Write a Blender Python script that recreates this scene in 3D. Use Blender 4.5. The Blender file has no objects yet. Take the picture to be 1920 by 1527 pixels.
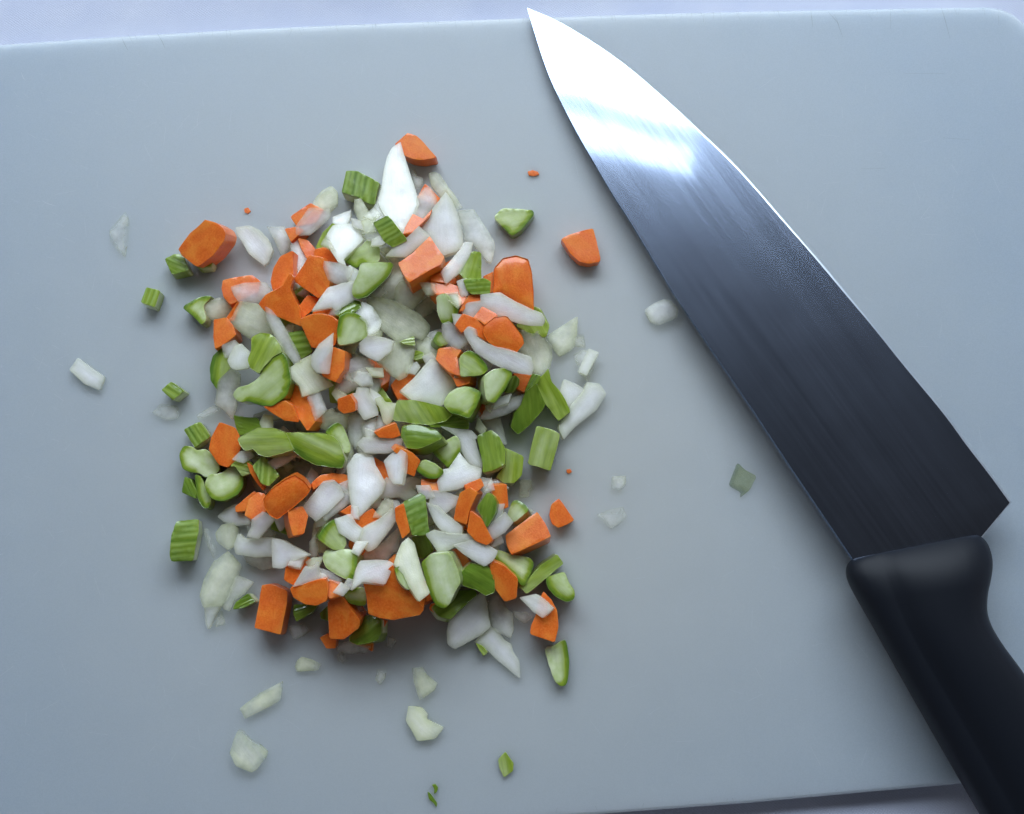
import bpy, bmesh, math, random
import numpy as np
from mathutils import Vector, Matrix, noise
from mathutils.geometry import delaunay_2d_cdt

scene = bpy.context.scene
col = scene.collection
MM = 0.001

# ---------------------------------------------------------------- camera
TILT, DIST, FPX = math.radians(10.0), 0.352, 2262.0
cam_data = bpy.data.cameras.new("camera")
cam = bpy.data.objects.new("camera", cam_data)
col.objects.link(cam)
cam.location = (0.0, -DIST * math.sin(TILT), DIST * math.cos(TILT))
cam.rotation_euler = (TILT, 0, 0)
cam_data.sensor_width = 36.0
cam_data.lens = FPX * 36.0 / 1920.0
cam_data.clip_start = 0.01
cam_data.clip_end = 50.0
scene.camera = cam

# ---------------------------------------------------------------- light
world = bpy.data.worlds.new("World")
scene.world = world
world.use_nodes = True
bg = world.node_tree.nodes["Background"]
bg.inputs["Color"].default_value = (1.0, 0.93, 0.92, 1)      # dim room, slightly warm
bg.inputs["Strength"].default_value = 0.026


def window_lamp(name, x0, x1, z0, z1, radiance, y=0.55):
    """one daylit window pane behind the board, as an area lamp facing the table"""
    ld = bpy.data.lights.new(name, 'AREA')
    ld.shape = 'RECTANGLE'
    ld.size, ld.size_y = x1 - x0, z1 - z0
    ld.energy = radiance * math.pi * (x1 - x0) * (z1 - z0)
    ld.color = (0.77, 0.88, 1.0)
    o = bpy.data.objects.new(name, ld)
    o.location = ((x0 + x1) / 2, y, (z0 + z1) / 2)
    o.rotation_euler = (math.radians(-90), 0, 0)
    col.objects.link(o)
    return o


window_lamp("window_lower_pane", -0.48, 0.52, 0.30, 0.802, 8.2)
window_lamp("window_upper_pane", -0.48, 0.192, 0.858, 0.955, 4.8)


def fill_lamp(name, loc, rot, w, h, radiance):
    """weak unseen area lamp, added a good metre away to fill the shadows"""
    ld = bpy.data.lights.new(name, 'AREA')
    ld.shape = 'RECTANGLE'
    ld.size, ld.size_y = w, h
    ld.energy = radiance * math.pi * w * h
    ld.color = (0.84, 0.90, 1.0)
    o = bpy.data.objects.new(name, ld)
    o.location, o.rotation_euler = loc, rot
    col.objects.link(o)


fill_lamp("left_fill_light", (-1.25, 0.0, 0.55), (0, math.radians(-90), 0), 0.9, 1.6, 0.50)  # side and back fills, added only to soften the shadows
fill_lamp("right_fill_light", (1.25, 0.0, 0.55), (0, math.radians(90), 0), 0.9, 1.6, 0.50)
fill_lamp("far_fill_light", (0.0, -1.5, 0.55), (math.radians(90), 0, 0), 1.8, 0.9, 0.38)

vs = scene.view_settings
vs.view_transform = 'Standard'
vs.look = 'None'
vs.exposure = 0.0
vs.gamma = 1.0
vs.use_curve_mapping = False
scene.cycles.use_denoising = True
scene.cycles.max_bounces = 10
scene.cycles.transparent_max_bounces = 24
scene.cycles.sample_clamp_indirect = 6.0


# ---------------------------------------------------------------- materials
class NT:
    """small helper around a material's node tree"""

    def __init__(self, name):
        self.m = bpy.data.materials.new(name)
        self.m.use_nodes = True
        self.t = self.m.node_tree
        self.t.nodes.clear()
        self.out = self.n('ShaderNodeOutputMaterial')

    def n(self, kind, **kw):
        x = self.t.nodes.new(kind)
        for k, v in kw.items():
            if k.startswith('i_'):
                x.inputs[k[2:].replace('_', ' ')].default_value = v
            else:
                setattr(x, k, v)
        return x

    def l(self, a, b):
        self.t.links.new(a, b)

    def coord(self, scale=(1, 1, 1), rot=(0, 0, 0)):
        tc = self.n('ShaderNodeTexCoord')
        mp = self.n('ShaderNodeMapping')
        oi = self.n('ShaderNodeObjectInfo')
        add = self.n('ShaderNodeVectorMath', operation='ADD')
        mul = self.n('ShaderNodeMath', operation='MULTIPLY')
        mul.inputs[1].default_value = 37.0
        self.l(oi.outputs['Random'], mul.inputs[0])
        mp.inputs['Scale'].default_value = scale
        mp.inputs['Rotation'].default_value = rot
        self.l(tc.outputs['Object'], mp.inputs['Vector'])
        self.l(mp.outputs['Vector'], add.inputs[0])
        self.l(mul.outputs[0], add.inputs[1])
        return add.outputs[0]

    def noise(self, vec, scale, detail=3.0, rough=0.55):
        x = self.n('ShaderNodeTexNoise')
        x.inputs['Scale'].default_value = scale
        x.inputs['Detail'].default_value = detail
        x.inputs['Roughness'].default_value = rough
        self.l(vec, x.inputs['Vector'])
        return x.outputs['Fac']

    def ramp(self, fac, stops):
        x = self.n('ShaderNodeValToRGB')
        e = x.color_ramp.elements
        while len(e) < len(stops):
            e.new(0.5)
        for i, (p, c) in enumerate(stops):
            e[i].position = p
            e[i].color = (*c, 1) if len(c) == 3 else c
        self.l(fac, x.inputs['Fac'])
        return x.outputs['Color']

    def mix(self, fac, a, b, blend='MIX'):
        x = self.n('ShaderNodeMix', data_type='RGBA', blend_type=blend)
        for sock, v in ((x.inputs[0], fac), (x.inputs[6], a), (x.inputs[7], b)):
            if hasattr(v, 'is_linked'):
                self.l(v, sock)
            else:
                sock.default_value = v if isinstance(v, (int, float)) else (*v, 1)
        return x.outputs[2]

    def attr(self, name):
        x = self.n('ShaderNodeAttribute', attribute_name=name)
        return x.outputs

    def bump(self, h, strength, dist):
        x = self.n('ShaderNodeBump')
        x.inputs['Strength'].default_value = strength
        x.inputs['Distance'].default_value = dist
        self.l(h, x.inputs['Height'])
        return x.outputs['Normal']

    def pbsdf(self, color, rough=0.5, spec=0.5, normal=None, sss=0.0, radius=(1, 1, 1), sscale=0.002, metal=0.0, coat=0.0):
        p = self.n('ShaderNodeBsdfPrincipled')
        if hasattr(color, 'is_linked'):
            self.l(color, p.inputs['Base Color'])
        else:
            p.inputs['Base Color'].default_value = (*color, 1)
        if hasattr(rough, 'is_linked'):
            self.l(rough, p.inputs['Roughness'])
        else:
            p.inputs['Roughness'].default_value = rough
        p.inputs['Specular IOR Level'].default_value = spec
        p.inputs['Metallic'].default_value = metal
        p.inputs['Subsurface Weight'].default_value = sss
        p.inputs['Subsurface Radius'].default_value = radius
        p.inputs['Subsurface Scale'].default_value = sscale
        p.inputs['Coat Weight'].default_value = coat
        p.inputs['Coat Roughness'].default_value = 0.09
        if normal is not None:
            self.l(normal, p.inputs['Normal'])
        return p

    def done(self, shader):
        self.l(shader, self.out.inputs['Surface'])
        return self.m


def make_carrot():
    t = NT("carrot_flesh")
    v = t.coord()
    big = t.noise(v, 260, 3)
    fine = t.noise(v, 1900, 3, 0.65)
    c = t.ramp(big, [(0.30, (0.72, 0.118, 0.006)), (0.55, (0.81, 0.168, 0.010)), (0.72, (0.88, 0.26, 0.026))])
    c = t.mix(0.30, c, t.ramp(fine, [(0.35, (0.64, 0.090, 0.006)), (0.62, (0.90, 0.26, 0.05))]))
    core = t.noise(t.coord((0.35, 1, 1)), 210, 2)
    c = t.mix(t.ramp(core, [(0.52, (0,) * 3), (0.70, (0.55,) * 3)]), c, (0.86, 0.30, 0.04))
    r = t.ramp(fine, [(0.3, (0.32,) * 3), (0.7, (0.52,) * 3)])
    p = t.pbsdf(c, r, 0.45, t.bump(fine, 0.3, 0.00025), 0.30, (1.0, 0.4, 0.12), 0.0016, coat=0.45)
    return t.done(p.outputs[0])


def make_celery(name, film=0.0):
    t = NT(name)
    v = t.coord()
    vf = t.coord((0.22, 1, 1))
    skin = t.attr('skin')['Fac']
    rib = t.attr('rib')['Fac']
    n1 = t.noise(v, 330, 3)
    fib = t.noise(t.coord((0.10, 1, 1)), 900, 3, 0.65)
    flesh = t.ramp(n1, [(0.3, (0.60, 0.70, 0.36)), (0.7, (0.80, 0.86, 0.62))])
    green = t.ramp(fib, [(0.30, (0.19, 0.275, 0.017)), (0.70, (0.33, 0.42, 0.048))])
    deep = t.ramp(fib, [(0.30, (0.065, 0.14, 0.010)), (0.70, (0.13, 0.24, 0.024))])
    blot = t.n('ShaderNodeMath', operation='MULTIPLY_ADD', use_clamp=True)
    t.l(t.noise(vf, 170, 2), blot.inputs[0])
    blot.inputs[1].default_value = 0.80
    sub = t.n('ShaderNodeMath', operation='SUBTRACT')
    t.l(skin, sub.inputs[0])
    sub.inputs[1].default_value = 0.40
    t.l(sub.outputs[0], blot.inputs[2])
    skin = blot.outputs[0]
    half = t.n('ShaderNodeMapRange')
    half.inputs['From Min'].default_value = 0.0
    half.inputs['From Max'].default_value = 0.5
    t.l(skin, half.inputs['Value'])
    up = t.n('ShaderNodeMapRange')
    up.inputs['From Min'].default_value = 0.5
    up.inputs['From Max'].default_value = 1.0
    t.l(skin, up.inputs['Value'])
    c = t.mix(half.outputs[0], flesh, green)
    c = t.mix(up.outputs[0], c, deep)
    c = t.mix(rib, c, (0.50, 0.70, 0.28))
    p = t.pbsdf(c, 0.30, 0.5, t.bump(fib, 0.25, 0.0003), 0.40, (0.8, 1.0, 0.4), 0.0018, coat=0.6)
    sh = p.outputs[0]
    if film:
        tr = t.n('ShaderNodeBsdfTransparent')
        m = t.n('ShaderNodeMixShader')
        m.inputs[0].default_value = film
        t.l(sh, m.inputs[1])
        t.l(tr.outputs[0], m.inputs[2])
        sh = m.outputs[0]
    return t.done(sh)


def make_onion(name, tint, clear):
    """pearly onion flesh; clear = how much of what lies under it shows through"""
    t = NT(name)
    v = t.coord((0.25, 1, 1))
    vi = t.coord()
    vein = t.noise(t.coord((0.12, 1, 1)), 1100, 3, 0.6)
    mott = t.noise(vi, 240, 3)
    a = tuple(x * 0.93 for x in tint)
    c = t.ramp(mott, [(0.3, a), (0.7, tuple(min(0.95, x * 1.06) for x in tint))])
    c = t.mix(0.25, c, t.ramp(vein, [(0.35, tuple(x * 0.86 for x in tint)), (0.65, (0.96, 0.96, 0.95))]))
    sparkle = t.noise(vi, 2600, 2, 0.6)
    thin = t.attr('thin')['Fac']
    c = t.mix(t.ramp(thin, [(0.1, (0,) * 3), (1.0, (0.8,) * 3)]), c, tuple(x * y for x, y in zip(tint, (0.95, 1.0, 0.72))))
    p = t.pbsdf(c, 0.30, 0.5, t.bump(t.mix(0.45, vein, sparkle), 0.5, 0.00035), 0.6, (1.0, 1.0, 0.9), 0.0022, coat=0.6)
    tr = t.n('ShaderNodeBsdfTransparent')
    tr.inputs[0].default_value = (0.97, 0.97, 0.94, 1)
    m = t.n('ShaderNodeMixShader')
    # thicker, cloudier patches let less through
    cl = t.n('ShaderNodeMath', operation='MULTIPLY_ADD', use_clamp=True)
    t.l(thin, cl.inputs[0])
    cl.inputs[1].default_value = 0.42
    t.l(t.ramp(mott, [(0.3, (min(1, clear * 1.25),) * 3), (0.7, (clear * 0.7,) * 3)]), cl.inputs[2])
    t.l(cl.outputs[0], m.inputs[0])
    t.l(p.outputs[0], m.inputs[1])
    t.l(tr.outputs[0], m.inputs[2])
    return t.done(m.outputs[0])


TINT = {'n': (0.95, 0.95, 0.93), 'g': (0.90, 0.93, 0.72), 'p': (0.95, 0.90, 0.93)}
CLEAR = {'w': 0.18, 't': 0.44, 'f': 0.60}
ONION = {a + b: make_onion("onion_flesh_" + {'w': 'pearly', 't': 'glassy', 'f': 'filmy'}[a] + {'n': '', 'g': '_greenish', 'p': '_pinkish'}[b],
                           TINT[b], CLEAR[a]) for a in 'wtf' for b in 'ngp'}
CARROT = make_carrot()
CELERY = make_celery("celery_stalk")
CELERY_FILM = make_celery("celery_film", 0.72)


def make_board():
    t = NT("milky_plastic")
    v = t.coord()
    big = t.noise(v, 14, 3)
    mid = t.noise(v, 90, 4, 0.6)
    grain = t.noise(v, 2600, 2, 0.7)
    c = t.ramp(big, [(0.3, (0.365, 0.438, 0.516)), (0.7, (0.400, 0.464, 0.528))])
    c = t.mix(0.30, c, t.ramp(mid, [(0.3, (0.365, 0.435, 0.510)), (0.7, (0.406, 0.470, 0.531))]))
    c = t.mix(0.22, c, t.ramp(grain, [(0.35, (0.321, 0.375, 0.418)), (0.65, (0.505, 0.557, 0.600))]))
    # milky glow round the heap and dimmer, bluer edges painted into the colour
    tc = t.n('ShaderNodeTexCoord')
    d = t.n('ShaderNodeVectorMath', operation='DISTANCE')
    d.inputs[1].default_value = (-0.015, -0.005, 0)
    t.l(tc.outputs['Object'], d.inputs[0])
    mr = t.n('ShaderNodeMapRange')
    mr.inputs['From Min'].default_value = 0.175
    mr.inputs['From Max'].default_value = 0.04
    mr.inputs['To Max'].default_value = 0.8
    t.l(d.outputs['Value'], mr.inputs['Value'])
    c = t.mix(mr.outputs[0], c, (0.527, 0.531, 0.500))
    r = t.ramp(mid, [(0.3, (0.36,) * 3), (0.7, (0.52,) * 3)])
    p = t.pbsdf(c, r, 0.4, t.bump(grain, 0.10, 0.0001), 0.92, (1.0, 0.95, 0.85), 0.014)
    return t.done(p.outputs[0])


def make_cloth():
    t = NT("white_woven_cotton")
    tc = t.n('ShaderNodeTexCoord')
    mp = t.n('ShaderNodeMapping')
    mp.inputs['Rotation'].default_value = (0, 0, 0.6)
    t.l(tc.outputs['Object'], mp.inputs['Vector'])
    w1 = t.n('ShaderNodeTexWave', wave_type='BANDS', bands_direction='X')
    w1.inputs['Scale'].default_value = 480
    w1.inputs['Distortion'].default_value = 1.2
    w1.inputs['Detail Scale'].default_value = 3
    w2 = t.n('ShaderNodeTexWave', wave_type='BANDS', bands_direction='Y')
    w2.inputs['Scale'].default_value = 480
    w2.inputs['Distortion'].default_value = 1.2
    for w in (w1, w2):
        t.l(mp.outputs[0], w.inputs['Vector'])
    weave = t.mix(0.5, w1.outputs['Color'], w2.outputs['Color'])
    n = t.noise(tc.outputs['Object'], 40, 4)
    c = t.ramp(n, [(0.3, (0.53, 0.57, 0.71)), (0.7, (0.60, 0.63, 0.74))])
    p = t.pbsdf(c, 0.9, 0.15, t.bump(weave, 0.35, 0.0003))
    return t.done(p.outputs[0])


def make_steel(name, base=(0.39, 0.47, 0.63), sharp=0.075, soft=0.24, wide=0.40):
    t = NT(name)
    tc = t.n('ShaderNodeTexCoord')
    mp = t.n('ShaderNodeMapping')
    mp.inputs['Scale'].default_value = (0.02, 1, 1)
    t.l(tc.outputs['Object'], mp.inputs['Vector'])
    streak = t.noise(mp.outputs[0], 900, 3, 0.6)
    broad = t.noise(mp.outputs[0], 130, 3, 0.6)
    spots = t.noise(tc.outputs['Object'], 60, 3)
    c = t.ramp(broad, [(0.3, tuple(x * 0.90 for x in base)), (0.7, tuple(x * 1.06 for x in base))])
    c = t.mix(0.35, c, t.ramp(streak, [(0.35, tuple(x * 0.7 for x in base)), (0.65, tuple(min(1, x * 1.25) for x in base))]))
    g1 = t.n('ShaderNodeBsdfGlossy')
    g1.inputs['Roughness'].default_value = sharp
    g2 = t.n('ShaderNodeBsdfGlossy')
    t.l(t.ramp(spots, [(0.3, (soft * 0.97,) * 3), (0.7, (soft * 1.03,) * 3)]), g2.inputs['Roughness'])
    m = t.n('ShaderNodeMixShader')
    m.inputs[0].default_value = wide
    for g in (g1, g2):
        t.l(c, g.inputs['Color'])
    t.l(g1.outputs[0], m.inputs[1])
    t.l(g2.outputs[0], m.inputs[2])
    return t.done(m.outputs[0])


def make_handle():
    t = NT("black_moulded_plastic")
    v = t.coord()
    g = t.noise(v, 3200, 2)
    p = t.pbsdf((0.006, 0.008, 0.013), 0.50, 0.22, t.bump(g, 0.15, 0.0001))
    return t.done(p.outputs[0])


def plain(name, c, rough=0.6):
    t = NT(name)
    return t.done(t.pbsdf(c, rough, 0.3).outputs[0])


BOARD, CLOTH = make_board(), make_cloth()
STEEL = make_steel("brushed_steel")
EDGE = make_steel("ground_steel_edge", (0.50, 0.55, 0.62), 0.28, 0.45, 0.6)
HANDLE = make_handle()
DARK_CUT = plain("grimy_cut", (0.22, 0.25, 0.27))
PALE_CUT = plain("pale_scratch", (0.56, 0.60, 0.63), 0.35)


# ---------------------------------------------------------------- helpers
def link(name, me, mat, parent=None, matrix=None):
    o = bpy.data.objects.new(name, me)
    col.objects.link(o)
    me.materials.append(mat)
    if matrix is not None:
        o.matrix_world = matrix
    if parent is not None:
        o.parent = parent
    return o


def tag(o, label, cat=None, group=None, kind=None):
    o["label"] = label
    if cat:
        o["category"] = cat
    if group:
        o["group"] = group
    if kind:
        o["kind"] = kind
    return o


def frame(loc, ax, n):
    ax, n = Vector(ax), Vector(n).normalized()
    ax = (ax - n * ax.dot(n)).normalized()
    ay = n.cross(ax)
    m = Matrix((ax, ay, n)).transposed().to_4x4()
    m.translation = Vector(loc)
    return m


def mesh_from(name, verts, faces, smooth=True, crease=None):
    me = bpy.data.meshes.new(name)
    me.from_pydata([tuple(v) for v in verts], [], faces)
    bm = bmesh.new()
    bm.from_mesh(me)
    bmesh.ops.recalc_face_normals(bm, faces=bm.faces)
    bm.to_mesh(me)
    bm.free()
    if smooth:
        me.polygons.foreach_set("use_smooth", [True] * len(me.polygons))
        if crease:
            me.set_sharp_from_angle(angle=math.radians(crease))
    me.update()
    return me


def resample(P, step):
    P = np.asarray(P, float)
    Q = np.vstack([P, P[:1]])
    seg = np.hypot(*np.diff(Q, axis=0).T)
    s = np.concatenate([[0], np.cumsum(seg)])
    n = max(8, int(round(s[-1] / step)))
    t = np.linspace(0, s[-1], n, endpoint=False)
    return np.stack([np.interp(t, s, Q[:, 0]), np.interp(t, s, Q[:, 1])], 1)


def soften(P, ratio, cap):
    P = np.asarray(P, float)
    out = []
    n = len(P)
    for i in range(n):
        a, b, c = P[i - 1], P[i], P[(i + 1) % n]
        for q in (a, c):
            d = q - b
            L = math.hypot(*d)
            f = min(ratio * L, cap) / max(L, 1e-9)
            out.append(b + d * f)
    return np.array(out)


def seg_dist(pts, A, B):
    """distance of each point to each segment A[i]-B[i], the least of them"""
    d = B - A
    L2 = (d ** 2).sum(1) + 1e-12
    w = pts[:, None, :] - A[None]
    t = np.clip((w * d[None]).sum(2) / L2[None], 0, 1)
    q = w - t[:, :, None] * d[None]
    return np.sqrt((q ** 2).sum(2)).min(1)


def in_poly(pts, P):
    x, y = pts[:, 0], pts[:, 1]
    r = np.zeros(len(pts), bool)
    j = len(P) - 1
    for i in range(len(P)):
        dy = P[j][1] - P[i][1]
        if abs(dy) > 1e-12:
            r ^= ((P[i][1] > y) != (P[j][1] > y)) & (x < (P[j][0] - P[i][0]) * (y - P[i][1]) / dy + P[i][0])
        j = i
    return r


# ---------------------------------------------------------------- setting: cloth, board
def build_cloth():
    N = 150
    S = 1.1
    verts, faces = [], []
    for j in range(N + 1):
        for i in range(N + 1):
            x, y = (i / N - 0.5) * S, (j / N - 0.5) * S
            z = (0.0022 if y < 0.12 else 0.006) * noise.noise(Vector((x * 9, y * 26, 1.7))) + 0.0012 * noise.noise(Vector((x * 30 + y * 14, y * 30, 4.1)))
            # lies flat under the board's weight
            k = min(1.0, max(0.0, max(abs(x + 0.01) - 0.14, abs(y - 0.01) - 0.105) / 0.04))
            verts.append((x, y, -0.0052 + (z - 0.0006) * k))
    for j in range(N):
        for i in range(N):
            a = j * (N + 1) + i
            faces.append((a, a + 1, a + N + 2, a + N + 1))
    me = mesh_from("tablecloth", verts, faces)
    o = link("tablecloth", me, CLOTH)
    tag(o, "white woven cotton cloth spread flat under the cutting board", "tablecloth")


def build_board():
    P = resample(np.array(BOARD_OUTLINE), 4.0)[:, :]
    rings = [(0.8, -5.0), (0.2, -4.7), (0.0, -4.2), (0.0, -1.0), (0.25, -0.35), (0.9, 0.0)]
    n = len(P)
    nxt, prv = np.roll(P, -1, 0), np.roll(P, 1, 0)
    tan = nxt - prv
    tan /= np.hypot(*tan.T)[:, None]
    nor = np.stack([-tan[:, 1], tan[:, 0]], 1)
    area = 0.5 * np.sum(P[:, 0] * nxt[:, 1] - P[:, 1] * nxt[:, 0])
    if area < 0:
        nor = -nor
    verts, faces = [], []
    for ins, z in rings:
        q = P + nor * ins
        verts += [(x * MM, y * MM, z * MM) for x, y in q]
    for r in range(len(rings) - 1):
        for i in range(n):
            j = (i + 1) % n
            faces.append((r * n + i, r * n + j, (r + 1) * n + j, (r + 1) * n + i))
    faces.append(tuple(range(n)))
    faces.append(tuple(range((len(rings) - 1) * n, len(rings) * n)))
    me = mesh_from("cutting_board", verts, faces)
    for p in me.polygons:
        if len(p.vertices) > 4:
            p.use_smooth = False
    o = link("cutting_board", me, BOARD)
    tag(o, "milky white plastic cutting board with knife scratches and rounded corners", "cutting board")
    # old cuts: one part for the grimy ones, one for the pale ones, too fine to pick apart
    for key, mat, w, name in (('d', DARK_CUT, 0.06, "grimy_cuts"), ('w', PALE_CUT, 0.075, "pale_scratches")):
        verts, faces = [], []
        for k, L in CUT_MARKS:
            if k != key:
                continue
            L = [Vector(p) for p in L]
            base = len(verts)
            for i, p in enumerate(L):
                d = (L[min(i + 1, len(L) - 1)] - L[max(i - 1, 0)]).normalized()
                s = Vector((-d.y, d.x)) * w * (0.35 if i in (0, len(L) - 1) else 1.0)
                verts += [((p + s).x * MM, (p + s).y * MM, 0.00003), ((p - s).x * MM, (p - s).y * MM, 0.00003)]
            for i in range(len(L) - 1):
                a = base + 2 * i
                faces.append((a, a + 1, a + 3, a + 2))
        c = link(name, mesh_from(name, verts, faces, False), mat, o)
        c["kind"] = "stuff"
    return o


# ---------------------------------------------------------------- the knife
def along(P, n, power=1.0):
    P = np.array(P, float)
    s = np.concatenate([[0], np.cumsum(np.linalg.norm(np.diff(P, axis=0), axis=1))])
    t = (np.linspace(0, 1, n) ** power) * s[-1]
    return np.stack([np.interp(t, s, P[:, k]) for k in range(3)], 1)


def smooth_line(P, it=2):
    P = np.array(P, float)
    for _ in range(it):
        Q = [P[0]]
        for a, b in zip(P[:-1], P[1:]):
            Q += [a * 0.75 + b * 0.25, a * 0.25 + b * 0.75]
        Q.append(P[-1])
        P = np.array(Q)
    return P


def build_knife():
    nrm = Vector(KNIFE_NORMAL).normalized()
    heel = Vector(KNIFE_TAIL[0]) * 0.5 + Vector(KNIFE_TAIL[1]) * 0.5
    tip = Vector(KNIFE_SPINE[0])
    mat = frame(heel * MM, tip - heel, nrm)
    inv = mat.inverted()
    root = bpy.data.objects.new("kitchen_knife", None)
    root.empty_display_size = 0.02
    col.objects.link(root)
    root.matrix_world = mat
    tag(root, "long chef's knife with black handle lying diagonally across the board", "knife")
    N = 70
    sp = along(smooth_line(KNIFE_SPINE), N)
    ed = along(smooth_line(KNIFE_EDGE), N)
    sp = np.vstack([sp, [KNIFE_TAIL[0]]])
    ed = np.vstack([ed, [KNIFE_TAIL[1]]])
    loc = lambda p: inv @ (Vector(p) * MM)
    S = [loc(p) for p in sp]
    E = [loc(p) for p in ed]
    M = len(S)
    verts, faces, ev, ef = [], [], [], []
    cols = 9
    for i in range(M):
        f = i / (M - 1)
        th = (0.20 + 0.75 * min(1, f * 1.5)) * MM          # half thickness at the spine, thinning to the tip
        d = E[i] - S[i]
        bev = 1.0 - min(0.25, 0.00055 / max(d.length, 1e-5))
        for side in (1, -1):
            for c in range(cols):
                u = c / (cols - 1) * bev
                # slightly hollow flat from spine to bevel
                h = th * (1 - u * 0.80) + 0.00022 * math.sin(math.pi * u) * min(1, f * 3)
                p = S[i] + d * u
                verts.append((p.x, p.y, p.z + side * h))
        b = S[i] + d * bev
        hb = th * (1 - bev * 0.80)
        ev += [(b.x, b.y, b.z + hb), (E[i].x, E[i].y, E[i].z + 0.00003), (b.x, b.y, b.z - hb)]
    R = 2 * cols
    for i in range(M - 1):
        for c in range(cols - 1):
            a = i * R + c
            faces.append((a, a + 1, a + R + 1, a + R))
            a += cols
            faces.append((a, a + R, a + R + 1, a + 1))
        faces.append((i * R, (i + 1) * R, (i + 1) * R + cols, i * R + cols))
        a = i * 3
        ef += [(a, a + 1, a + 4, a + 3), (a + 1, a + 2, a + 5, a + 4)]
    faces.append(tuple((M - 1) * R + c for c in range(cols)) + tuple((M - 1) * R + cols + c for c in reversed(range(cols))))
    blade = link("blade", mesh_from("blade", verts, faces, True, 35), STEEL, root)
    link("cutting_edge", mesh_from("cutting_edge", ev, ef, False), EDGE, blade)
    # handle: rounded sections between the left and right outline
    L = smooth_line(HANDLE_LEFT, 3)
    Rr = smooth_line(HANDLE_RIGHT, 3)
    K = 40
    verts, faces = [], []
    m = len(L)
    # half profile across the handle: spine facet, shallow groove, swelling cheek, belly
    prof = [(-1.0, 0.0), (-0.985, 0.26), (-0.93, 0.46), (-0.80, 0.58), (-0.68, 0.645), (-0.60, 0.655), (-0.53, 0.67), (-0.42, 0.80), (-0.25, 0.92),
            (0.0, 0.99), (0.25, 1.0), (0.50, 0.96), (0.70, 0.86), (0.85, 0.68), (0.95, 0.42), (1.0, 0.0)]
    px_ = np.array([p[0] for p in prof])
    pz_ = np.array([p[1] for p in prof])
    sect = [(x, z) for x, z in zip(px_, pz_)] + [(x, -z) for x, z in list(zip(px_, pz_))[-2:0:-1]]
    K = len(sect)
    start = (loc(L[0]) + loc(Rr[0])) / 2
    for i in range(m):
        a, b = loc(L[i]), loc(Rr[i])
        f = i / (m - 1)
        ctr = (a + b) / 2
        half = (b - a) / 2
        q = min(1.0, (ctr - start).length / 0.013)
        hz = 0.0104 * (0.52 + 0.48 * (q * (2 - q)) ** 0.9) * (1.0 if f < 0.9 else 1 - 0.5 * ((f - 0.9) / 0.1) ** 2)
        for x, z in sect:
            p = ctr + half * x
            verts.append((p.x, p.y, p.z + hz * z))
    for i in range(m - 1):
        for k in range(K):
            j = (k + 1) % K
            faces.append((i * K + k, i * K + j, (i + 1) * K + j, (i + 1) * K + k))
    faces.append(tuple(range(K)))
    faces.append(tuple(range((m - 1) * K, m * K)))
    link("handle", mesh_from("handle", verts, faces, True, 50), HANDLE, root)


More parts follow.
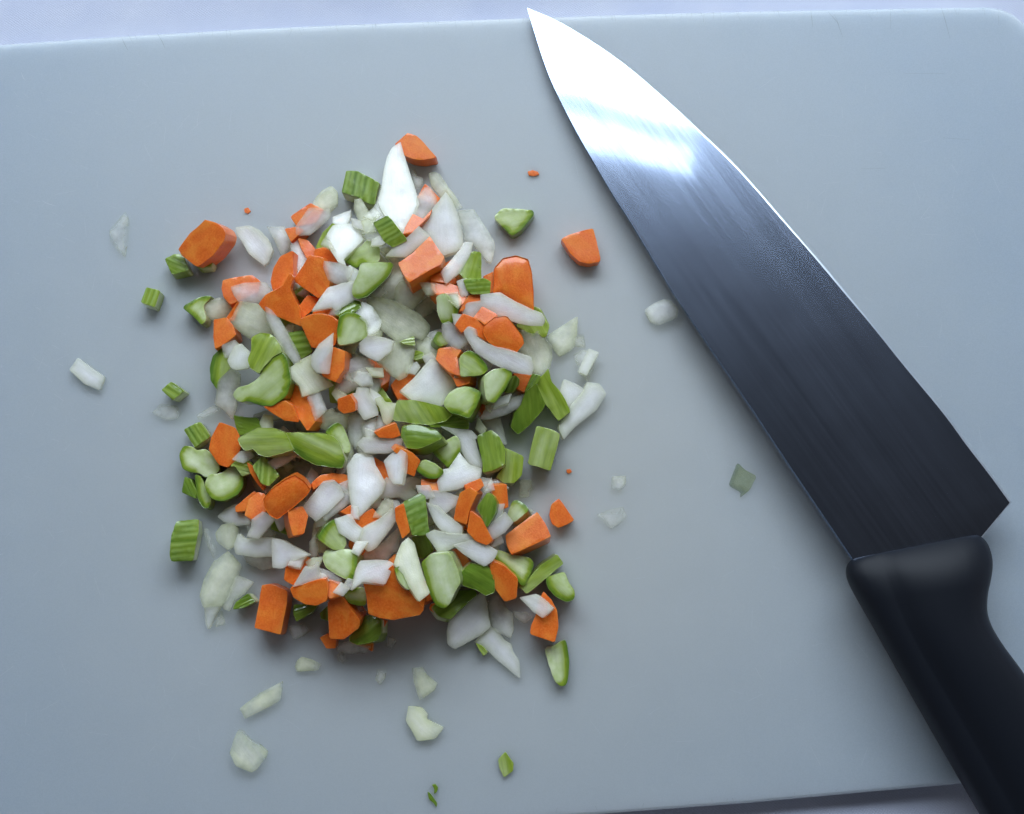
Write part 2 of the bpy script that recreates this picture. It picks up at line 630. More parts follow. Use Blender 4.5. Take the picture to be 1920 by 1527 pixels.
# ---------------------------------------------------------------- the chopped vegetables
def piece_mesh(name, poly, kind, flag, d, seed):
    rnd = random.Random(seed)
    T = d['T']
    P0 = np.array(poly, float)
    nxt = np.roll(P0, -1, 0)
    area = abs(0.5 * np.sum(P0[:, 0] * nxt[:, 1] - P0[:, 1] * nxt[:, 0]))
    size = math.sqrt(area)
    if kind == 'c':
        P = soften(P0, 0.06, 0.16)
    elif kind == 's':
        P = soften(soften(P0, 0.2, 0.55), 0.25, 0.3) if flag in ('cut',) else soften(P0, 0.10, 0.25)
    else:
        P = soften(P0, 0.04, 0.10)
    step = min(0.8, max(0.25, size / 9))
    ring = resample(P, step)
    n = len(ring)
    sd = seed * 7.31
    # ragged hand-cut outline
    amp = {'c': 0.055, 's': 0.09, 'o': 0.075}[kind]
    amp *= min(1, size / 6)
    tan = np.roll(ring, -1, 0) - np.roll(ring, 1, 0)
    tan /= np.hypot(*tan.T)[:, None] + 1e-9
    nor = np.stack([-tan[:, 1], tan[:, 0]], 1)
    for i in range(n):
        x, y = ring[i]
        w = noise.noise(Vector((x * 0.55, y * 0.55, sd))) + 0.5 * noise.noise(Vector((x * 1.7, y * 1.7, sd + 9)))
        ring[i] += nor[i] * w * amp
    r = min({'c': 0.09, 's': 0.10, 'o': 0.06}[kind], T * 0.25, size * 0.06)
    inset = ring + nor * r
    lo, hi = ring.min(0), ring.max(0)
    g = min(0.95, max(0.3, size / 9))
    gxs = np.arange(lo[0], hi[0], g)
    gys = np.arange(lo[1], hi[1], g * 0.866)
    G = np.array([(x + (g / 2 if j % 2 else 0) + rnd.uniform(-.12, .12) * g, y + rnd.uniform(-.12, .12) * g) for j, y in enumerate(gys) for x in gxs])
    A, B = ring, np.roll(ring, -1, 0)
    if len(G):
        G = G[in_poly(G, ring)]
    if len(G):
        G = G[seg_dist(G, A, B) > r + g * 0.45]
    pts = np.vstack([inset, G]) if len(G) else inset
    res = delaunay_2d_cdt([Vector(p) for p in pts], [(i, (i + 1) % n) for i in range(n)], [list(range(n))], 1, 1e-5)
    vv = np.array([(p.x, p.y) for p in res[0]])
    tri = [tuple(f) for f in res[2]]
    idx = {}
    for new, origs in enumerate(res[3]):
        for o_ in origs:
            idx.setdefault(o_, new)
    top_ring = [idx.get(i, 0) for i in range(n)]
    nv = len(vv)
    edge_d = seg_dist(vv, A, B)

    k = d.get('k', 0.0)
    sgn = 1 if rnd.random() < 0.72 else -1
    ymean = float((vv[:, 1] ** 2).mean())
    lim = max(1e-6, float((vv[:, 1] ** 2).max()))
    kk = min(0.030 * k, 1.6 / lim) * sgn

    def bend(x, y):
        b = -kk * (y * y - ymean)
        if kind == 'o':
            b += 0.35 * min(1, size / 8) * noise.noise(Vector((x * 0.16, y * 0.16, sd)))
        return b

    dome = d.get('dome', 0.0) * (0.45 if kind == 's' else 0.7)
    ridged = kind == 's' and flag == 'skin'
    faint = kind == 's' and flag in ('dark', 'inner')
    per = 1.35 + 0.7 * rnd.random()

    def top_z(x, y, ed):
        z = T + bend(x, y)
        if kind == 'o':
            z -= 0.05 * T * math.exp(-ed / 0.3)
        if dome:
            z += dome * (1 - math.exp(-ed / 1.6)) - dome * 0.5
        if ridged:
            ph = y / per + 0.75 * noise.noise(Vector((x * 0.06, y * 0.28, sd)))
            z += 0.20 * (0.6 + 0.6 * abs(noise.noise(Vector((sd, y * 0.5, 2.0))))) * (abs(math.sin(math.pi * ph)) ** 0.7 - 0.6)
            z -= 0.02 * y * y
        elif faint:
            z += 0.075 * math.sin(2 * math.pi * (y + 0.5 * noise.noise(Vector((x * 0.08, y * 0.5, sd)))) / 1.05)
        a = {'c': 0.05, 's': 0.06, 'o': 0.07}[kind]
        z += a * noise.noise(Vector((x * 0.4, y * 0.4, sd + 3))) + 0.03 * noise.noise(Vector((x * 1.6, y * 1.6, sd + 5)))
        return z

    verts = []
    for (x, y), e_ in zip(vv, edge_d):
        verts.append((x, y, top_z(x, y, e_)))
    # side wall rings
    tx, ty = rnd.uniform(-.5, .5) * min(1, T / 6), rnd.uniform(-.5, .5) * min(1, T / 6)
    sc = 1 + rnd.uniform(-.05, .03) if T > 2 else 1.0
    levels = [T * 0.90, T * 0.45, T * 0.08] if kind == 'o' else [T - r * 0.55, T * 0.66, T * 0.33, r * 0.6] if T > 2.2 else [T - r * 0.55, r * 0.5]
    rings_idx = [top_ring]
    for li, z in enumerate(levels):
        f = 1 - z / T
        base = len(verts)
        for i in range(n):
            x, y = ring[i]
            if ridged and li < len(levels) - 1:
                pass
            q = np.array([x, y]) * (1 + (sc - 1) * f) + np.array([tx, ty]) * f
            q = q - nor[i] * (0.05 * noise.noise(Vector((x * .7, y * .7, z + sd))) + (0.06 * math.sin(math.pi * f) if kind != 'o' else 0))
            zz = z + bend(x, y)
            if ridged and li == 0:
                zz += -0.02 * y * y + 0.10 * math.sin(2 * math.pi * y / per)
            verts.append((q[0], q[1], zz))
        rings_idx.append([base + i for i in range(n)])
    # underside
    base = len(verts)
    for (x, y), e_ in zip(vv, edge_d):
        q = np.array([x, y]) * sc + np.array([tx, ty])
        verts.append((q[0], q[1], bend(x, y) + 0.0))
    rings_idx.append([base + i for i in top_ring])
    faces = [t for t in tri]
    for a, b in zip(rings_idx[:-1], rings_idx[1:]):
        for i in range(n):
            j = (i + 1) % n
            q = [a[i], a[j], b[j], b[i]]
            if len(set(q)) == 4:
                faces.append(tuple(q))
    faces += [tuple(base + v for v in reversed(t)) for t in tri]
    me = mesh_from(name, [(x * MM, y * MM, z * MM) for x, y, z in verts], faces, True, 24)
    if kind == 'o':
        thin = np.ones(len(verts))
        thin[:nv] = np.exp(-edge_d / 1.5) * 0.9
        thin[base:] = thin[:nv]
        at = me.attributes.new('thin', 'FLOAT', 'POINT')
        at.data.foreach_set('value', thin.astype(np.float32))
    if kind == 's':
        V = np.array(verts)
        xy = V[:, :2]
        skin = np.full(len(V), {'skin': 0.62, 'inner': 0.45, 'dark': 0.80, 'cut': 0.15}[flag])
        if d.get('dk'):
            skin += 0.22
        rib = np.zeros(len(V))
        if flag == 'cut':
            # the cut face: pale pith, deepening to the outer rind
            skin += 0.10 * np.clip(seg_dist(xy, P0, np.roll(P0, -1, 0)) < 0.8, 0, 1)
        if d.get('e'):
            ee = np.array(d['e'])
            ds = seg_dist(xy, P0[ee], P0[(ee + 1) % len(P0)])
            add = np.exp(-(ds / 1.25) ** 1.3) * 0.78
            skin = np.maximum(skin, np.minimum(0.95, skin + add))
            wall = np.zeros(len(V), bool)
            wall[nv:base] = True
            skin[wall & (ds < 1.0)] = 0.85
            if d.get('dots'):
                for q in resample(P0, 2.1):
                    if seg_dist(q[None], P0[ee], P0[(ee + 1) % len(P0)])[0] < 0.4:
                        c = q * 0.80
                        skin = np.maximum(skin, 0.55 * np.exp(-(((xy - c) ** 2).sum(1)) / 0.35))
        if ridged:
            for i in range(nv):
                x, y = vv[i]
                ph = y / per + 0.75 * noise.noise(Vector((x * 0.06, y * 0.28, sd)))
                s_ = abs(math.sin(math.pi * ph))
                rib[i] = max(0.0, s_ ** 2 - 0.45) * 0.55
                skin[i] += 0.30 * (1 - s_) ** 1.5
            skin[nv:base] = 0.48
        if flag in ('skin', 'inner', 'dark') and T > 2:
            # the two ends cut across the fibres show paler flesh
            for li in range(1, len(levels)):
                for i in range(n):
                    if abs(nor[i][0]) > 0.72:
                        skin[nv + li * n + i] = 0.12
        if flag == 'skin':
            pass
        for an, data in (('skin', np.clip(skin, 0, 1)), ('rib', np.clip(rib, 0, 1))):
            at = me.attributes.new(an, 'FLOAT', 'POINT')
            at.data.foreach_set('value', data.astype(np.float32))
    return me


def build_pieces():
    names = {'c': ('carrot_piece', 'carrot', 'chopped carrot pieces'),
             'o': ('onion_piece', 'onion', 'chopped onion pieces'),
             's': ('celery_piece', 'celery', 'chopped celery pieces')}
    buried = {'c': 'carrot pieces buried in the heap', 'o': 'onion pieces buried in the heap', 's': 'celery pieces buried in the heap'}
    for i, (kind, flag, loc, ax, n, d, poly, label, low) in enumerate(PIECES):
        nm, cat, grp = names[kind]
        me = piece_mesh(nm, poly, kind, flag, d, i + 1)
        mat = CARROT if kind == 'c' else ONION[flag] if kind == 'o' else (CELERY_FILM if d.get('ft') else CELERY)
        o = link(nm, me, mat, None, frame(Vector(loc) * MM, ax, n))
        tag(o, label, cat, buried[kind] if low else grp)


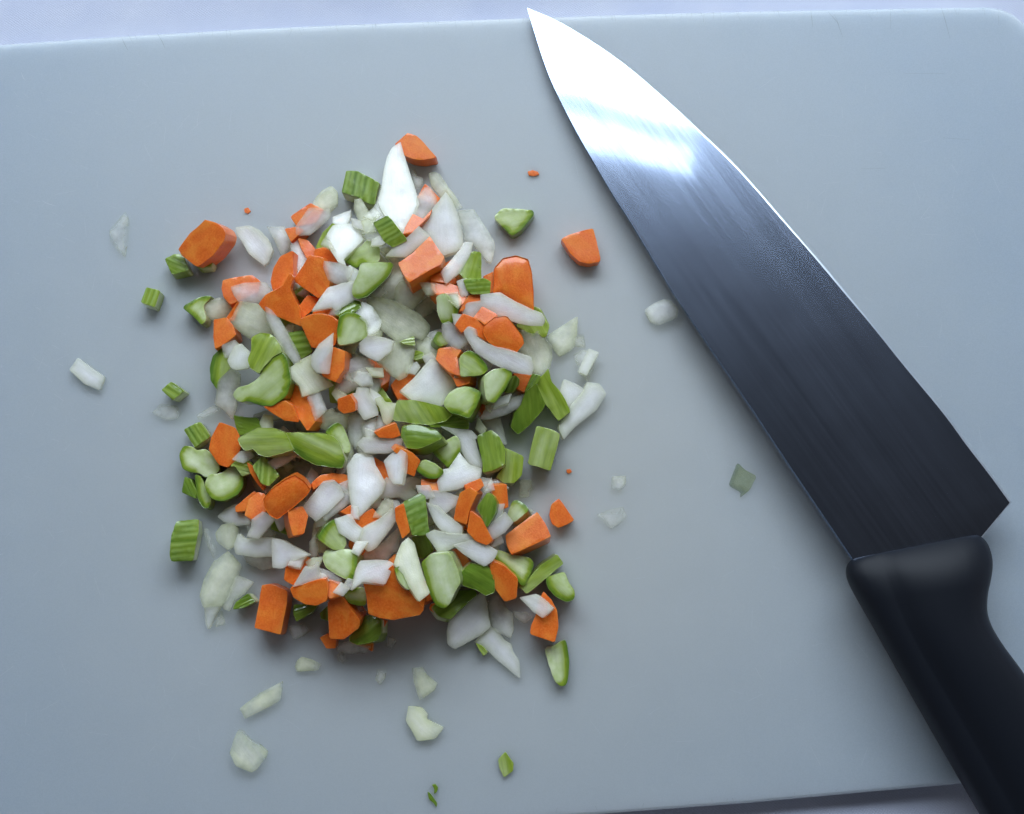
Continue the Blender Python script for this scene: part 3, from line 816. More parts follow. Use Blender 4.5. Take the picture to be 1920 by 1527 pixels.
# outlines in millimetres on the board; z is up from the board
BOARD_OUTLINE = [[-200.01,108.45],[-157.77,113.73],[-118.48,116.55],[-79.08,119.03],[-39.57,120.8],[0.0,122.4],[39.63,123.82],[79.3,124.89],[122.3,125.78],[149.1,126.14],[154.12,124.71],[157.09,122.4],[160.53,117.61],[162.13,110.56],[183.6,-91.5],[183.5,-95.5],[181.5,-98.6],[178,-100.2],[125.37,-105.81],[100.18,-107.94],[64.72,-111.05],[24.97,-113.87],[-23.46,-117.1],[-81.97,-120.32],[-140.35,-122.69],[-178.23,-124.09]]
CUT_MARKS = [["d",[[-120.42,115.85],[-119.48,113.73],[-118.2,111.44]]],["d",[[-118.49,116.73],[-116.69,113.73]]],["d",[[-109.46,117.08],[-107.85,114.43],[-106.74,111.97]]],["d",[[-116.35,116.55],[-115.6,114.96]]],["d",[[59.44,123.82],[59.19,120.8]]],["d",[[69.37,124.36],[70.75,121.16]]],["d",[[92.51,124.71],[92.72,122.04],[92.92,119.03]]],["d",[[97.78,124.36],[100.58,120.8],[101.99,115.85]]],["d",[[99.72,123.47],[101.03,119.92]]],["d",[[110.28,123.47],[111.5,121.51]]],["d",[[117.24,123.82],[116.78,118.5]]],["d",[[133.03,125.6],[133.93,121.51],[135.04,115.49]]],["d",[[120.4,103.9],[132.5,103.82]]],["d",[[105.45,73.27],[112.87,73.27]]],["d",[[130.88,82.98],[138.79,82.47]]],["d",[[-88.28,118.32],[-87.83,115.49]]],["d",[[-65.9,119.03],[-64.84,116.55]]],["d",[[-67.86,118.5],[-68.93,115.85]]],["d",[[150.53,122.93],[150.47,119.74]]],["d",[[-42.27,120.33],[-42.15,118.73]]],["d",[[52.53,123.81],[52.24,122.06]]],["d",[[-100.31,117.34],[-100.24,115.18]]],["d",[[-43.21,120.28],[-42.86,117.81]]],["d",[[112.89,125.23],[113.15,123.76]]],["d",[[-64.84,119.31],[-64.12,117.55]]],["d",[[31.59,123.18],[32.06,121.2]]],["d",[[-87.2,118.16],[-86.72,116.16]]],["d",[[-25.89,121.0],[-25.66,120.41]]],["d",[[82.35,124.6],[82.89,122.34]]],["d",[[134.86,125.49],[135.22,124.18]]],["d",[[138.62,125.51],[138.2,123.26]]],["d",[[-68.63,119.14],[-68.18,118.19]]],["d",[[58.43,123.97],[58.56,122.85]]],["d",[[-3.99,121.88],[-3.75,120.67]]],["d",[[47.43,123.68],[47.97,121.38]]],["d",[[136.9,125.5],[137.77,123.29]]],["d",[[70.01,124.28],[70.3,123.43]]],["d",[[146.16,125.55],[146.43,123.25]]],["d",[[81.05,124.57],[81.35,123.62]]],["d",[[44.65,123.6],[44.47,122.51]]],["d",[[117.43,125.32],[116.98,122.85]]],["d",[[103.58,125.04],[103.4,123.7]]],["d",[[-27.8,120.92],[-27.0,118.89]]],["d",[[-92.31,117.84],[-92.51,116.12]]],["d",[[82.25,124.6],[82.66,123.41]]],["d",[[150.32,125.58],[150.91,124.05]]],["d",[[-23.72,121.09],[-23.57,120.4]]],["d",[[-95.62,117.64],[-95.5,116.72]]],["d",[[54.23,123.86],[54.08,123.02]]],["d",[[121.02,125.4],[121.46,124.25]]],["d",[[128.52,125.46],[128.59,124.18]]],["d",[[30.79,123.15],[31.12,121.36]]],["d",[[40.95,123.5],[41.66,121.76]]],["d",[[27.41,123.03],[27.78,121.65]]],["d",[[-42.35,120.32],[-41.83,119.2]]],["d",[[31.06,123.16],[30.75,121.55]]],["d",[[3.61,122.17],[3.32,120.51]]],["d",[[55.61,123.9],[55.31,122.13]]],["d",[[58.61,123.98],[58.94,122.53]]],["d",[[-12.61,121.54],[-12.04,119.62]]],["d",[[-97.99,117.49],[-97.79,116.84]]],["d",[[145.82,125.55],[145.86,124.53]]],["d",[[49.62,123.74],[49.65,122.58]]],["d",[[-22.94,121.12],[-22.67,119.87]]],["d",[[-26.11,120.99],[-25.7,119.72]]],["d",[[-96.76,117.56],[-96.21,115.93]]],["d",[[-23.63,121.09],[-23.29,120.12]]],["d",[[-42.08,120.33],[-41.97,119.44]]],["d",[[76.96,124.47],[76.95,123.74]]],["d",[[-17.48,121.34],[-17.25,119.18]]],["d",[[117.84,125.33],[117.83,124.47]]],["d",[[64.55,124.14],[64.72,121.87]]],["d",[[-45.61,120.18],[-45.47,119.41]]],["d",[[-54.46,119.78],[-53.65,117.68]]],["d",[[-56.32,119.7],[-55.93,118.62]]],["d",[[62.4,124.08],[62.42,121.97]]],["d",[[61.07,-110.18],[60.66,-109.51]]],["d",[[59.15,-110.32],[59.52,-109.66]]],["d",[[78.05,-108.75],[77.9,-107.97]]],["d",[[82.19,-108.39],[82.13,-107.62]]],["d",[[89.44,-107.75],[89.96,-107.19]]],["d",[[23.51,-112.82],[22.94,-111.6]]],["d",[[12.05,-113.43],[12.5,-112.17]]],["d",[[55.17,-110.6],[55.13,-109.37]]],["d",[[48.54,-111.07],[49.06,-110.46]]],["d",[[36.02,-111.96],[36.33,-110.83]]],["w",[[-150.53,104.25],[-149.93,102.68],[-149.02,101.46]]],["w",[[-141.36,62.97],[-139.2,61.96],[-137.07,61.29]]],["w",[[-152.37,97.98],[-150.94,96.25]]],["w",[[-142.09,95.56],[-140.73,94.69]]],["w",[[-136.72,55.94],[-134.26,54.94]]],["w",[[-133.53,51.11],[-130.75,49.95]]],["w",[[-132.61,34.31],[-131.34,34.14]]],["w",[[-124.34,31.04],[-122.73,30.39]]],["w",[[-133.82,-0.08],[-132.22,-0.87]]],["w",[[-136.63,91.75],[-133.33,90.89]]],["w",[[-117.53,38.43],[-116.17,38.04]]],["w",[[-144.35,97.79],[-143.14,97.18]]],["w",[[-113.15,100.91],[-111.28,99.48]]],["w",[[-101.51,-8.78],[-99.95,-9.91]]],["w",[[-149.44,9.87],[-148.16,9.61]]],["w",[[-117.49,37.67],[-114.88,36.71]]],["w",[[-121.53,61.42],[-118.99,60.75]]],["w",[[-125.21,5.27],[-124.18,4.94]]],["w",[[-122.0,1.01],[-119.67,0.53]]],["w",[[-102.17,2.34],[-101.62,1.97]]],["w",[[-116.84,-4.62],[-115.63,-4.78]]],["w",[[-138.1,37.37],[-136.48,36.77]]],["w",[[-115.28,106.81],[-114.34,106.67]]],["w",[[-149.89,97.75],[-147.75,96.0]]],["w",[[-147.87,40.59],[-146.56,40.2]]],["w",[[-132.79,22.19],[-131.47,21.55]]],["w",[[-143.92,63.06],[-142.04,62.72]]],["w",[[-115.75,56.34],[-114.71,56.18]]],["w",[[-131.99,27.55],[-130.7,26.74]]],["w",[[-109.59,25.22],[-108.21,24.69]]],["w",[[-124.84,15.16],[-122.77,14.41]]],["w",[[-130.32,74.09],[-128.24,73.13]]],["w",[[-149.35,50.54],[-146.84,49.6]]],["w",[[-104.15,57.12],[-102.14,55.62]]],["w",[[-138.98,45.47],[-136.54,45.03]]],["w",[[-114.94,-7.65],[-113.14,-8.79]]],["w",[[-113.51,32.71],[-111.59,32.39]]],["w",[[-155.59,87.62],[-154.92,87.2]]],["w",[[-151.35,93.57],[-150.45,92.91]]],["w",[[-148.03,-2.04],[-145.58,-2.46]]],["w",[[-114.72,-1.38],[-113.18,-2.57]]],["w",[[-113.83,102.11],[-112.23,101.08]]],["w",[[-117.81,92.57],[-115.35,91.03]]],["w",[[-150.84,63.66],[-148.5,62.54]]],["w",[[-142.55,82.77],[-140.53,82.24]]],["w",[[-113.67,54.59],[-112.2,54.08]]],["w",[[-134.73,51.41],[-132.98,51.14]]],["w",[[-101.98,52.11],[-101.1,51.56]]],["w",[[-114.39,8.53],[-112.81,7.66]]],["w",[[-125.94,22.69],[-125.14,22.1]]],["w",[[-145.15,9.52],[-143.67,8.43]]],["w",[[-127.46,13.16],[-126.26,12.9]]],["w",[[-141.22,29.94],[-140.1,29.6]]],["w",[[-113.02,-15.71],[-110.92,-16.3]]],["w",[[-127.95,-3.52],[-126.83,-4.05]]],["w",[[-145.3,103.9],[-143.84,103.28]]],["w",[[-144.63,58.92],[-142.31,58.2]]],["w",[[-140.59,-20.28],[-138.78,-21.01]]],["w",[[-125.28,-1.18],[-123.7,-2.22]]],["w",[[-125.47,12.94],[-124.19,12.05]]],["w",[[-110.81,-16.53],[-109.75,-16.95]]],["w",[[-138.24,13.31],[-135.76,11.96]]],["w",[[-109.42,74.48],[-108.2,74.21]]],["w",[[-140.81,14.93],[-138.58,13.4]]],["w",[[-135.96,-4.93],[-134.46,-5.37]]],["w",[[-117.22,95.38],[-114.68,94.96]]],["w",[[-138.35,59.42],[-136.34,58.44]]],["w",[[-153.61,62.27],[-151.95,61.63]]],["w",[[-140.65,30.01],[-139.42,29.04]]],["w",[[-126.88,90.89],[-124.76,90.29]]],["w",[[-143.07,-7.64],[-142.37,-8.14]]],["w",[[-103.9,57.12],[-101.86,55.82]]],["w",[[-135.44,18.55],[-133.25,17.38]]],["w",[[-136.34,8.77],[-134.61,7.43]]],["w",[[-127.37,91.69],[-125.99,91.09]]],["w",[[-113.52,18.21],[-112.57,17.76]]],["w",[[-117.62,24.21],[-115.05,23.66]]],["w",[[-120.89,90.36],[-120.09,89.73]]],["w",[[-133.21,12.96],[-131.5,12.13]]],["w",[[-118.79,46.3],[-117.79,46.0]]],["w",[[-126.74,-43.73],[-129.19,-46.26]]],["w",[[65.65,29.84],[67.53,27.62]]],["w",[[108.25,100.0],[108.1,97.63]]],["w",[[74.28,30.94],[75.7,28.25]]],["w",[[7.14,-54.78],[9.46,-59.41]]],["w",[[-119.76,49.01],[-118.38,48.55]]],["w",[[74.35,-46.0],[75.8,-46.96]]],["w",[[-28.09,-49.18],[-32.01,-51.75]]],["w",[[22.76,76.39],[23.34,74.49]]],["w",[[3.3,-13.95],[5.01,-15.22]]],["w",[[80.75,102.76],[75.81,99.1]]],["w",[[126.92,24.74],[126.01,20.69]]],["w",[[32.43,-94.35],[31.13,-96.2]]],["w",[[99.7,3.47],[98.0,-1.1]]],["w",[[-144.7,-54.53],[-146.12,-57.43]]],["w",[[2.18,8.39],[5.2,6.26]]],["w",[[-138.67,0.07],[-139.88,-2.84]]],["w",[[13.79,-90.95],[12.42,-91.42]]],["w",[[78.97,-25.14],[81.62,-25.57]]],["w",[[-85.54,91.86],[-86.02,85.45]]],["w",[[-53.83,-74.02],[-54.63,-75.19]]],["w",[[98.03,-20.64],[93.47,-21.71]]],["w",[[65.78,33.19],[60.79,29.69]]],["w",[[100.61,13.33],[98.01,10.9]]],["w",[[-123.61,99.87],[-121.68,99.36]]],["w",[[-102.88,0.75],[-104.89,-2.3]]],["w",[[-26.8,-30.39],[-24.89,-33.05]]],["w",[[70.46,20.85],[75.19,17.69]]],["w",[[59.74,28.19],[61.1,24.69]]],["w",[[23.93,59.22],[25.91,59.2]]],["w",[[80.23,77.06],[80.4,75.07]]],["w",[[-91.92,70.97],[-91.32,69.21]]],["w",[[-147.34,84.57],[-144.1,82.66]]],["w",[[-138.92,104.52],[-138.19,101.2]]],["w",[[56.84,97.95],[57.67,94.82]]],["w",[[-135.23,-92.18],[-134.22,-92.94]]],["w",[[-12.45,72.31],[-13.47,69.62]]],["w",[[-118.99,97.77],[-120.44,95.85]]],["w",[[78.93,7.37],[76.54,6.85]]],["w",[[-78.94,50.02],[-82.44,47.56]]],["w",[[-51.77,88.26],[-55.04,82.65]]],["w",[[23.22,108.84],[24.55,108.7]]],["w",[[-105.09,101.26],[-100.56,100.45]]],["w",[[114.72,64.33],[111.24,64.03]]],["w",[[79.8,-83.02],[78.88,-83.19]]],["w",[[-60.53,-21.82],[-61.75,-22.03]]],["w",[[-62.23,-70.04],[-59.58,-71.01]]],["w",[[-51.71,-36.58],[-53.36,-36.96]]],["w",[[63.23,-47.32],[59.95,-49.14]]],["w",[[119.6,29.07],[120.03,27.03]]],["w",[[76.38,4.19],[77.46,2.9]]],["w",[[58.56,-21.57],[56.75,-23.84]]],["w",[[-8.71,74.73],[-9.28,73.96]]],["w",[[-13.87,-52.17],[-14.54,-53.24]]],["w",[[-78.0,-68.83],[-80.13,-73.57]]],["w",[[103.62,10.62],[99.0,9.06]]],["w",[[-53.52,27.52],[-50.58,26.83]]],["w",[[132.61,85.71],[132.21,84.23]]],["w",[[-124.09,-30.37],[-123.3,-31.07]]],["w",[[-103.67,-29.45],[-103.85,-30.25]]],["w",[[-79.06,-92.51],[-76.15,-94.77]]],["w",[[-27.15,-56.63],[-28.67,-61.23]]],["w",[[5.71,67.11],[6.77,66.41]]],["w",[[93.26,84.01],[99.51,83.51]]],["w",[[-88.17,-78.41],[-85.06,-79.23]]],["w",[[-82.15,-66.08],[-83.45,-69.87]]],["w",[[68.39,-74.25],[70.09,-77.64]]],["w",[[-21.26,84.37],[-24.87,82.18]]],["w",[[89.14,63.16],[88.58,59.62]]],["w",[[64.11,92.0],[65.67,88.65]]],["w",[[-128.01,-10.74],[-129.92,-13.02]]],["w",[[37.88,-21.61],[39.93,-23.27]]],["w",[[141.22,34.99],[141.4,33.73]]],["w",[[-89.4,72.19],[-94.13,71.07]]],["w",[[98.87,-96.16],[96.7,-101.21]]],["w",[[5.72,17.19],[0.05,16.22]]],["w",[[125.68,3.45],[123.29,1.46]]],["w",[[133.53,-83.58],[136.64,-87.92]]],["w",[[-100.12,87.78],[-101.62,85.76]]],["w",[[0.95,-28.37],[5.68,-28.98]]],["w",[[-70.0,14.31],[-67.58,9.93]]],["w",[[68.26,45.35],[70.56,44.53]]],["w",[[-31.78,91.93],[-27.18,89.4]]],["w",[[50.86,-94.24],[45.57,-94.57]]],["w",[[-43.05,73.07],[-41.08,70.09]]],["w",[[2.83,-8.55],[5.12,-13.47]]],["w",[[-67.1,7.84],[-71.9,5.99]]],["w",[[-65.03,55.1],[-65.72,54.59]]],["w",[[-110.99,-6.24],[-111.09,-7.92]]],["w",[[-139.07,63.61],[-141.48,61.24]]],["w",[[130.26,-57.5],[129.31,-57.56]]],["w",[[-100.87,106.64],[-100.15,103.76]]],["w",[[-133.93,-9.36],[-131.53,-10.08]]],["w",[[-75.5,-60.74],[-74.88,-62.77]]],["w",[[-137.66,14.9],[-139.11,10.68]]],["w",[[111.23,-62.0],[112.22,-63.02]]],["w",[[68.08,-58.27],[67.77,-63.34]]],["w",[[10.58,47.02],[11.35,46.55]]],["w",[[35.31,-79.12],[32.24,-80.03]]],["w",[[41.41,-85.17],[38.13,-87.26]]],["w",[[-29.38,-3.66],[-27.85,-4.58]]],["w",[[46.2,-97.2],[45.72,-99.93]]],["w",[[-47.76,9.58],[-50.36,7.65]]],["w",[[132.97,74.42],[134.82,71.12]]],["w",[[-29.13,-70.27],[-33.92,-73.12]]],["w",[[29.3,102.64],[28.32,98.54]]],["w",[[-8.45,46.97],[-12.01,42.14]]],["w",[[-117.71,-34.3],[-116.13,-37.53]]],["w",[[104.92,-91.2],[104.07,-92.73]]],["w",[[121.07,68.67],[122.72,63.32]]],["w",[[-59.27,48.92],[-65.22,47.92]]],["w",[[-58.17,22.74],[-57.18,21.54]]],["w",[[-73.36,-94.95],[-71.47,-95.41]]],["w",[[-95.63,91.48],[-95.8,86.16]]],["w",[[92.02,-26.73],[91.33,-27.16]]],["w",[[-64.66,-91.36],[-62.56,-91.8]]],["w",[[-9.87,49.58],[-10.02,48.49]]],["w",[[-77.47,-90.67],[-72.48,-92.99]]],["w",[[-93.19,-97.33],[-95.16,-100.71]]],["w",[[-113.41,97.16],[-114.67,95.83]]],["w",[[-91.49,-64.76],[-92.41,-65.14]]],["w",[[128.25,-7.03],[128.66,-8.31]]],["w",[[-34.81,-96.34],[-33.89,-97.4]]],["w",[[-111.63,80.78],[-108.65,75.14]]],["w",[[-131.27,66.26],[-137.48,64.98]]],["w",[[137.84,54.37],[140.16,48.66]]],["w",[[-8.81,-41.25],[-8.32,-41.98]]],["w",[[-48.2,-50.14],[-51.07,-52.51]]],["w",[[-15.01,-7.74],[-14.32,-11.38]]],["w",[[94.62,64.38],[92.59,58.34]]],["w",[[99.43,69.04],[93.9,68.36]]],["w",[[-103.27,50.01],[-102.36,49.33]]],["w",[[135.06,19.19],[133.72,18.62]]],["w",[[-140.06,-73.88],[-144.55,-77.39]]],["w",[[48.89,-5.07],[47.92,-5.94]]],["w",[[7.06,12.45],[10.7,10.61]]],["w",[[-55.82,-1.17],[-54.78,-3.51]]],["w",[[-45.18,-20.62],[-50.97,-20.99]]],["w",[[96.84,-67.19],[100.27,-71.72]]],["w",[[-74.18,81.62],[-74.01,76.39]]],["w",[[-49.95,-29.59],[-46.08,-34.2]]],["w",[[-18.34,4.77],[-18.83,-0.84]]],["w",[[135.77,-5.74],[136.25,-9.85]]],["w",[[-130.34,15.76],[-134.67,13.38]]],["w",[[-127.58,-70.93],[-125.13,-76.32]]],["w",[[-44.58,61.25],[-45.33,55.31]]],["w",[[-23.72,-73.44],[-25.32,-75.48]]],["w",[[-62.35,-0.95],[-61.39,-3.65]]],["w",[[37.8,-74.92],[37.37,-76.35]]],["w",[[-86.89,27.34],[-87.38,25.84]]],["w",[[-128.15,38.13],[-127.5,37.36]]],["w",[[6.29,-83.78],[5.78,-88.21]]],["w",[[87.37,-67.67],[84.37,-68.49]]],["w",[[50.09,82.17],[47.32,81.02]]],["w",[[-11.35,-77.83],[-10.26,-79.17]]],["w",[[88.11,-20.18],[88.98,-20.42]]],["w",[[-50.26,107.96],[-51.85,106.95]]],["w",[[-70.85,23.54],[-70.85,20.29]]],["w",[[32.05,-32.53],[32.28,-33.78]]],["w",[[131.44,-38.82],[134.4,-39.62]]],["w",[[65.43,-97.14],[66.2,-97.3]]],["w",[[-10.56,16.48],[-15.58,14.7]]],["w",[[-53.87,17.18],[-55.17,11.61]]],["w",[[-91.97,22.88],[-87.76,21.67]]],["w",[[-135.66,-86.39],[-135.69,-90.01]]],["w",[[-128.24,57.38],[-127.33,51.57]]],["w",[[6.79,45.93],[2.31,45.66]]],["w",[[3.66,63.96],[7.11,59.02]]],["w",[[-110.57,-6.38],[-111.43,-8.93]]],["w",[[70.16,-81.6],[65.95,-83.55]]],["w",[[-94.75,95.95],[-94.08,93.25]]],["w",[[-89.85,-74.19],[-85.77,-77.3]]],["w",[[126.96,82.39],[123.96,81.52]]],["w",[[-90.97,67.48],[-87.37,67.03]]],["w",[[-36.83,-70.34],[-37.72,-70.86]]],["w",[[-33.62,23.45],[-31.76,22.27]]],["w",[[-71.74,-39.4],[-71.05,-40.58]]],["w",[[-86.11,12.25],[-86.45,10.12]]],["w",[[54.71,61.08],[52.46,57.29]]],["w",[[-96.05,-50.71],[-94.71,-54.09]]],["w",[[23.33,-26.13],[23.51,-27.18]]],["w",[[75.54,-71.92],[75.51,-75.63]]],["w",[[-68.87,-79.44],[-69.87,-81.0]]],["w",[[83.09,-96.07],[85.61,-101.12]]],["w",[[-9.88,69.2],[-11.57,66.99]]],["w",[[62.05,-17.04],[65.43,-18.25]]],["w",[[97.11,4.78],[96.17,-0.75]]],["w",[[-20.13,1.68],[-21.42,-3.48]]],["w",[[-94.55,88.3],[-97.3,85.44]]],["w",[[-59.38,-78.19],[-62.69,-79.44]]],["w",[[132.16,-67.34],[130.45,-68.94]]],["w",[[-143.64,-36.29],[-145.27,-38.24]]],["w",[[-10.74,-13.71],[-7.51,-16.94]]],["w",[[13.58,24.23],[17.19,22.9]]],["w",[[-55.58,-45.52],[-53.09,-46.99]]],["w",[[-93.48,19.4],[-93.75,18.03]]],["w",[[-133.78,3.85],[-130.79,1.72]]],["w",[[-105.32,86.66],[-105.71,80.32]]],["w",[[101.85,-3.06],[102.15,-4.16]]],["w",[[-70.75,39.51],[-72.16,39.24]]],["w",[[125.3,5.01],[125.62,2.8]]],["w",[[133.52,67.57],[132.47,63.81]]],["w",[[-94.33,59.42],[-99.55,59.16]]],["w",[[60.41,-80.25],[64.58,-81.57]]],["w",[[69.81,58.89],[70.44,52.42]]],["w",[[-53.38,-52.94],[-49.59,-55.04]]],["w",[[-71.34,-1.67],[-69.01,-6.81]]],["w",[[66.18,-0.7],[64.38,-3.33]]],["w",[[85.54,51.85],[84.81,47.66]]],["w",[[-38.87,98.98],[-34.98,96.56]]],["w",[[-85.95,-52.11],[-85.78,-57.84]]],["w",[[93.83,-46.02],[94.17,-46.92]]],["w",[[11.44,-49.64],[9.66,-50.09]]],["w",[[-98.67,-95.01],[-100.78,-97.31]]],["w",[[66.76,75.73],[65.98,70.96]]],["w",[[26.29,73.11],[30.2,71.21]]],["w",[[110.69,78.26],[111.97,78.23]]],["w",[[78.77,23.11],[79.4,16.76]]],["w",[[28.19,50.57],[27.7,49.89]]],["w",[[-66.55,-40.3],[-65.73,-40.77]]],["w",[[0.62,36.59],[-0.73,36.46]]],["w",[[83.76,23.6],[81.03,21.69]]],["w",[[44.58,36.84],[47.05,34.63]]],["w",[[83.56,32.82],[85.79,30.72]]],["w",[[-123.99,39.19],[-124.62,35.34]]],["w",[[24.06,44.76],[25.0,44.68]]],["w",[[-52.92,65.27],[-53.35,62.92]]],["w",[[70.42,-20.69],[67.97,-24.84]]],["w",[[1.6,15.53],[2.24,14.58]]],["w",[[80.56,0.14],[86.02,-1.68]]],["w",[[18.83,-25.2],[19.09,-26.62]]],["w",[[144.86,71.55],[147.05,65.38]]],["w",[[-114.06,0.26],[-113.8,-1.89]]],["w",[[119.29,18.15],[122.67,18.02]]],["w",[[-144.94,-42.27],[-149.89,-44.49]]],["w",[[-133.14,-35.62],[-131.06,-38.3]]],["w",[[-63.71,41.51],[-59.75,39.72]]],["w",[[-118.14,-91.93],[-112.4,-92.69]]],["w",[[-98.14,90.58],[-100.67,87.66]]],["w",[[73.11,-1.6],[72.58,-2.74]]],["w",[[45.6,-2.43],[44.79,-2.52]]],["w",[[-127.33,-35.82],[-130.22,-36.52]]],["w",[[56.04,-12.34],[57.06,-15.47]]],["w",[[26.01,103.04],[28.84,98.64]]],["w",[[-74.89,5.75],[-72.93,3.75]]],["w",[[37.96,-49.25],[34.69,-49.7]]],["w",[[-92.25,34.63],[-90.15,34.23]]],["w",[[19.58,-22.67],[20.84,-23.88]]],["w",[[-125.14,69.22],[-125.01,66.87]]],["w",[[105.7,-13.23],[107.05,-15.97]]],["w",[[-134.61,-47.11],[-136.39,-49.0]]],["w",[[62.05,48.57],[63.61,47.2]]],["w",[[-91.48,-21.61],[-93.3,-25.85]]],["w",[[-116.19,-53.71],[-115.84,-56.43]]],["w",[[-3.8,14.23],[-1.42,12.46]]],["w",[[36.8,-43.6],[35.06,-44.08]]],["w",[[105.27,-60.4],[101.36,-64.97]]],["w",[[-106.47,-55.74],[-107.78,-56.17]]],["w",[[21.74,-88.67],[24.84,-92.68]]],["w",[[113.7,13.74],[115.42,12.85]]],["w",[[91.54,16.46],[93.17,13.71]]],["w",[[122.36,52.61],[128.43,52.24]]],["w",[[-58.35,24.24],[-60.68,24.05]]],["w",[[-119.82,-77.34],[-118.37,-78.63]]],["w",[[125.5,58.01],[122.91,57.16]]],["w",[[-63.47,60.99],[-63.87,56.91]]],["w",[[-34.07,-1.38],[-30.84,-5.74]]],["w",[[117.86,-51.11],[116.87,-51.71]]],["w",[[-79.34,63.66],[-73.72,60.61]]],["w",[[108.05,-82.41],[107.74,-83.71]]],["w",[[-27.02,96.78],[-29.23,96.05]]],["w",[[-63.11,-88.43],[-58.53,-91.6]]],["w",[[-58.35,-33.53],[-53.03,-35.36]]],["w",[[-34.56,32.88],[-36.39,29.16]]],["w",[[-79.83,81.39],[-80.01,80.42]]],["w",[[104.53,33.16],[106.7,31.79]]],["w",[[-118.69,38.99],[-118.92,35.87]]],["w",[[-53.81,44.59],[-53.45,39.28]]],["w",[[-22.09,-54.03],[-22.0,-55.41]]],["w",[[-96.68,-69.6],[-96.36,-72.3]]],["w",[[-0.13,-69.33],[0.88,-71.73]]],["w",[[-45.76,107.19],[-46.18,103.42]]],["w",[[-5.92,10.27],[-5.5,5.5]]],["w",[[-91.03,-95.18],[-86.05,-96.96]]],["w",[[-95.83,-59.39],[-94.99,-60.23]]],["w",[[6.87,-67.92],[2.12,-70.38]]],["w",[[140.63,97.48],[141.07,96.07]]],["w",[[69.54,10.29],[65.86,6.51]]],["w",[[137.28,-35.94],[133.77,-37.35]]],["w",[[-121.19,-77.99],[-120.02,-78.32]]],["w",[[93.04,46.81],[92.54,45.95]]],["w",[[-86.47,-43.7],[-83.0,-44.1]]],["w",[[125.65,61.32],[122.43,57.16]]],["w",[[29.26,-53.72],[28.77,-54.39]]],["w",[[-93.53,-7.38],[-95.46,-7.57]]],["w",[[21.28,80.46],[18.32,78.83]]],["w",[[1.66,-34.43],[5.9,-36.37]]],["w",[[79.22,-71.91],[80.42,-73.41]]],["w",[[-97.65,-79.58],[-96.98,-82.24]]],["w",[[1.23,-40.28],[2.61,-42.41]]],["w",[[70.4,-55.76],[71.05,-56.66]]],["w",[[116.5,-46.48],[115.49,-49.24]]],["w",[[129.06,14.68],[130.04,13.82]]],["w",[[-47.3,-20.57],[-44.75,-25.93]]],["w",[[38.86,8.89],[36.84,5.25]]],["w",[[29.39,1.15],[29.09,-2.34]]],["w",[[94.22,66.28],[92.21,64.66]]],["w",[[100.7,93.01],[100.69,89.47]]],["w",[[58.35,63.95],[59.37,62.76]]],["w",[[13.02,-15.63],[14.75,-15.63]]],["w",[[-87.51,-90.61],[-86.83,-94.14]]],["w",[[-64.5,-32.5],[-68.05,-34.91]]],["w",[[-149.91,12.81],[-149.8,11.76]]],["w",[[80.76,38.52],[83.2,35.01]]],["w",[[19.88,0.9],[16.62,-0.67]]],["w",[[-52.4,94.92],[-52.8,91.9]]],["w",[[6.02,32.37],[7.02,32.35]]],["w",[[-108.2,88.21],[-111.77,86.25]]],["w",[[-78.66,-42.7],[-79.07,-43.69]]],["w",[[70.01,58.12],[68.41,58.1]]],["w",[[-68.42,53.67],[-73.21,51.32]]],["w",[[19.0,75.83],[20.01,70.94]]],["w",[[-127.15,-83.7],[-131.9,-86.32]]],["w",[[52.19,-24.0],[49.98,-24.18]]],["w",[[-63.4,81.62],[-58.82,78.6]]],["w",[[-118.86,-49.34],[-116.82,-54.41]]],["w",[[69.16,-37.94],[68.27,-38.4]]],["w",[[-73.56,27.84],[-72.41,23.34]]],["w",[[102.57,-48.53],[98.17,-49.52]]],["w",[[-46.18,-1.47],[-49.75,-5.22]]]]
KNIFE_SPINE = [[4.6,124.64,1.78],[7.35,114.36,2.23],[10.87,102.24,2.77],[15.32,91.68,3.27],[20.03,81.76,3.75],[25.48,71.45,4.27],[30.86,61.26,4.78],[33.0,58.06,4.95],[40.69,43.9,5.67],[47.22,31.78,6.28],[53.26,22.24,6.78],[58.34,13.77,7.22],[64.81,3.51,7.76],[70.21,-5.22,8.22],[72.59,-9.39,8.43],[82.99,-26.47,9.32],[93.84,-44.05,10.24]]
KNIFE_EDGE = [[4.6,124.64,1.78],[13.44,120.55,2.16],[20.43,115.97,2.5],[28.01,110.52,2.9],[35.68,104.23,3.32],[43.57,96.58,3.8],[50.6,89.54,4.24],[57.86,81.7,4.71],[65.51,73.59,5.2],[72.72,64.56,5.72],[80.56,54.14,6.3],[89.18,43.03,6.93],[97.64,31.42,7.57],[104.72,21.92,8.1],[112.5,10.63,8.71],[123.48,-4.21,9.53],[128.51,-12.67,9.97],[133.84,-20.28,10.39],[139.17,-28.86,10.84]]
KNIFE_TAIL = [[96.07,-48.45,10.46],[129.79,-39.24,10.98]]
HANDLE_LEFT = [[94.69,-44.49,10.28],[93.64,-44.93,10.27],[92.68,-46.25,10.3],[92.4,-48.59,10.37],[93.0,-50.93,10.48],[94.82,-54.71,10.66],[97.3,-59.34,10.89],[100.28,-65.09,11.18],[104.36,-73.35,11.59],[111.29,-86.95,12.26],[120.56,-104.93,13.16],[127.84,-118.63,13.85],[137.38,-135.96,14.72],[144.49,-147.54,15.33],[148.62,-153.89,15.67],[154.32,-157.64,15.95]]
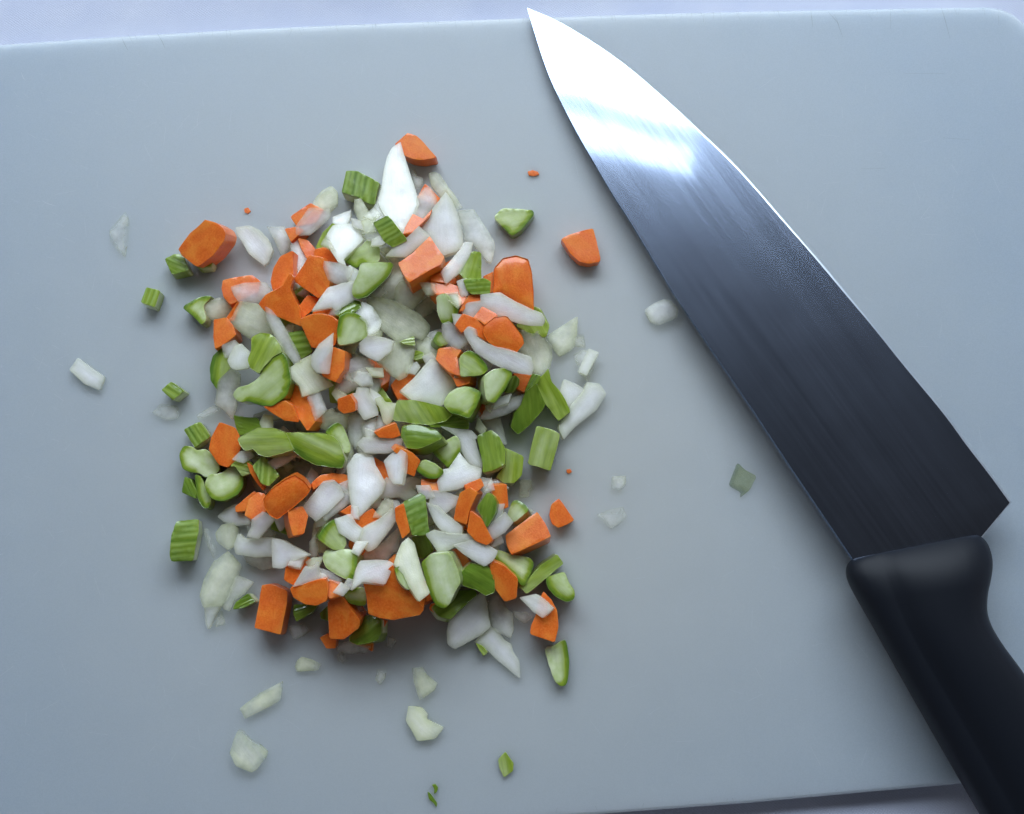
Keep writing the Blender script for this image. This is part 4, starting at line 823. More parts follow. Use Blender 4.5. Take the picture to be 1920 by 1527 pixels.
HANDLE_RIGHT = [[129.0,-38.05,10.92],[130.42,-38.65,10.97],[131.61,-40.27,11.06],[132.25,-43.07,11.18],[132.28,-46.29,11.3],[131.22,-50.38,11.42],[129.7,-54.73,11.55],[129.08,-60.5,11.74],[131.88,-66.8,12.04],[138.77,-76.7,12.58],[146.98,-92.41,13.37],[154.58,-108.06,14.14],[164.41,-126.66,15.07],[171.18,-139.66,15.72],[173.44,-146.07,16.01],[170.48,-151.83,16.15]]
KNIFE_NORMAL = [-0.02533070557809941,0.036696221585810686,0.9990053767003663]
# kind, look, underside centre, long axis, up axis, shape, outline, label, buried
PIECES = [
('c','',[-42.3,-39.91,0.0],[-0.335,0.942,0.0],[-0.0,-0.0,1.0],{'T':6.0},[[5.4,0.4],[0.6,3.8],[-3.8,2.1],[-3.8,-2.5],[1.5,-3.8]],'buried carrot bit between the crumpled white onion wing and the shaded onion sheet',1),
('c','',[-25.21,-53.72,0.0],[-0.944,-0.33,-0.0],[-0.0,-0.0,1.0],{'T':6.0},[[1.6,-3.8],[4.4,0.1],[1.8,3.1],[-3.5,2.5],[-4.3,-1.9]],'buried carrot bit between the huge pyramid shaped carrot chunk and the big celery block',1),
('o','wn',[-24.99,14.66,-0.0],[0.611,0.792,0.0],[-0.0,-0.0,1.0],{'T':2.88,'k':0.6},[[2.0,-3.0],[4.7,0.1],[2.6,3.4],[-3.0,3.0],[-4.7,-0.2],[-1.5,-3.3]],'buried onion bit between the small light green celery scrap and the greenish onion continuation',1),
('c','',[-29.72,3.91,0.0],[-0.511,0.859,0.0],[-0.0,-0.0,1.0],{'T':6.0},[[-2.7,4.1],[-5.5,-0.3],[-4.4,-2.7],[3.1,-3.8],[5.6,-1.1],[3.9,3.8]],'buried carrot bit between the greenish onion continuation and the large pale onion trapezoid',1),
('c','',[-38.57,-21.12,0.0],[-0.881,0.474,0.0],[-0.0,-0.0,1.0],{'T':6.0},[[-2.3,4.3],[-5.9,0.2],[-3.6,-4.3],[3.3,-4.7],[6.2,0.3],[2.3,4.3]],'buried carrot bit between the large shield shaped white onion piece and the pinkish onion tongue',1),
('s','inner',[-39.19,0.93,0.0],[-0.996,-0.092,-0.0],[-0.0,-0.0,1.0],{'T':6.0},[[-1.8,-4.1],[5.2,-1.8],[1.6,4.7],[-4.9,1.2]],'buried celery bit between the forked white onion shred and the white notched onion tile',1),
('s','dark',[-64.35,-33.05,0.0],[-0.341,0.94,0.0],[-0.0,-0.0,1.0],{'T':6.0},[[5.6,1.3],[-1.6,4.5],[-6.1,-1.4],[2.1,-4.3]],'buried celery bit between the carrot stub and the lilac onion fold',1),
('s','inner',[-61.94,31.89,0.0],[-0.202,0.979,0.0],[-0.0,-0.0,1.0],{'T':6.0},[[-4.4,-2.8],[3.8,-2.9],[5.7,1.0],[0.1,3.2],[-5.1,1.5]],'buried celery bit between the faceted carrot chunk and the shaded carrot piece',1),
('c','',[-7.48,1.0,0.0],[0.339,0.941,0.0],[-0.0,-0.0,1.0],{'T':6.0},[[-5.4,-0.5],[-1.5,-3.9],[4.8,-2.4],[4.5,2.7],[-2.4,4.0]],'buried carrot bit between the rounded glossy celery chunk and the celery chunk',1),
('o','wn',[-23.52,-36.23,-0.0],[-0.96,-0.28,-0.0],[-0.0,-0.0,1.0],{'T':2.88,'k':0.6},[[-2.8,-3.0],[3.3,-2.9],[5.1,0.2],[3.0,2.9],[-3.4,3.1],[-5.3,-0.3]],'buried onion bit between the dark green grooved celery chunk and the crinkled white onion leaf',1),
('c','',[-17.86,38.44,0.0],[-0.999,-0.051,-0.0],[-0.0,-0.0,1.0],{'T':6.0},[[-5.0,-1.1],[-0.7,-4.5],[4.6,-2.1],[3.8,1.9],[0.9,3.4],[-3.6,2.5]],'buried carrot bit between the curved white onion sliver and the arched carrot slice',1),
('s','inner',[-48.78,4.72,0.76],[-0.408,0.907,0.103],[-0.068,-0.142,0.987],{'T':6.0},[[2.2,-4.0],[5.3,1.6],[-2.2,4.5],[-5.2,-2.0]],'buried celery bit between the beige arched onion shell and the pale orange carrot face',1),
('o','wn',[-19.26,-17.15,-0.0],[0.312,0.95,0.0],[-0.0,-0.0,1.0],{'T':2.88,'k':0.6},[[-4.9,-1.8],[1.6,-4.9],[5.6,0.0],[2.1,4.3],[-4.5,2.3]],'buried onion bit between the pale celery triangle and the small bright celery nub',1),
('o','tn',[-40.61,46.32,0.19],[-0.736,0.677,-0.018],[0.022,0.05,0.999],{'T':2.88,'k':0.6},[[4.3,-2.8],[5.1,3.0],[-2.4,4.7],[-5.5,-0.3],[-1.5,-4.5]],'buried onion bit between the beige glassy onion and the light green celery slice',1),
('o','wn',[-47.45,19.34,2.87],[-0.949,-0.262,-0.175],[-0.132,-0.175,0.976],{'T':2.88,'k':0.6},[[1.8,4.1],[-3.9,2.3],[-5.2,-1.9],[1.8,-4.4],[5.6,-0.1]],'buried onion bit between the pale celery chunk and the lilac white onion flap',1),
('o','tn',[-65.15,-24.05,-0.0],[-0.898,0.44,0.0],[-0.0,-0.0,1.0],{'T':2.88,'k':0.6},[[3.5,-2.0],[4.3,1.3],[1.1,2.8],[-4.2,1.2],[-4.4,-0.6],[-0.3,-2.8]],'buried onion bit between the thick bright carrot disc and the deep ribbed celery chunk',1),
('c','',[-13.78,-34.03,0.0],[-1.0,0.021,0.0],[-0.0,-0.0,1.0],{'T':6.0},[[2.6,-2.2],[4.2,1.6],[-3.1,2.2],[-3.8,-1.5]],'buried carrot bit between the smooth white onion tongue and the shaded carrot strip',1),
('o','wn',[-5.05,-7.47,-0.0],[-0.493,0.87,0.0],[-0.0,-0.0,1.0],{'T':2.88,'k':0.6},[[2.4,-3.4],[5.0,1.5],[-2.0,3.0],[-5.5,-1.2]],'buried onion bit between the dark smooth celery piece and the grey glassy onion strip',1),
('s','inner',[-64.29,22.24,0.24],[-0.485,0.874,-0.039],[-0.05,0.016,0.999],{'T':6.0},[[4.7,-2.4],[4.3,3.0],[-2.0,4.1],[-5.7,-0.0],[-1.3,-4.7]],'buried celery bit between the faceted carrot chunk and the long narrow onion sliver',1),
('o','tn',[-50.4,-30.58,0.55],[-0.583,-0.813,0.005],[-0.111,0.085,0.99],{'T':2.88,'k':0.6},[[-2.5,-4.3],[5.8,-2.6],[4.3,2.8],[-2.1,4.4],[-5.5,-0.3]],'buried onion bit between the pink onion fold and the crumpled white onion wing',1),
('o','wn',[-22.62,33.18,0.5],[-0.588,0.808,0.035],[-0.083,-0.103,0.991],{'T':2.88,'k':0.6},[[-4.1,2.2],[-4.7,-2.6],[0.6,-4.8],[4.8,-2.4],[4.0,3.5],[-0.6,4.2]],'buried onion bit between the pale celery nub and the glassy greenish onion',1),
('o','tn',[-71.82,-36.5,-0.0],[-0.947,0.321,0.0],[-0.0,-0.0,1.0],{'T':2.88,'k':0.6},[[-4.7,-0.9],[0.2,-3.1],[4.4,-0.7],[2.5,2.1],[-2.4,2.5]],'buried onion bit between the lilac onion fold and the white onion rectangle',1),
('o','tn',[-48.24,-3.6,0.5],[-0.268,-0.956,-0.116],[-0.041,-0.109,0.993],{'T':2.88,'k':0.6},[[-5.0,1.1],[-2.6,-3.5],[2.9,-3.2],[5.1,1.3],[-0.3,4.3]],'buried onion bit between the dim greenish onion and the pale orange carrot face',1),
('o','wn',[-13.38,-49.83,0.14],[-0.967,-0.253,-0.02],[-0.008,-0.052,0.999],{'T':2.88,'k':0.6},[[4.9,0.9],[0.2,3.3],[-4.9,0.9],[-2.6,-2.4],[2.5,-2.8]],'buried onion bit between the olive celery slice and the very dark celery lump',1),
('o','wp',[-14.76,15.99,1.1],[0.029,-0.983,0.179],[0.124,0.181,0.976],{'T':2.16,'k':0.6},[[-6.4,0.8],[-5.1,-1.4],[4.6,-2.4],[5.6,1.1],[1.3,2.0]],'buried onion bit between the celery block and the bright carrot chunk',1),
('o','tn',[-25.84,28.83,2.78],[-0.525,-0.847,-0.078],[0.135,-0.173,0.976],{'T':2.16,'k':0.6},[[3.3,1.0],[-0.4,2.5],[-4.6,-0.6],[1.8,-2.8]],'buried onion bit between the big rolled greenish onion petal and the glassy greenish onion',1),
('o','wg',[-72.62,-14.09,2.43],[-0.171,0.965,-0.201],[-0.124,0.181,0.976],{'T':2.16,'k':0.6},[[2.3,-3.4],[3.5,1.3],[1.3,3.1],[-5.0,1.1],[-2.1,-2.2]],'buried onion bit between the leafy green celery piece and the deep ribbed celery chunk',1),
('o','wp',[-69.67,-3.34,4.18],[-0.956,-0.223,-0.191],[-0.16,-0.15,0.976],{'T':2.16,'k':0.6},[[-4.5,1.9],[-4.3,-1.9],[4.2,-1.4],[4.6,1.4]],'buried onion bit between the shaded carrot and the dark green celery piece',1),
('o','wn',[-10.26,-33.45,4.54],[0.198,0.959,-0.203],[0.123,0.182,0.976],{'T':2.16,'k':0.6},[[1.5,-4.4],[4.9,0.2],[0.1,5.0],[-6.4,-0.8]],'buried onion bit between the tall carrot triangle and the shaded carrot strip',1),
('o','wp',[-63.88,-11.36,6.04],[-0.343,0.934,-0.101],[-0.218,0.025,0.976],{'T':2.16,'k':0.6},[[0.3,-3.3],[4.8,-0.9],[2.8,2.3],[-1.7,2.5],[-6.2,-0.5]],'buried onion bit between the leafy green celery piece and the smooth curved celery boat',1),
('o','wp',[-8.34,14.45,6.04],[-0.622,0.776,0.102],[-0.09,-0.2,0.976],{'T':2.16,'k':0.6},[[-5.4,1.7],[-2.3,-3.5],[5.2,-1.3],[2.6,3.1]],'buried onion bit between the crescent lilac white onion strip and the celery block',1),
('o','tn',[-20.49,-39.04,2.62],[-0.268,0.958,0.096],[0.216,-0.037,0.976],{'T':2.16,'k':0.6},[[5.5,0.3],[0.6,2.9],[-4.7,1.5],[-2.8,-2.5],[1.4,-2.2]],'buried onion bit between the crinkled white onion leaf and the smooth white onion tongue',1),
('o','wp',[-18.23,-5.99,3.14],[-0.153,0.964,0.219],[0.041,-0.216,0.976],{'T':2.16,'k':0.6},[[1.2,-2.9],[4.4,-1.2],[3.2,3.0],[-3.5,3.2],[-5.2,-2.0]],'buried onion bit between the hooked white onion petal and the pale celery triangle',1),
('o','wg',[-64.99,-19.63,1.02],[-0.277,0.957,-0.093],[0.167,0.143,0.976],{'T':2.16,'k':0.6},[[4.4,-1.7],[2.0,3.1],[-4.2,1.2],[-2.2,-2.6]],'buried onion bit between the thick bright carrot disc and the clear onion shaving',1),
('o','wn',[-5.68,-23.9,4.16],[-0.985,-0.056,0.166],[0.155,0.155,0.976],{'T':2.16,'k':0.6},[[3.8,-0.8],[2.7,1.8],[-4.8,1.1],[-1.7,-2.1]],'buried onion bit between the upright carrot piece and the celery chunk',1),
('o','tg',[-13.1,5.83,4.31],[0.059,0.996,-0.073],[0.211,0.06,0.976],{'T':2.16,'k':0.6},[[-4.7,0.4],[-0.9,-2.5],[5.2,-0.2],[0.3,2.3]],'buried onion bit between the dark carrot piece and the rounded glossy celery chunk',1),
('o','tn',[-46.28,12.26,5.84],[-0.782,0.592,-0.198],[-0.216,0.041,0.976],{'T':2.16,'k':0.6},[[5.0,1.6],[-1.0,2.8],[-6.6,-0.7],[2.6,-3.8]],'buried onion bit between the carrot chunk and the pink onion shell',1),
('o','tg',[-30.83,-4.34,3.77],[-0.136,0.987,0.089],[-0.188,-0.114,0.976],{'T':2.16,'k':0.6},[[3.2,4.1],[-5.9,3.1],[-4.9,-2.2],[1.3,-5.0],[6.3,0.1]],'buried onion bit between the long light green celery stick and the dark domed celery piece',1),
('o','tn',[-27.51,-23.53,5.01],[-0.983,-0.071,0.167],[0.155,0.156,0.976],{'T':2.16,'k':0.6},[[5.8,-1.9],[2.5,3.4],[-5.1,1.2],[-3.3,-2.7]],'buried onion bit between the star cornered onion sheet and the small bright celery nub',1),
('o','wn',[-5.49,-40.51,5.49],[-0.34,-0.923,-0.178],[0.061,-0.211,0.976],{'T':2.16,'k':0.6},[[3.2,-2.0],[3.2,2.2],[-3.6,1.6],[-2.8,-1.8]],'buried onion bit between the lilac onion strip and the tall carrot triangle',1),
('o','wn',[-22.29,18.03,2.06],[-0.435,-0.886,0.162],[0.134,0.115,0.984],{'T':2.16,'k':0.6},[[-2.1,-3.4],[3.1,-3.7],[4.8,1.6],[0.5,4.6],[-6.3,0.9]],'buried onion bit between the small celery tip and the bright carrot chunk',1),
('o','wp',[-40.32,-11.67,4.07],[-0.994,0.105,0.002],[-0.021,-0.218,0.976],{'T':2.16,'k':0.6},[[-2.1,2.6],[-4.6,-0.1],[-1.5,-3.7],[5.2,-2.0],[3.1,3.3]],'buried onion bit between the flat white onion bar and the upright beige onion cup',1),
('o','wn',[-61.06,37.88,4.12],[-0.826,-0.52,0.219],[0.194,0.103,0.976],{'T':2.16,'k':0.6},[[-3.6,-2.4],[3.2,-3.2],[4.0,2.8],[-3.5,2.8]],'buried onion bit between the square carrot chunk and the pink tinged onion',1),
('o','tn',[-39.9,3.1,5.74],[-0.412,-0.898,0.156],[-0.078,0.205,0.976],{'T':2.16,'k':0.6},[[2.5,2.1],[-4.2,1.5],[-3.5,-2.3],[5.2,-1.3]],'buried onion bit between the dark carrot deep and the white notched onion tile',1),
('o','tn',[-43.69,-47.48,5.51],[-0.514,0.858,0.016],[0.196,0.099,0.976],{'T':2.16,'k':0.6},[[2.8,3.8],[-5.9,1.8],[-2.4,-3.9],[5.5,-1.7]],'buried onion bit between the lilac onion petal and the shaded round celery piece',1),
('o','wn',[-24.8,-11.8,6.12],[-0.112,0.969,-0.219],[-0.038,0.216,0.976],{'T':2.16,'k':0.6},[[-4.9,2.1],[-6.0,-1.6],[2.2,-4.0],[6.2,0.2],[2.5,3.3]],'buried onion bit between the dark domed celery piece and the long light green celery stick',1),
('o','wg',[-52.89,-37.72,5.94],[-0.111,-0.994,-0.017],[-0.219,0.007,0.976],{'T':2.16,'k':0.6},[[5.1,1.7],[-1.2,3.5],[-5.1,0.4],[-3.4,-2.9],[4.6,-2.7]],'buried onion bit between the bright celery cube and the shaded round celery piece',1),
('o','wg',[-40.24,42.8,3.03],[-0.616,0.761,0.204],[0.064,-0.21,0.976],{'T':2.16,'k':0.6},[[-2.0,-2.9],[3.5,-2.3],[3.7,3.3],[-5.2,1.9]],'buried onion bit between the light green celery slice and the bean shaped celery slice',1),
('o','tg',[-70.61,-22.14,1.29],[-0.737,0.676,0.008],[-0.142,-0.167,0.976],{'T':2.16,'k':0.6},[[5.7,0.4],[1.1,3.2],[-4.4,1.9],[-4.1,-2.1],[1.7,-3.5]],'buried onion bit between the thin brownish carrot stick and the thick bright carrot disc',1),
('o','tn',[-71.21,-33.71,1.11],[-0.412,0.894,-0.175],[0.05,0.214,0.976],{'T':2.16,'k':0.6},[[-3.0,-2.2],[2.0,-2.9],[4.5,0.7],[0.9,2.9],[-4.4,1.5]],'buried onion bit between the lilac onion fold and the thick bright carrot disc',1),
('o','tp',[-60.18,-4.97,1.05],[-0.081,-0.996,-0.032],[-0.139,-0.02,0.99],{'T':2.16,'k':0.6},[[0.3,3.1],[-4.5,-0.0],[0.0,-2.8],[4.3,-0.2]],'buried onion bit between the shaded carrot and the slanting dark carrot stick',1),
('o','wn',[-64.32,0.04,6.0],[-0.428,-0.877,0.217],[0.125,0.181,0.976],{'T':2.16,'k':0.6},[[1.7,-2.3],[4.8,0.3],[1.3,3.2],[-5.6,1.1],[-2.1,-2.3]],'buried onion bit between the hook shaped celery cross section and the slanting dark carrot stick',1),
('o','tg',[-57.36,-14.07,1.08],[-0.707,-0.675,-0.212],[-0.113,-0.188,0.976],{'T':2.16,'k':0.6},[[-3.4,3.3],[-5.0,-1.4],[-0.5,-3.3],[5.9,-0.6],[3.0,2.1]],'buried onion bit between the shaded onion slab and the smooth curved celery boat',1),
('o','wn',[-17.24,-48.74,4.75],[-0.741,0.671,0.037],[0.172,0.137,0.976],{'T':2.16,'k':0.6},[[1.8,-2.9],[4.7,-0.2],[-0.0,4.0],[-6.5,-0.9]],'buried onion bit between the big celery block and the very dark celery lump',1),
('o','wg',[-63.76,20.22,6.37],[-0.872,-0.438,-0.219],[-0.187,-0.116,0.976],{'T':2.16,'k':0.6},[[-0.6,2.7],[-6.5,-0.5],[1.9,-2.9],[5.2,0.7]],'buried onion bit between the ribbed green celery chunk and the faceted carrot chunk',1),
('o','wn',[-42.06,-42.06,13.25],[-0.613,-0.771,0.174],[0.0,0.22,0.976],{'T':1.58,'k':0.5},[[-1.1,-1.9],[2.3,-0.8],[1.8,1.6],[-3.0,1.1]],'small onion shard between the shaded round celery piece and the white onion wing',1),
('o','wp',[-7.08,-19.53,2.6],[-0.401,0.9,0.174],[0.194,-0.102,0.976],{'T':1.58,'k':0.5},[[-0.7,-1.5],[2.8,0.4],[-2.1,1.1]],'small onion shard between the dark smooth celery piece and the clear onion strip',1),
('o','wg',[-47.04,-14.49,4.36],[-0.254,-0.952,0.17],[0.18,0.126,0.976],{'T':1.58,'k':0.5},[[-3.3,0.0],[-1.2,-1.7],[2.9,-1.3],[2.1,1.1],[-0.4,1.8]],'small onion shard between the bright upright celery fin and the smooth curved celery boat',1),
('o','wn',[-13.54,32.17,13.07],[-0.185,0.98,0.067],[-0.194,-0.104,0.976],{'T':1.58,'k':0.5},[[2.6,-0.7],[2.2,1.7],[-2.5,1.3],[-2.7,-0.8],[0.3,-1.5]],'small onion shard between the short ribbed celery bar and the arched carrot slice',1),
('o','wn',[-58.95,-45.38,12.09],[-0.756,-0.639,0.145],[0.001,0.22,0.976],{'T':1.58,'k':0.5},[[0.7,2.3],[-3.0,0.4],[-0.7,-2.1],[3.0,-0.6]],'small onion shard between the dark red carrot face and the white onion triangle',1),
('o','wn',[-40.15,-9.78,8.59],[-0.127,-0.968,-0.217],[-0.055,-0.211,0.976],{'T':1.58,'k':0.5},[[-2.1,-1.7],[3.4,-0.3],[-1.3,2.0]],'small onion shard between the dim onion patch and the flat white onion bar',1),
('o','wn',[-53.18,-34.17,8.54],[-0.951,-0.236,-0.202],[-0.174,-0.133,0.976],{'T':1.58,'k':0.5},[[1.9,1.0],[-1.3,1.4],[-2.1,-1.0],[1.5,-1.4]],'small onion shard between the lilac white onion rectangle and the pink onion fold',1),
('o','wp',[-23.85,-26.12,12.06],[-0.822,0.569,-0.029],[-0.147,-0.163,0.976],{'T':1.58,'k':0.5},[[3.3,-0.0],[-0.2,2.6],[-3.2,-0.3],[0.1,-2.3]],'small onion shard between the dark green grooved celery chunk and the carrot patch',1),
('o','wn',[-14.53,22.8,12.96],[-0.954,0.264,-0.14],[-0.178,-0.128,0.976],{'T':1.58,'k':0.5},[[-2.2,1.0],[-1.8,-1.8],[2.8,-1.2],[1.2,2.0]],'small onion shard between the yellowish orange carrot and the pale celery nub',1),
('o','wp',[-39.45,32.07,8.82],[-0.983,0.1,-0.154],[-0.167,-0.143,0.976],{'T':1.58,'k':0.5},[[4.0,-0.9],[2.1,1.2],[-1.0,1.9],[-4.0,-0.3],[-1.1,-1.9]],'small onion shard between the beige glassy onion and the bean shaped celery slice',1),
('o','tg',[-67.03,-16.03,3.01],[-0.447,0.892,-0.057],[0.165,0.145,0.976],{'T':1.58,'k':0.5},[[2.7,-1.8],[2.5,2.1],[-3.0,1.2],[-2.3,-1.5]],'small onion shard between the clear onion shaving and the leafy green celery piece',1),
('o','wg',[-46.05,16.61,7.31],[-0.502,-0.861,-0.084],[-0.217,0.032,0.976],{'T':1.58,'k':0.5},[[3.3,-1.0],[1.9,2.0],[-3.6,1.0],[-1.6,-1.9]],'small onion shard between the pale celery chunk and the carrot chunk',1),
('o','wp',[-63.7,-32.82,8.12],[-0.414,-0.891,-0.185],[-0.186,-0.117,0.976],{'T':1.58,'k':0.5},[[-3.8,0.8],[-1.7,-2.2],[1.8,-2.1],[4.1,1.0],[-0.4,2.5]],'small onion shard between the thick bright carrot disc and the carrot stub',1),
('o','wp',[-4.39,-39.51,7.84],[-0.626,-0.777,0.064],[0.203,-0.084,0.976],{'T':1.58,'k':0.5},[[3.7,-0.5],[-1.0,1.8],[-2.6,-1.3]],'small onion shard between the pink white onion block and the lilac onion strip',1),
('o','wn',[-28.84,9.98,5.87],[-0.885,-0.437,0.163],[0.211,-0.062,0.976],{'T':1.58,'k':0.5},[[0.1,2.0],[-2.4,0.6],[-2.0,-1.5],[1.8,-1.3],[2.5,0.2]],'small onion shard between the greenish onion continuation and the large pale onion trapezoid',1),
('o','wp',[-58.07,-6.4,2.43],[-0.982,0.021,0.186],[0.182,-0.123,0.976],{'T':1.58,'k':0.5},[[2.2,1.4],[-2.4,1.3],[-2.6,-0.5],[-0.3,-1.6],[3.2,-0.6]],'small onion shard between the slanting dark carrot stick and the smooth curved celery boat',1),
('o','wg',[-38.91,7.99,9.44],[-0.968,0.187,0.168],[0.19,0.109,0.976],{'T':1.58,'k':0.5},[[-1.7,-1.8],[3.3,-0.7],[1.0,1.5],[-2.6,0.9]],'small onion shard between the dark carrot deep and the pink onion shell',1),
('o','wg',[-59.21,-29.59,6.99],[-0.286,0.935,-0.207],[-0.131,0.176,0.976],{'T':1.58,'k':0.5},[[-2.6,-1.6],[2.6,-1.6],[2.0,1.6],[-2.0,1.7]],'small onion shard between the thick bright carrot disc and the lilac white onion rectangle',1),
('o','tn',[-12.16,16.49,7.36],[-0.968,-0.235,-0.089],[-0.132,0.175,0.976],{'T':1.58,'k':0.5},[[2.9,-0.7],[0.5,2.1],[-2.3,0.6],[-1.1,-2.0]],'small onion shard between the crescent lilac white onion strip and the pink oval onion cup',1),
('o','wg',[-69.66,-6.35,8.47],[0.078,0.995,-0.061],[0.215,0.043,0.976],{'T':1.58,'k':0.5},[[2.3,1.2],[-0.3,2.1],[-3.2,0.3],[-1.1,-2.0],[2.3,-1.5]],'small onion shard between the leafy green celery piece and the dark green celery piece',1),
('o','wg',[-40.2,19.86,6.0],[-0.786,0.618,0.006],[0.007,-0.0,1.0],{'T':1.58,'k':0.5},[[3.1,1.0],[0.2,3.0],[-3.5,0.9],[-1.8,-2.4],[2.0,-2.5]],'small onion shard between the lilac white onion flap and the pale onion strip',1),
('o','wg',[-51.99,-19.1,5.46],[0.979,0.202,0.008],[-0.052,0.213,0.976],{'T':1.58,'k':0.5},[[1.3,-1.7],[1.4,0.9],[-0.6,1.6],[-2.2,-0.8]],'small onion shard between the shaded onion slab and the smooth curved celery boat',1),
('o','wg',[-23.6,-34.08,2.88],[-0.905,-0.424,0.033],[-0.063,0.21,0.976],{'T':1.58,'k':0.5},[[-2.7,1.2],[-0.5,-1.9],[3.2,0.7]],'small onion shard between the dark green grooved celery chunk and the smooth white onion tongue',1),
('o','tg',[-41.25,50.54,12.02],[-0.361,-0.93,0.072],[-0.169,0.141,0.976],{'T':1.58,'k':0.5},[[0.9,3.1],[-3.4,0.5],[-0.7,-2.7],[3.2,-0.8]],'small onion shard between the pale onion scrap and the deeply grooved green celery bit',1),
('o','tn',[-46.19,31.62,2.76],[-0.925,0.378,0.047],[-0.039,-0.216,0.976],{'T':1.58,'k':0.5},[[-2.3,1.4],[-2.0,-1.8],[2.7,-1.1],[1.6,1.6]],'small onion shard between the dark green celery roll and the bean shaped celery slice',1),
('o','wg',[-54.72,-45.57,10.62],[-0.886,-0.418,0.198],[0.219,-0.004,0.976],{'T':1.58,'k':0.5},[[-3.3,-0.4],[0.1,-1.5],[2.4,-1.2],[1.8,1.6],[-0.9,1.5]],'small onion shard between the white onion flag and the shaded round celery piece',1),
('o','tp',[-50.91,-54.6,10.15],[-0.235,0.966,0.103],[-0.104,-0.13,0.986],{'T':1.58,'k':0.5},[[2.2,0.5],[-0.8,1.7],[-2.4,-0.8],[1.0,-1.5]],'small onion shard between the carrot half slice and the dark red carrot piece',1),
('o','wp',[-60.16,32.49,6.03],[-0.915,-0.404,0.016],[0.087,-0.158,0.984],{'T':1.58,'k':0.5},[[2.7,-0.7],[-0.6,2.5],[-2.0,-1.8]],'small onion shard between the shaded carrot piece and the square carrot chunk',1),
('o','wn',[-38.5,45.95,12.5],[-0.936,-0.288,0.201],[0.218,-0.028,0.976],{'T':1.58,'k':0.5},[[2.5,0.9],[-0.5,1.5],[-3.1,0.3],[-0.8,-1.7],[1.9,-0.9]],'small onion shard between the pale onion scrap and the light green celery slice',1),
('o','tn',[-49.95,24.88,13.47],[-0.839,-0.544,-0.034],[-0.1,0.093,0.991],{'T':1.58,'k':0.5},[[-2.6,-0.2],[0.1,-1.5],[2.7,0.1],[-0.2,1.6]],'small onion shard between the shaded carrot edge and the tapering white onion wedge',1),
('o','wn',[-45.52,35.48,13.15],[-0.572,0.798,0.191],[0.2,-0.09,0.976],{'T':1.58,'k':0.5},[[-1.3,2.1],[-3.3,-0.6],[-0.3,-2.6],[3.3,-0.9],[1.6,1.9]],'small onion shard between the small pink onion cup and the bean shaped celery slice',1),
('o','wp',[-47.38,-40.5,4.43],[-0.497,0.864,0.081],[0.217,0.033,0.976],{'T':1.58,'k':0.5},[[-1.8,-1.2],[3.1,-0.2],[-1.3,1.4]],'small onion shard between the shaded round celery piece and the bright celery cube',1),
('o','wp',[-32.51,-30.22,7.71],[-0.736,0.668,-0.108],[0.051,0.214,0.976],{'T':1.58,'k':0.5},[[-3.5,-0.3],[0.8,-1.7],[3.5,0.5],[-0.8,1.6]],'small onion shard between the shaded carrot column and the greenish onion scrap',1),
('o','wn',[-69.3,-24.62,3.32],[-0.957,-0.291,-0.0],[-0.0,-0.0,1.0],{'T':1.58,'k':0.5},[[1.5,1.0],[-2.1,0.4],[0.6,-1.4]],'small onion shard between the thick bright carrot disc and the thin brownish carrot stick',1),
('o','tn',[-6.22,-25.11,12.9],[-0.28,-0.936,0.214],[0.109,0.191,0.976],{'T':1.58,'k':0.5},[[-2.8,-0.5],[2.2,-1.2],[0.6,1.7]],'small onion shard between the clear onion strip and the upright carrot piece',1),
('o','wn',[-29.56,-13.06,6.07],[-0.777,0.608,-0.16],[-0.218,-0.022,0.976],{'T':1.58,'k':0.5},[[2.1,-1.0],[1.9,0.7],[-0.3,1.4],[-2.5,0.3],[-1.3,-1.4]],'small onion shard between the dark domed celery piece and the yellow orange carrot',1),
('o','wn',[-2.73,-0.21,8.31],[-0.866,-0.496,0.066],[-0.049,0.214,0.976],{'T':1.58,'k':0.5},[[-1.2,1.5],[-3.5,-0.6],[1.4,-1.7],[3.3,0.7]],'small onion shard between the grey glassy onion strip and the beige onion scrap',1),
('o','tn',[-22.0,-8.21,6.73],[-0.648,0.761,-0.033],[0.144,0.166,0.976],{'T':1.58,'k':0.5},[[-1.0,1.7],[-3.1,0.1],[-1.3,-1.4],[2.0,-1.2],[3.4,0.8]],'small onion shard between the dark domed celery piece and the dark celery strip',1),
('o','wg',[-48.39,1.0,9.25],[-0.655,0.755,-0.025],[-0.18,-0.125,0.976],{'T':1.58,'k':0.5},[[2.6,1.2],[-1.8,1.5],[-3.5,-0.3],[-0.4,-1.7],[3.0,-0.7]],'small onion shard between the beige arched onion shell and the pale orange carrot face',1),
('o','wg',[-64.26,-17.98,3.48],[-0.777,0.595,0.206],[0.21,-0.063,0.976],{'T':1.58,'k':0.5},[[-0.7,1.9],[-1.8,-1.4],[2.5,-0.5]],'small onion shard between the shaded onion slab and the clear onion shaving',1),
('o','tp',[-50.84,17.3,5.14],[-0.263,0.96,-0.101],[-0.215,0.043,0.976],{'T':1.58,'k':0.5},[[3.4,-0.4],[1.0,2.2],[-2.0,1.6],[-2.2,-0.8],[-0.2,-2.6]],'small onion shard between the pale celery chunk and the thick rounded carrot',1),
('o','wp',[-44.38,51.24,12.15],[-0.717,0.686,-0.122],[-0.214,-0.05,0.976],{'T':1.58,'k':0.5},[[2.8,-0.1],[0.4,1.5],[-3.1,0.1],[-0.1,-1.5]],'small onion shard between the broad pale onion petal and the pale onion strip',1),
('o','tg',[-15.05,9.28,10.82],[-0.166,-0.985,-0.053],[0.174,-0.082,0.981],{'T':1.58,'k':0.5},[[-0.6,1.8],[-3.6,0.0],[-1.6,-1.6],[3.4,-1.0],[2.5,0.7]],'small onion shard between the bright carrot chunk and the celery block',1),
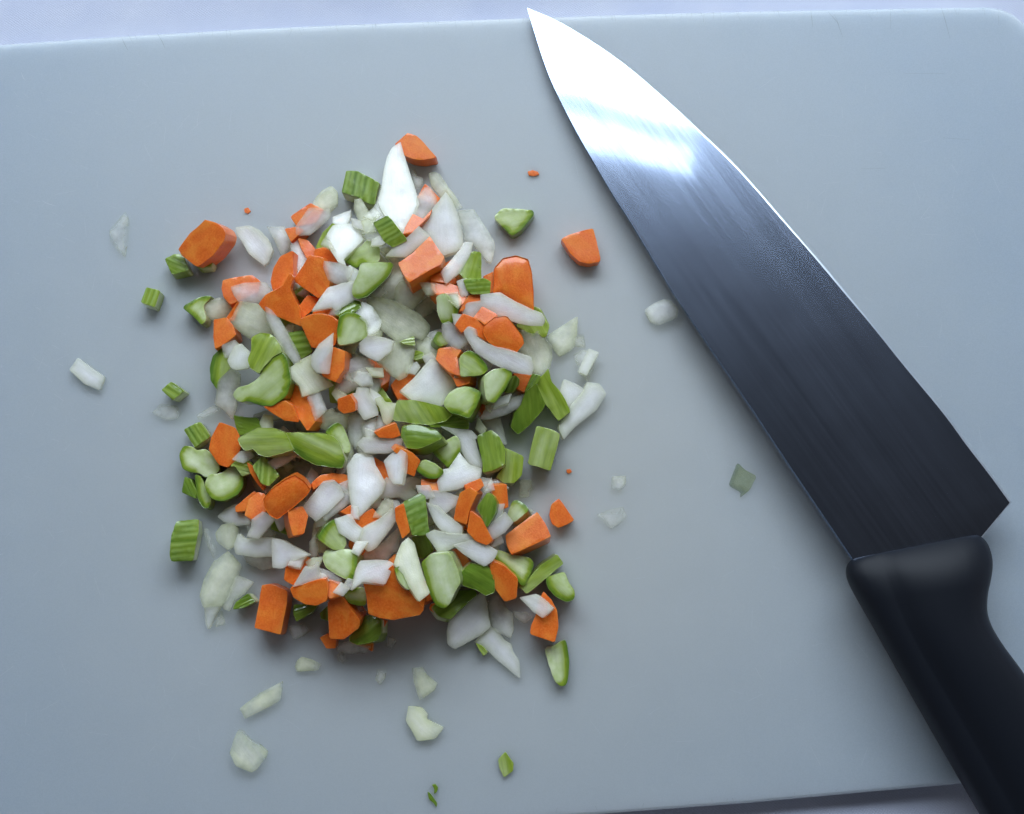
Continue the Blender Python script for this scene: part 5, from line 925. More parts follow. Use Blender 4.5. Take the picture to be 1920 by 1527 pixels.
('o','wp',[-43.93,-51.51,13.78],[-0.95,-0.306,0.068],[0.127,-0.179,0.976],{'T':1.58,'k':0.5},[[-3.0,0.1],[0.3,-2.0],[2.7,0.3],[0.0,1.6]],'small onion shard between the lilac onion petal and the shaded celery block',1),
('o','wp',[-56.43,-27.47,6.91],[-0.976,0.211,-0.052],[-0.005,0.219,0.976],{'T':1.58,'k':0.5},[[0.4,-2.4],[3.7,-0.3],[0.3,2.4],[-1.5,1.7],[-3.0,-1.4]],'small onion shard between the lilac white onion rectangle and the thick bright carrot disc',1),
('o','wp',[-46.48,-53.16,14.71],[0.91,0.356,-0.213],[0.218,0.029,0.976],{'T':1.58,'k':0.5},[[2.3,-0.5],[0.5,2.1],[-2.5,0.2],[-0.2,-1.8]],'small onion shard between the dark red carrot piece and the shaded celery block',1),
('o','wp',[-43.49,-32.1,10.75],[-0.048,0.978,-0.204],[-0.093,0.199,0.976],{'T':1.58,'k':0.5},[[-1.9,1.2],[-2.0,-1.1],[1.7,-1.1],[2.1,1.0]],'small onion shard between the large shield shaped white onion piece and the deep orange carrot',1),
('o','tn',[-54.82,-41.44,7.7],[-0.037,0.999,0.029],[-0.216,-0.037,0.976],{'T':1.58,'k':0.5},[[-2.4,1.3],[-2.8,-0.7],[-0.3,-1.4],[3.6,-0.6],[1.9,1.4]],'small onion shard between the white onion triangle and the bright celery cube',1),
('o','wp',[-39.19,0.94,7.78],[-0.531,0.842,0.095],[0.218,0.027,0.976],{'T':1.58,'k':0.5},[[3.4,-0.1],[-0.4,2.4],[-2.8,-0.3],[-0.2,-1.9]],'small onion shard between the white notched onion tile and the forked white onion shred',1),
('o','tn',[-10.93,-2.65,5.37],[-0.945,0.316,-0.088],[-0.146,-0.164,0.976],{'T':1.58,'k':0.5},[[-0.9,2.1],[-2.5,-0.4],[0.3,-2.2],[3.1,0.5]],'small onion shard between the rounded glossy celery chunk and the grey glassy onion strip',1),
('o','tn',[-63.71,33.75,8.87],[-0.589,-0.803,-0.085],[0.066,-0.153,0.986],{'T':1.58,'k':0.5},[[2.1,0.9],[-0.5,1.8],[-2.8,-0.0],[-1.0,-1.5],[2.2,-1.2]],'small onion shard between the faceted carrot chunk and the square carrot chunk',1),
('o','tn',[-40.21,53.76,12.16],[-0.892,-0.44,0.104],[0.005,0.219,0.976],{'T':1.58,'k':0.5},[[-2.4,1.0],[-1.4,-2.1],[2.9,-0.7],[0.9,1.8]],'small onion shard between the glassy onion piece and the pale onion strip',1),
('o','wg',[-14.0,-26.11,7.91],[-0.899,-0.382,-0.217],[-0.213,-0.051,0.976],{'T':1.58,'k':0.5},[[-1.7,-1.3],[3.4,-0.0],[-1.6,1.3]],'small onion shard between the shaded carrot strip and the shiny pinkish onion chip',1),
('o','tn',[-47.0,7.2,10.36],[-0.878,0.453,-0.154],[-0.208,-0.072,0.976],{'T':1.58,'k':0.5},[[2.6,1.2],[-2.9,0.9],[0.3,-2.0]],'small onion shard between the beige arched onion shell and the carrot chunk',1),
('o','tg',[-23.26,31.9,12.55],[-0.858,0.487,-0.167],[-0.215,-0.044,0.976],{'T':1.58,'k':0.5},[[-0.1,2.2],[-2.7,0.4],[-1.0,-2.3],[3.8,-0.3]],'small onion shard between the arched carrot slice and the glassy greenish onion',1),
('o','tp',[-63.7,20.7,8.78],[-0.583,-0.799,0.144],[-0.052,0.213,0.976],{'T':1.58,'k':0.5},[[0.3,1.5],[-2.4,0.3],[-0.9,-1.5],[3.1,-0.4]],'small onion shard between the long narrow onion sliver and the faceted carrot chunk',1),
('o','wg',[-9.97,-28.21,7.67],[-0.979,0.204,0.009],[-0.036,-0.217,0.976],{'T':1.58,'k':0.5},[[1.6,1.7],[-3.0,0.0],[1.5,-1.7]],'small onion shard between the shaded carrot strip and the dark pointed celery lozenge',1),
('o','wp',[-17.27,-30.66,7.22],[-0.758,0.635,0.146],[0.06,-0.155,0.986],{'T':1.58,'k':0.5},[[-0.8,-1.8],[3.1,0.5],[-2.3,1.3]],'small onion shard between the shaded carrot strip and the smooth white onion tongue',1),
('o','tg',[-6.25,-1.51,9.02],[-0.223,-0.966,0.132],[-0.143,0.167,0.976],{'T':1.58,'k':0.5},[[2.2,0.5],[-0.6,1.2],[-2.4,-0.3],[0.8,-1.4]],'small onion shard between the grey glassy onion strip and the celery chunk',1),
('o','wg',[-22.65,-12.47,8.42],[-0.237,0.971,-0.013],[0.21,0.065,0.976],{'T':1.58,'k':0.5},[[-2.1,-1.3],[0.7,-1.9],[3.1,0.2],[0.7,1.6],[-2.3,1.3]],'small onion shard between the dark domed celery piece and the pale celery triangle',1),
('o','tn',[-52.56,44.9,13.39],[-0.635,0.745,-0.205],[-0.193,0.104,0.976],{'T':1.58,'k':0.5},[[2.4,-1.5],[1.1,1.9],[-3.5,-0.4]],'small onion shard between the broad pale onion petal and the pale celery strip',1),
('o','wn',[-3.88,-31.92,11.48],[-0.267,-0.94,-0.212],[-0.112,-0.189,0.976],{'T':1.58,'k':0.5},[[2.9,1.6],[-3.2,1.3],[-2.3,-1.5],[2.6,-1.5]],'small onion shard between the dark pointed celery lozenge and the pink white onion block',1),
('o','wn',[-75.99,-15.56,7.41],[-0.933,-0.313,0.176],[0.208,-0.07,0.976],{'T':1.58,'k':0.5},[[-3.0,0.9],[-2.0,-1.3],[0.7,-1.7],[3.5,0.0],[0.7,2.0]],'small onion shard between the small curved celery piece and the carrot barrel',1),
('o','wg',[-8.71,-7.03,5.8],[-0.303,0.947,0.108],[-0.151,-0.159,0.976],{'T':1.58,'k':0.5},[[3.3,-0.2],[0.1,1.6],[-2.7,0.2],[-0.7,-1.6]],'small onion shard between the dark smooth celery piece and the grey glassy onion strip',1),
('o','wn',[-37.88,-28.43,6.51],[-0.87,0.489,0.065],[-0.048,-0.214,0.976],{'T':1.58,'k':0.5},[[-0.6,-1.6],[3.3,-0.4],[0.2,1.9],[-2.8,0.0]],'small onion shard between the greenish onion scrap and the large shield shaped white onion piece',1),
('o','wp',[-23.72,13.07,6.54],[0.99,0.111,0.091],[-0.066,-0.209,0.976],{'T':1.58,'k':0.5},[[-1.1,-1.9],[2.3,-0.9],[0.9,1.9],[-2.1,0.8]],'small onion shard between the beige onion patch and the large pale onion trapezoid',1),
('o','tn',[-72.96,-14.37,4.81],[-0.113,0.985,-0.13],[0.163,0.147,0.976],{'T':1.58,'k':0.5},[[2.6,-0.5],[-0.5,1.5],[-2.1,-1.0]],'small onion shard between the leafy green celery piece and the deep ribbed celery chunk',1),
('o','wg',[-20.96,-17.99,5.5],[-0.999,-0.046,0.028],[0.034,-0.146,0.989],{'T':1.58,'k':0.5},[[-1.8,-1.1],[1.9,-1.2],[1.3,1.3],[-1.3,1.0]],'small onion shard between the small bright celery nub and the pale celery triangle',1),
('o','tn',[-42.18,5.91,10.08],[-0.945,0.327,0.029],[0.05,0.055,0.997],{'T':1.58,'k':0.5},[[-0.3,2.3],[-3.4,0.5],[-1.5,-2.4],[2.6,-1.8],[2.7,1.4]],'small onion shard between the beige arched onion shell and the pink onion shell',1),
('o','wp',[-56.57,-21.61,5.32],[-0.051,-0.997,0.062],[-0.032,0.063,0.997],{'T':1.58,'k':0.5},[[-1.2,1.9],[-3.1,-0.6],[1.2,-2.3],[3.1,1.0]],'small onion shard between the shaded onion slab and the orange carrot rim',1),
('o','wn',[-61.08,-14.81,7.71],[-0.873,0.437,0.215],[0.173,-0.135,0.976],{'T':1.58,'k':0.5},[[0.8,-1.9],[1.9,1.4],[-2.7,0.4]],'small onion shard between the smooth curved celery boat and the clear onion shaving',1),
('o','wn',[-8.39,8.43,5.68],[-0.862,-0.468,-0.193],[-0.117,-0.186,0.976],{'T':1.58,'k':0.5},[[3.2,-1.0],[1.2,2.9],[-3.8,0.4],[-0.6,-2.3]],'small onion shard between the celery chunk and the celery block',1),
('o','wp',[-46.95,-24.45,9.0],[-0.801,0.599,0.025],[-0.111,-0.189,0.976],{'T':1.58,'k':0.5},[[0.3,-2.4],[2.6,1.4],[-2.9,1.0]],'small onion shard between the large shield shaped white onion piece and the orange carrot rim',1),
('o','wp',[-51.97,-50.17,13.38],[-0.938,0.34,0.073],[0.138,0.171,0.976],{'T':1.58,'k':0.5},[[-0.3,-1.4],[1.4,-1.2],[1.9,1.2],[-0.7,1.3],[-2.3,0.0]],'small onion shard between the dim pink onion strip and the carrot half slice',1),
('c','',[-29.67,77.34,0.0],[-0.893,0.45,0.0],[-0.0,-0.0,1.0],{'T':6.0},[[5.3,1.2],[4.2,2.4],[1.3,3.2],[-1.5,3.1],[-4.7,1.9],[-7.9,-0.6],[-1.1,-3.5],[0.8,-4.0],[3.5,-3.6]],'orange carrot wedge at the very top of the heap, beside the long onion tip',0),
('o','tn',[-39.23,55.93,8.65],[-0.107,-0.975,0.193],[0.128,0.179,0.976],{'T':2.16},[[-8.9,-0.5],[-2.9,-0.9],[1.8,-2.3],[7.6,-2.2],[6.4,1.6],[2.2,3.6],[-6.2,0.8]],'glassy onion piece under the left edge of the long white top petal',0),
('c','',[-61.14,56.18,0.0],[-0.945,-0.328,-0.0],[-0.0,-0.0,1.0],{'T':6.0},[[-2.8,-3.3],[3.7,-1.4],[4.1,-1.0],[3.2,2.4],[-2.4,3.2],[-5.9,0.0]],'carrot piece half covered by glassy onion at the upper left edge of the heap',0),
('c','',[-64.15,51.33,0.0],[-0.932,-0.362,-0.0],[-0.0,-0.0,1.0],{'T':6.0},[[1.9,2.6],[-3.1,0.6],[-1.2,-1.2],[2.3,-1.9]],'tiny triangular carrot corner poking out at the upper left of the heap',0),
('o','tp',[-68.57,50.26,0.13],[-0.541,0.841,-0.014],[-0.041,-0.01,0.999],{'T':2.16},[[1.4,1.8],[-4.6,2.6],[-3.8,-0.8],[-1.9,-2.4],[2.9,-3.0],[6.0,1.7]],'pale pinkish onion piece left of the tiny triangular carrot corner',0),
('o','wn',[-76.34,48.87,-0.0],[-0.667,0.745,0.0],[-0.0,-0.0,1.0],{'T':2.88,'k':1.0},[[5.4,2.4],[2.7,2.6],[-1.6,3.5],[-7.3,2.4],[-7.2,0.8],[-5.3,-2.8],[-1.9,-3.9],[2.3,-3.7],[5.3,-2.4],[7.7,1.1]],'white onion petal on the board between the lone carrot block and the heap',0),
('s','skin',[-98.36,41.83,0.0],[0.906,-0.423,0.0],[-0.0,-0.0,1.0],{'T':5.0},[[-0.0,-3.5],[2.1,-2.0],[4.2,-0.2],[0.0,3.4],[-2.1,2.4],[-4.1,-0.2]],'pale ribbed celery bit under the lower left of the lone carrot block',0),
('s','inner',[-90.54,43.43,0.0],[-0.65,0.76,0.0],[-0.0,-0.0,1.0],{'T':5.0},[[-1.0,3.2],[-3.3,-0.1],[-2.4,-1.4],[1.9,-2.6],[4.9,0.9]],'celery corner showing under the right of the lone carrot block',0),
('s','skin',[-105.68,31.84,0.0],[-0.275,-0.962,0.0],[-0.0,-0.0,1.0],{'T':5.0},[[2.4,-2.2],[2.7,2.2],[-2.5,2.2],[-2.5,-2.2]],'tiny pale celery cube alone on the board, left of the heap under the carrot block',0),
('s','cut',[-91.25,28.66,0.0],[0.369,0.929,0.0],[-0.0,-0.0,1.0],{'T':5.0,'e':[7,6,5,0,8]},[[-3.0,0.9],[-4.7,-3.0],[-2.5,-3.5],[0.8,-0.7],[4.1,-2.0],[4.4,-1.4],[2.9,1.3],[0.0,3.6],[-2.0,4.7]],'dark edged celery piece pointing left with a glassy onion behind it',0),
('o','tg',[-86.66,28.94,0.75],[-0.916,-0.368,0.158],[0.202,-0.085,0.976],{'T':2.88,'k':1.0},[[4.1,0.5],[2.8,2.9],[-1.7,3.1],[-3.9,1.0],[-3.4,-1.4],[-1.5,-3.2],[3.6,-3.0]],'wet glassy onion strip touching the dark edged celery at the left',0),
('c','',[-79.81,33.65,0.06],[-0.953,-0.304,0.01],[0.007,0.01,1.0],{'T':7.0},[[4.6,-1.3],[4.6,1.2],[3.2,4.1],[0.7,3.6],[-5.4,2.8],[-6.9,-0.2],[-5.0,-2.8],[0.8,-3.7],[3.5,-3.8]],'carrot piece with an onion cap on its lower right, at the left edge',0),
('c','',[-81.0,28.38,0.76],[-0.509,-0.853,-0.116],[0.102,-0.194,0.976],{'T':6.0},[[3.6,-1.1],[2.9,1.3],[-3.8,0.5],[-2.8,-0.8]],'thin carrot strip along the left rim of a large greenish onion piece',0),
('o','tp',[-63.05,43.45,4.09],[-0.179,0.967,-0.18],[0.093,0.199,0.976],{'T':2.16},[[0.9,1.5],[-6.0,2.0],[-3.6,-1.7],[-1.0,-2.7],[5.7,-1.0],[4.0,1.9]],'pink tinged onion between the half moon carrot and the square carrot chunk',0),
('s','inner',[-52.61,48.23,2.95],[-0.137,-0.991,-0.006],[-0.218,0.024,0.976],{'T':5.0},[[-2.1,-2.1],[2.7,-3.7],[4.4,0.5],[4.6,3.0],[1.5,0.0],[-1.8,-0.3],[-4.2,2.0],[-5.2,0.5]],'pale celery strip curling round the left of the broad onion petal',0),
('o','tg',[-43.74,56.04,7.22],[-0.358,0.918,-0.174],[-0.189,0.111,0.976],{'T':2.16},[[1.6,1.8],[-3.4,1.8],[-5.1,-0.3],[-2.1,-2.5],[4.1,-1.5],[4.9,0.6]],'pale onion strip hanging under the bright ribbed celery at the upper edge',0),
('o','tn',[-40.83,48.5,10.53],[-0.899,0.395,-0.188],[-0.217,-0.031,0.976],{'T':2.16},[[2.6,1.6],[-0.5,2.0],[-5.2,0.6],[-2.8,-2.2],[0.6,-1.0],[5.3,-1.0]],'pale onion scrap left of the deeply grooved celery bit',0),
('c','',[-28.33,51.4,6.53],[-0.689,-0.691,0.219],[0.151,0.16,0.976],{'T':6.0},[[3.6,-1.1],[5.9,0.2],[3.7,1.8],[-4.1,1.1],[-6.3,-0.0],[-1.9,0.6],[-0.8,-2.6]],'carrot strip showing between the two bright white onion pieces at the top',0),
('c','',[-24.67,62.0,0.0],[-0.792,0.611,0.0],[-0.0,-0.0,1.0],{'T':6.0},[[2.6,2.2],[-0.0,1.7],[-3.2,0.6],[-3.0,-1.8],[3.5,-2.7]],'carrot corner peeping out behind a pink tinged onion cup at the top',0),
('o','tg',[-20.02,65.47,-0.0],[-0.604,0.797,0.0],[-0.0,-0.0,1.0],{'T':2.16},[[3.8,2.4],[-1.3,2.2],[-0.7,0.2],[-3.7,0.8],[-7.2,0.8],[-7.4,-1.2],[-3.5,-1.5],[0.9,-1.5],[4.7,-2.0],[6.8,-1.2],[7.6,0.9]],'long glassy onion strip on the upper right rim, behind the white fan',0),
('o','fn',[-28.79,69.59,-0.0],[-0.307,0.952,0.0],[-0.0,-0.0,1.0],{'T':2.16},[[0.2,1.8],[-4.3,1.5],[-3.0,-0.9],[-1.0,-2.1],[0.7,-0.5],[3.3,-0.7],[4.0,0.9]],"clear onion shred right of the long white petal's upper half",0),
('o','tn',[-10.0,50.22,-0.0],[-0.477,0.879,0.0],[-0.0,-0.0,1.0],{'T':2.88,'k':0.7},[[5.4,2.7],[1.5,3.9],[-1.0,2.3],[-3.9,1.5],[-7.4,1.1],[-8.6,0.1],[-6.3,-2.0],[-3.3,-4.0],[4.2,-3.6],[8.8,-3.3],[10.7,1.4]],'greyish glassy onion petal forming the upper right rim of the heap',0),
('o','fn',[19.74,19.7,-0.0],[-0.053,0.999,0.0],[-0.0,-0.0,1.0],{'T':2.16},[[-1.3,2.0],[-2.1,-1.7],[1.8,-1.4],[1.6,1.1]],'small clear onion tab right of the glassy triangular tent',0),
('o','fn',[21.65,12.63,-0.0],[-0.006,1.0,0.0],[-0.0,-0.0,1.0],{'T':2.16},[[-3.7,1.7],[-5.6,-0.5],[-0.9,-2.6],[3.6,-3.4],[4.0,1.0],[2.6,3.9]],'clear onion sheet on the board right of the heap, with a bright bar on it',0),
('o','tn',[0.32,2.52,4.0],[-0.895,-0.393,0.21],[0.166,0.144,0.976],{'T':2.16},[[2.3,-1.2],[1.8,1.7],[-2.9,0.7],[-1.2,-1.3]],'beige onion scrap above the grey glassy strip at the right',0),
('o','tn',[-84.74,-59.86,-0.0],[0.333,0.943,0.0],[-0.0,-0.0,1.0],{'T':2.16},[[-2.7,0.7],[-4.0,-0.8],[1.0,-1.2],[3.7,-1.7],[2.0,3.0]],'pointed glassy onion tip below the big pale green petal',0),
('o','fn',[-82.41,-61.05,-0.0],[0.142,0.99,0.0],[-0.0,-0.0,1.0],{'T':2.16},[[0.5,1.1],[-2.1,1.0],[-1.1,-1.9],[2.7,-0.2]],'faint square onion film beside the pointed glassy tip',0),
('o','fn',[-86.05,-39.46,-0.0],[-0.372,0.928,0.0],[-0.0,-0.0,1.0],{'T':2.16},[[0.1,1.0],[-4.8,0.6],[-3.8,-1.0],[3.4,-1.1],[5.1,0.6]],'faint clear onion strip left of the round greenish cup',0),
('s','skin',[-92.4,-39.29,0.02],[0.995,0.098,0.004],[-0.004,-0.001,1.0],{'T':7.0},[[-3.1,1.6],[-3.9,-4.2],[-3.4,-5.5],[2.6,-5.9],[4.7,2.5],[4.7,5.7],[-1.6,5.7]],'upright ribbed green celery rectangle alone on the board, lower left',0),
('s','dark',[-75.21,-56.54,0.0],[-0.904,-0.428,-0.0],[-0.0,-0.0,1.0],{'T':5.0},[[0.3,1.4],[-3.3,1.2],[-2.2,-1.9],[1.7,-1.1],[3.4,0.4]],'small dark celery corner under the folded glassy onion, lower left',0),
('c','',[-66.8,-56.94,0.0],[0.088,0.996,0.0],[-0.0,-0.0,1.0],{'T':7.0},[[-0.7,3.6],[-6.8,4.0],[-8.0,-3.5],[0.7,-4.2],[4.1,-3.9],[5.6,0.6],[5.1,3.4]],'upright carrot rectangle at the bottom left edge of the heap',0),
('c','',[-49.5,-54.37,7.33],[0.225,-0.96,0.167],[0.103,0.194,0.976],{'T':7.0},[[0.5,-2.1],[2.3,-1.3],[2.2,2.0],[-1.6,2.4],[-3.4,-1.1]],'dark red carrot piece between the half slice and the pointed carrot',0),
('c','',[-19.43,-58.62,0.0],[-0.944,0.33,0.0],[-0.0,-0.0,1.0],{'T':5.0},[[-0.1,2.2],[-3.1,1.4],[-3.9,-1.1],[-0.4,-2.3],[3.7,-0.9],[3.8,0.7]],'red carrot rim under the olive celery at the bottom right',0),
('s','inner',[-8.47,-69.26,0.0],[-0.668,0.744,0.0],[-0.0,-0.0,1.0],{'T':3.0},[[0.6,0.6],[-1.7,0.9],[-1.8,-0.8],[0.5,-0.8],[2.5,0.1]],'tiny green celery tip under the ragged onion splinter',0),
('o','fp',[3.02,-60.18,0.0],[-0.969,0.246,0.0],[-0.0,-0.0,1.0],{'T':2.16},[[2.1,0.9],[-1.0,1.9],[-3.3,-0.5],[-0.9,-1.5],[3.1,-1.0]],'faint pink onion film left of the lower right carrot wedge',0),
('s','cut',[13.33,-72.67,0.0],[-0.079,0.997,0.0],[-0.0,-0.0,1.0],{'T':3.0,'e':[6,5,4,3,2],'dots':1},[[-0.3,3.2],[-5.2,1.9],[-6.8,0.5],[-6.7,-1.1],[-4.8,-2.0],[0.4,-2.7],[3.3,-2.5],[6.0,-2.2],[5.5,-0.6],[4.4,1.5],[4.1,4.0]],'tongue shaped celery slice alone on the board below the lower right carrot wedge',0),
('c','',[13.41,-31.81,0.0],[-0.283,0.959,0.0],[-0.0,-0.0,1.0],{'T':4.0},[[3.5,1.3],[0.7,2.8],[-1.9,2.7],[-3.5,1.3],[-3.3,-1.2],[-2.7,-3.7],[2.7,-2.0],[4.6,-1.2]],'small carrot chip alone on the board right of the bright carrot rectangle',0),
('s','dark',[-25.21,-39.65,0.92],[-0.284,0.937,0.205],[-0.018,-0.219,0.976],{'T':6.0},[[-1.6,2.9],[-3.5,0.9],[-2.1,-2.9],[2.4,-2.4],[4.8,1.6]],'dark celery piece left of the crinkled white onion leaf',0),
('c','',[-38.78,7.91,0.7],[-0.557,0.828,-0.072],[0.133,0.175,0.976],{'T':6.0},[[2.5,1.2],[-1.4,1.0],[-3.9,2.2],[-3.7,-0.6],[-1.3,-2.8],[2.0,-1.7],[5.8,0.8]],'dark carrot deep in the centre, under the greenish onion',0),
('o','tn',[-40.58,-8.09,6.4],[-0.209,-0.953,0.22],[0.047,0.214,0.976],{'T':2.16},[[3.3,-0.9],[1.9,2.3],[-3.9,1.2],[-1.3,-2.7]],'dim onion patch left of the small bright carrot triangle',0),
('o','fn',[-87.66,-1.72,-0.0],[-0.918,-0.397,-0.0],[-0.0,-0.0,1.0],{'T':2.16},[[3.9,0.8],[-2.7,1.4],[-3.5,-0.1],[-1.8,-1.5],[4.0,-0.6]],'faint onion bar on the board left of the grey glassy column',0),
('s','skin',[-89.75,-8.33,0.0],[0.545,-0.838,0.0],[-0.0,-0.0,1.0],{'T':5.0},[[3.1,-3.2],[2.8,2.2],[0.0,2.3],[-2.7,1.9],[-3.2,-3.2]],'tiny striped celery cube at the left rim beside the carrot barrel',0),
('s','dark',[-91.5,-24.13,0.0],[-0.475,0.88,0.0],[-0.0,-0.0,1.0],{'T':5.0},[[-0.1,2.7],[-3.7,-0.1],[-1.9,-1.3],[2.1,-1.3],[3.6,0.0]],'small dark celery wedge at the far left rim under the crumpled slice',0),
('o','fn',[-116.9,52.42,0.0],[0.054,0.999,0.0],[-0.0,-0.0,1.0],{'T':1.5},[[4.2,1.1],[0.7,3.5],[-2.6,2.7],[-5.4,0.5],[-7.2,-2.3],[-0.9,-2.4],[4.4,-2.2],[6.8,-1.0]],'faint onion film lying far left of the lone carrot block',0),
('o','wn',[-123.99,8.98,0.0],[-0.791,0.612,0.0],[-0.0,-0.0,1.0],{'T':1.8},[[5.2,1.9],[-1.0,2.4],[-5.8,1.0],[-4.2,-2.9],[5.8,-2.4]],'small white onion rectangle alone at the far left of the board',0),
('s','skin',[-97.96,3.96,0.0],[0.819,-0.574,0.0],[-0.0,-0.0,1.0],{'T':5.0},[[-2.7,-1.7],[1.8,-2.2],[2.9,1.9],[-2.0,1.9]],'tiny green celery diamond alone on the board left of the hook shaped celery',0),
('o','fn',[-99.71,-1.81,-0.0],[-0.987,0.159,0.0],[-0.0,-0.0,1.0],{'T':1.44},[[4.9,1.0],[0.4,2.4],[-3.1,1.6],[-3.6,-0.4],[-1.8,-2.5],[3.2,-2.1]],'faint onion smear just below the tiny celery diamond',0),
('o','tg',[-69.1,-83.4,0.0],[-0.874,-0.485,-0.0],[-0.0,-0.0,1.0],{'T':1.8,'k':0.5},[[6.8,1.9],[-3.3,2.3],[-4.3,2.0],[-6.9,-2.3],[0.9,-2.5],[6.8,-1.5]],"greenish white onion parallelogram on the board below the heap's left",0),
('o','tg',[-72.92,-96.87,-0.0],[-0.649,0.761,0.0],[-0.0,-0.0,1.0],{'T':2.16,'k':0.6},[[4.8,1.6],[2.9,4.2],[-1.0,5.0],[-5.2,2.8],[-5.5,1.1],[-4.7,-2.1],[-3.8,-3.8],[-1.3,-3.5],[2.5,-2.0],[5.0,-2.1],[6.3,-1.2]],'pale green onion chip nearest the bottom left of the board',0),
('o','tg',[-57.78,-73.35,-0.0],[-0.999,0.042,0.0],[-0.0,-0.0,1.0],{'T':1.44},[[3.0,0.9],[2.3,2.2],[-3.5,1.6],[-4.5,-0.2],[-1.3,-1.5],[1.3,-2.0],[2.6,-0.9]],'small flat greenish onion chip just below the bottom carrots',0),
('o','fn',[-47.77,-71.67,-0.0],[-0.56,0.828,0.0],[-0.0,-0.0,1.0],{'T':1.44},[[0.0,1.3],[-1.8,0.6],[-1.4,-1.3],[1.4,-1.2],[1.7,0.6]],'tiny clear onion drop below the pointed carrot chunk',0),
('o','tg',[-24.57,-77.95,-0.0],[-0.456,0.89,0.0],[-0.0,-0.0,1.0],{'T':2.16,'k':0.8},[[0.7,2.7],[-4.3,3.4],[-3.6,-1.4],[-2.4,-3.1],[1.1,-1.6],[3.7,-1.4],[4.8,1.5]],"kite shaped onion chip on the board below the heap's middle",0),
('o','wg',[-24.63,-89.01,0.0],[-0.713,0.701,0.0],[-0.0,-0.0,1.0],{'T':1.8},[[3.7,3.2],[-2.6,4.8],[-5.7,1.0],[-5.2,-3.0],[-0.0,-1.1],[0.6,-2.4],[3.2,-2.4],[6.1,-0.1]],'notched pale onion chip below the kite shaped one',0),
('s','inner',[-1.78,-100.78,0.0],[-0.179,0.984,0.0],[-0.0,-0.0,1.0],{'T':1.0},[[1.8,1.8],[-0.5,1.8],[-3.2,1.0],[-1.8,-1.8],[0.1,-2.3],[3.6,-0.6]],'thin olive celery flake alone near the bottom of the board',0),
('s','dark',[-21.23,-107.04,0.0],[-0.143,0.99,0.0],[-0.0,-0.0,1.0],{'T':0.8},[[-0.1,0.2],[-1.4,0.5],[-1.0,-0.3],[0.1,-0.9],[1.2,-0.3],[1.2,0.7]],'tiny green celery crumb near the bottom edge of the board',0),
('s','dark',[-21.93,-109.92,0.0],[-0.547,0.837,0.0],[-0.0,-0.0,1.0],{'T':0.8},[[0.6,0.7],[-1.1,0.2],[-2.3,0.1],[-1.5,-0.6],[1.8,-0.4],[2.5,-0.0]],'tiny green celery thread below the tiny crumb at the bottom edge',0),
('o','fn',[-36.7,-76.72,0.0],[0.272,0.962,0.0],[-0.0,-0.0,1.0],{'T':1.5},[[-1.3,1.2],[-2.5,-0.5],[-0.6,-1.2],[2.8,-1.2],[1.6,1.7]],'faint onion sliver on the board left of the kite shaped chip',0),
('o','fn',[-34.15,-67.46,0.0],[0.328,0.945,0.0],[-0.0,-0.0,1.0],{'T':1.5},[[-1.5,1.2],[-1.6,-1.1],[1.4,-1.3],[1.6,1.2]],'faint onion fleck right of the lowest dark celery',0),
('o','fp',[-59.72,-63.84,0.0],[-0.949,-0.316,0.0],[-0.0,-0.0,1.0],{'T':1.8},[[2.6,2.4],[-3.2,1.2],[-2.2,-1.6],[2.9,-2.0]],'faint pinkish onion square left of the pointed carrot chunk',0),
('c','',[-50.89,-67.0,0.0],[-0.755,0.656,0.0],[-0.0,-0.0,1.0],{'T':5.0},[[-0.8,2.0],[-2.7,0.3],[-0.9,-2.1],[1.7,-1.2],[2.6,1.0]],'round dark red carrot edge below the pointed carrot chunk',0),
('c','',[-41.06,-68.06,0.0],[-0.971,0.238,0.0],[-0.0,-0.0,1.0],{'T':4.0},[[-0.4,0.6],[-2.5,1.3],[-2.0,-1.4],[1.0,-0.9],[4.0,0.4]],'thin red carrot rim under the lowest dark celery',0),
('c','',[-36.45,-62.35,0.0],[0.159,0.987,0.0],[-0.0,-0.0,1.0],{'T':5.0},[[-1.3,1.0],[-1.6,-0.7],[1.1,-1.4],[1.8,1.1]],'small red carrot tip right of the lowest dark celery lump',0),
('s','dark',[-58.43,-58.79,0.0],[-0.95,-0.313,-0.0],[-0.0,-0.0,1.0],{'T':5.0},[[2.7,-0.1],[2.6,2.1],[-2.5,1.2],[-4.6,-0.6],[1.8,-2.6]],'dark olive celery triangle under the carrot half slice, lower left',0),
('c','',[21.27,46.97,0.0],[-0.667,0.745,0.0],[-0.0,-0.0,1.0],{'T':4.5},[[1.4,4.3],[-2.3,4.0],[-4.7,2.2],[-6.3,-0.4],[-5.8,-1.3],[-1.6,-3.7],[2.6,-6.0],[4.1,-3.3],[6.0,0.9],[6.5,3.3]],'quarter round carrot slice alone on the board between heap and knife',0),
('o','tn',[44.24,28.4,-0.0],[-0.929,-0.37,-0.0],[-0.0,-0.0,1.0],{'T':2.16,'k':1.2},[[4.5,2.1],[2.8,3.7],[-3.4,3.5],[-4.7,1.2],[-3.7,-1.9],[-1.8,-3.3],[1.5,-3.1],[4.8,-2.2]],"glassy onion chip touching the knife blade's left edge",0),
('s','cut',[0.71,55.75,0.0],[-0.962,-0.273,-0.0],[-0.0,-0.0,1.0],{'T':4.0,'e':[4,3,2,1],'dots':1},[[5.9,-2.3],[3.4,2.2],[2.2,4.8],[-0.8,3.9],[-5.9,0.3],[-6.3,-1.3],[-1.1,-3.2],[2.6,-4.4]],'pale green rimmed celery slice alone on the board upper right of the heap',0),
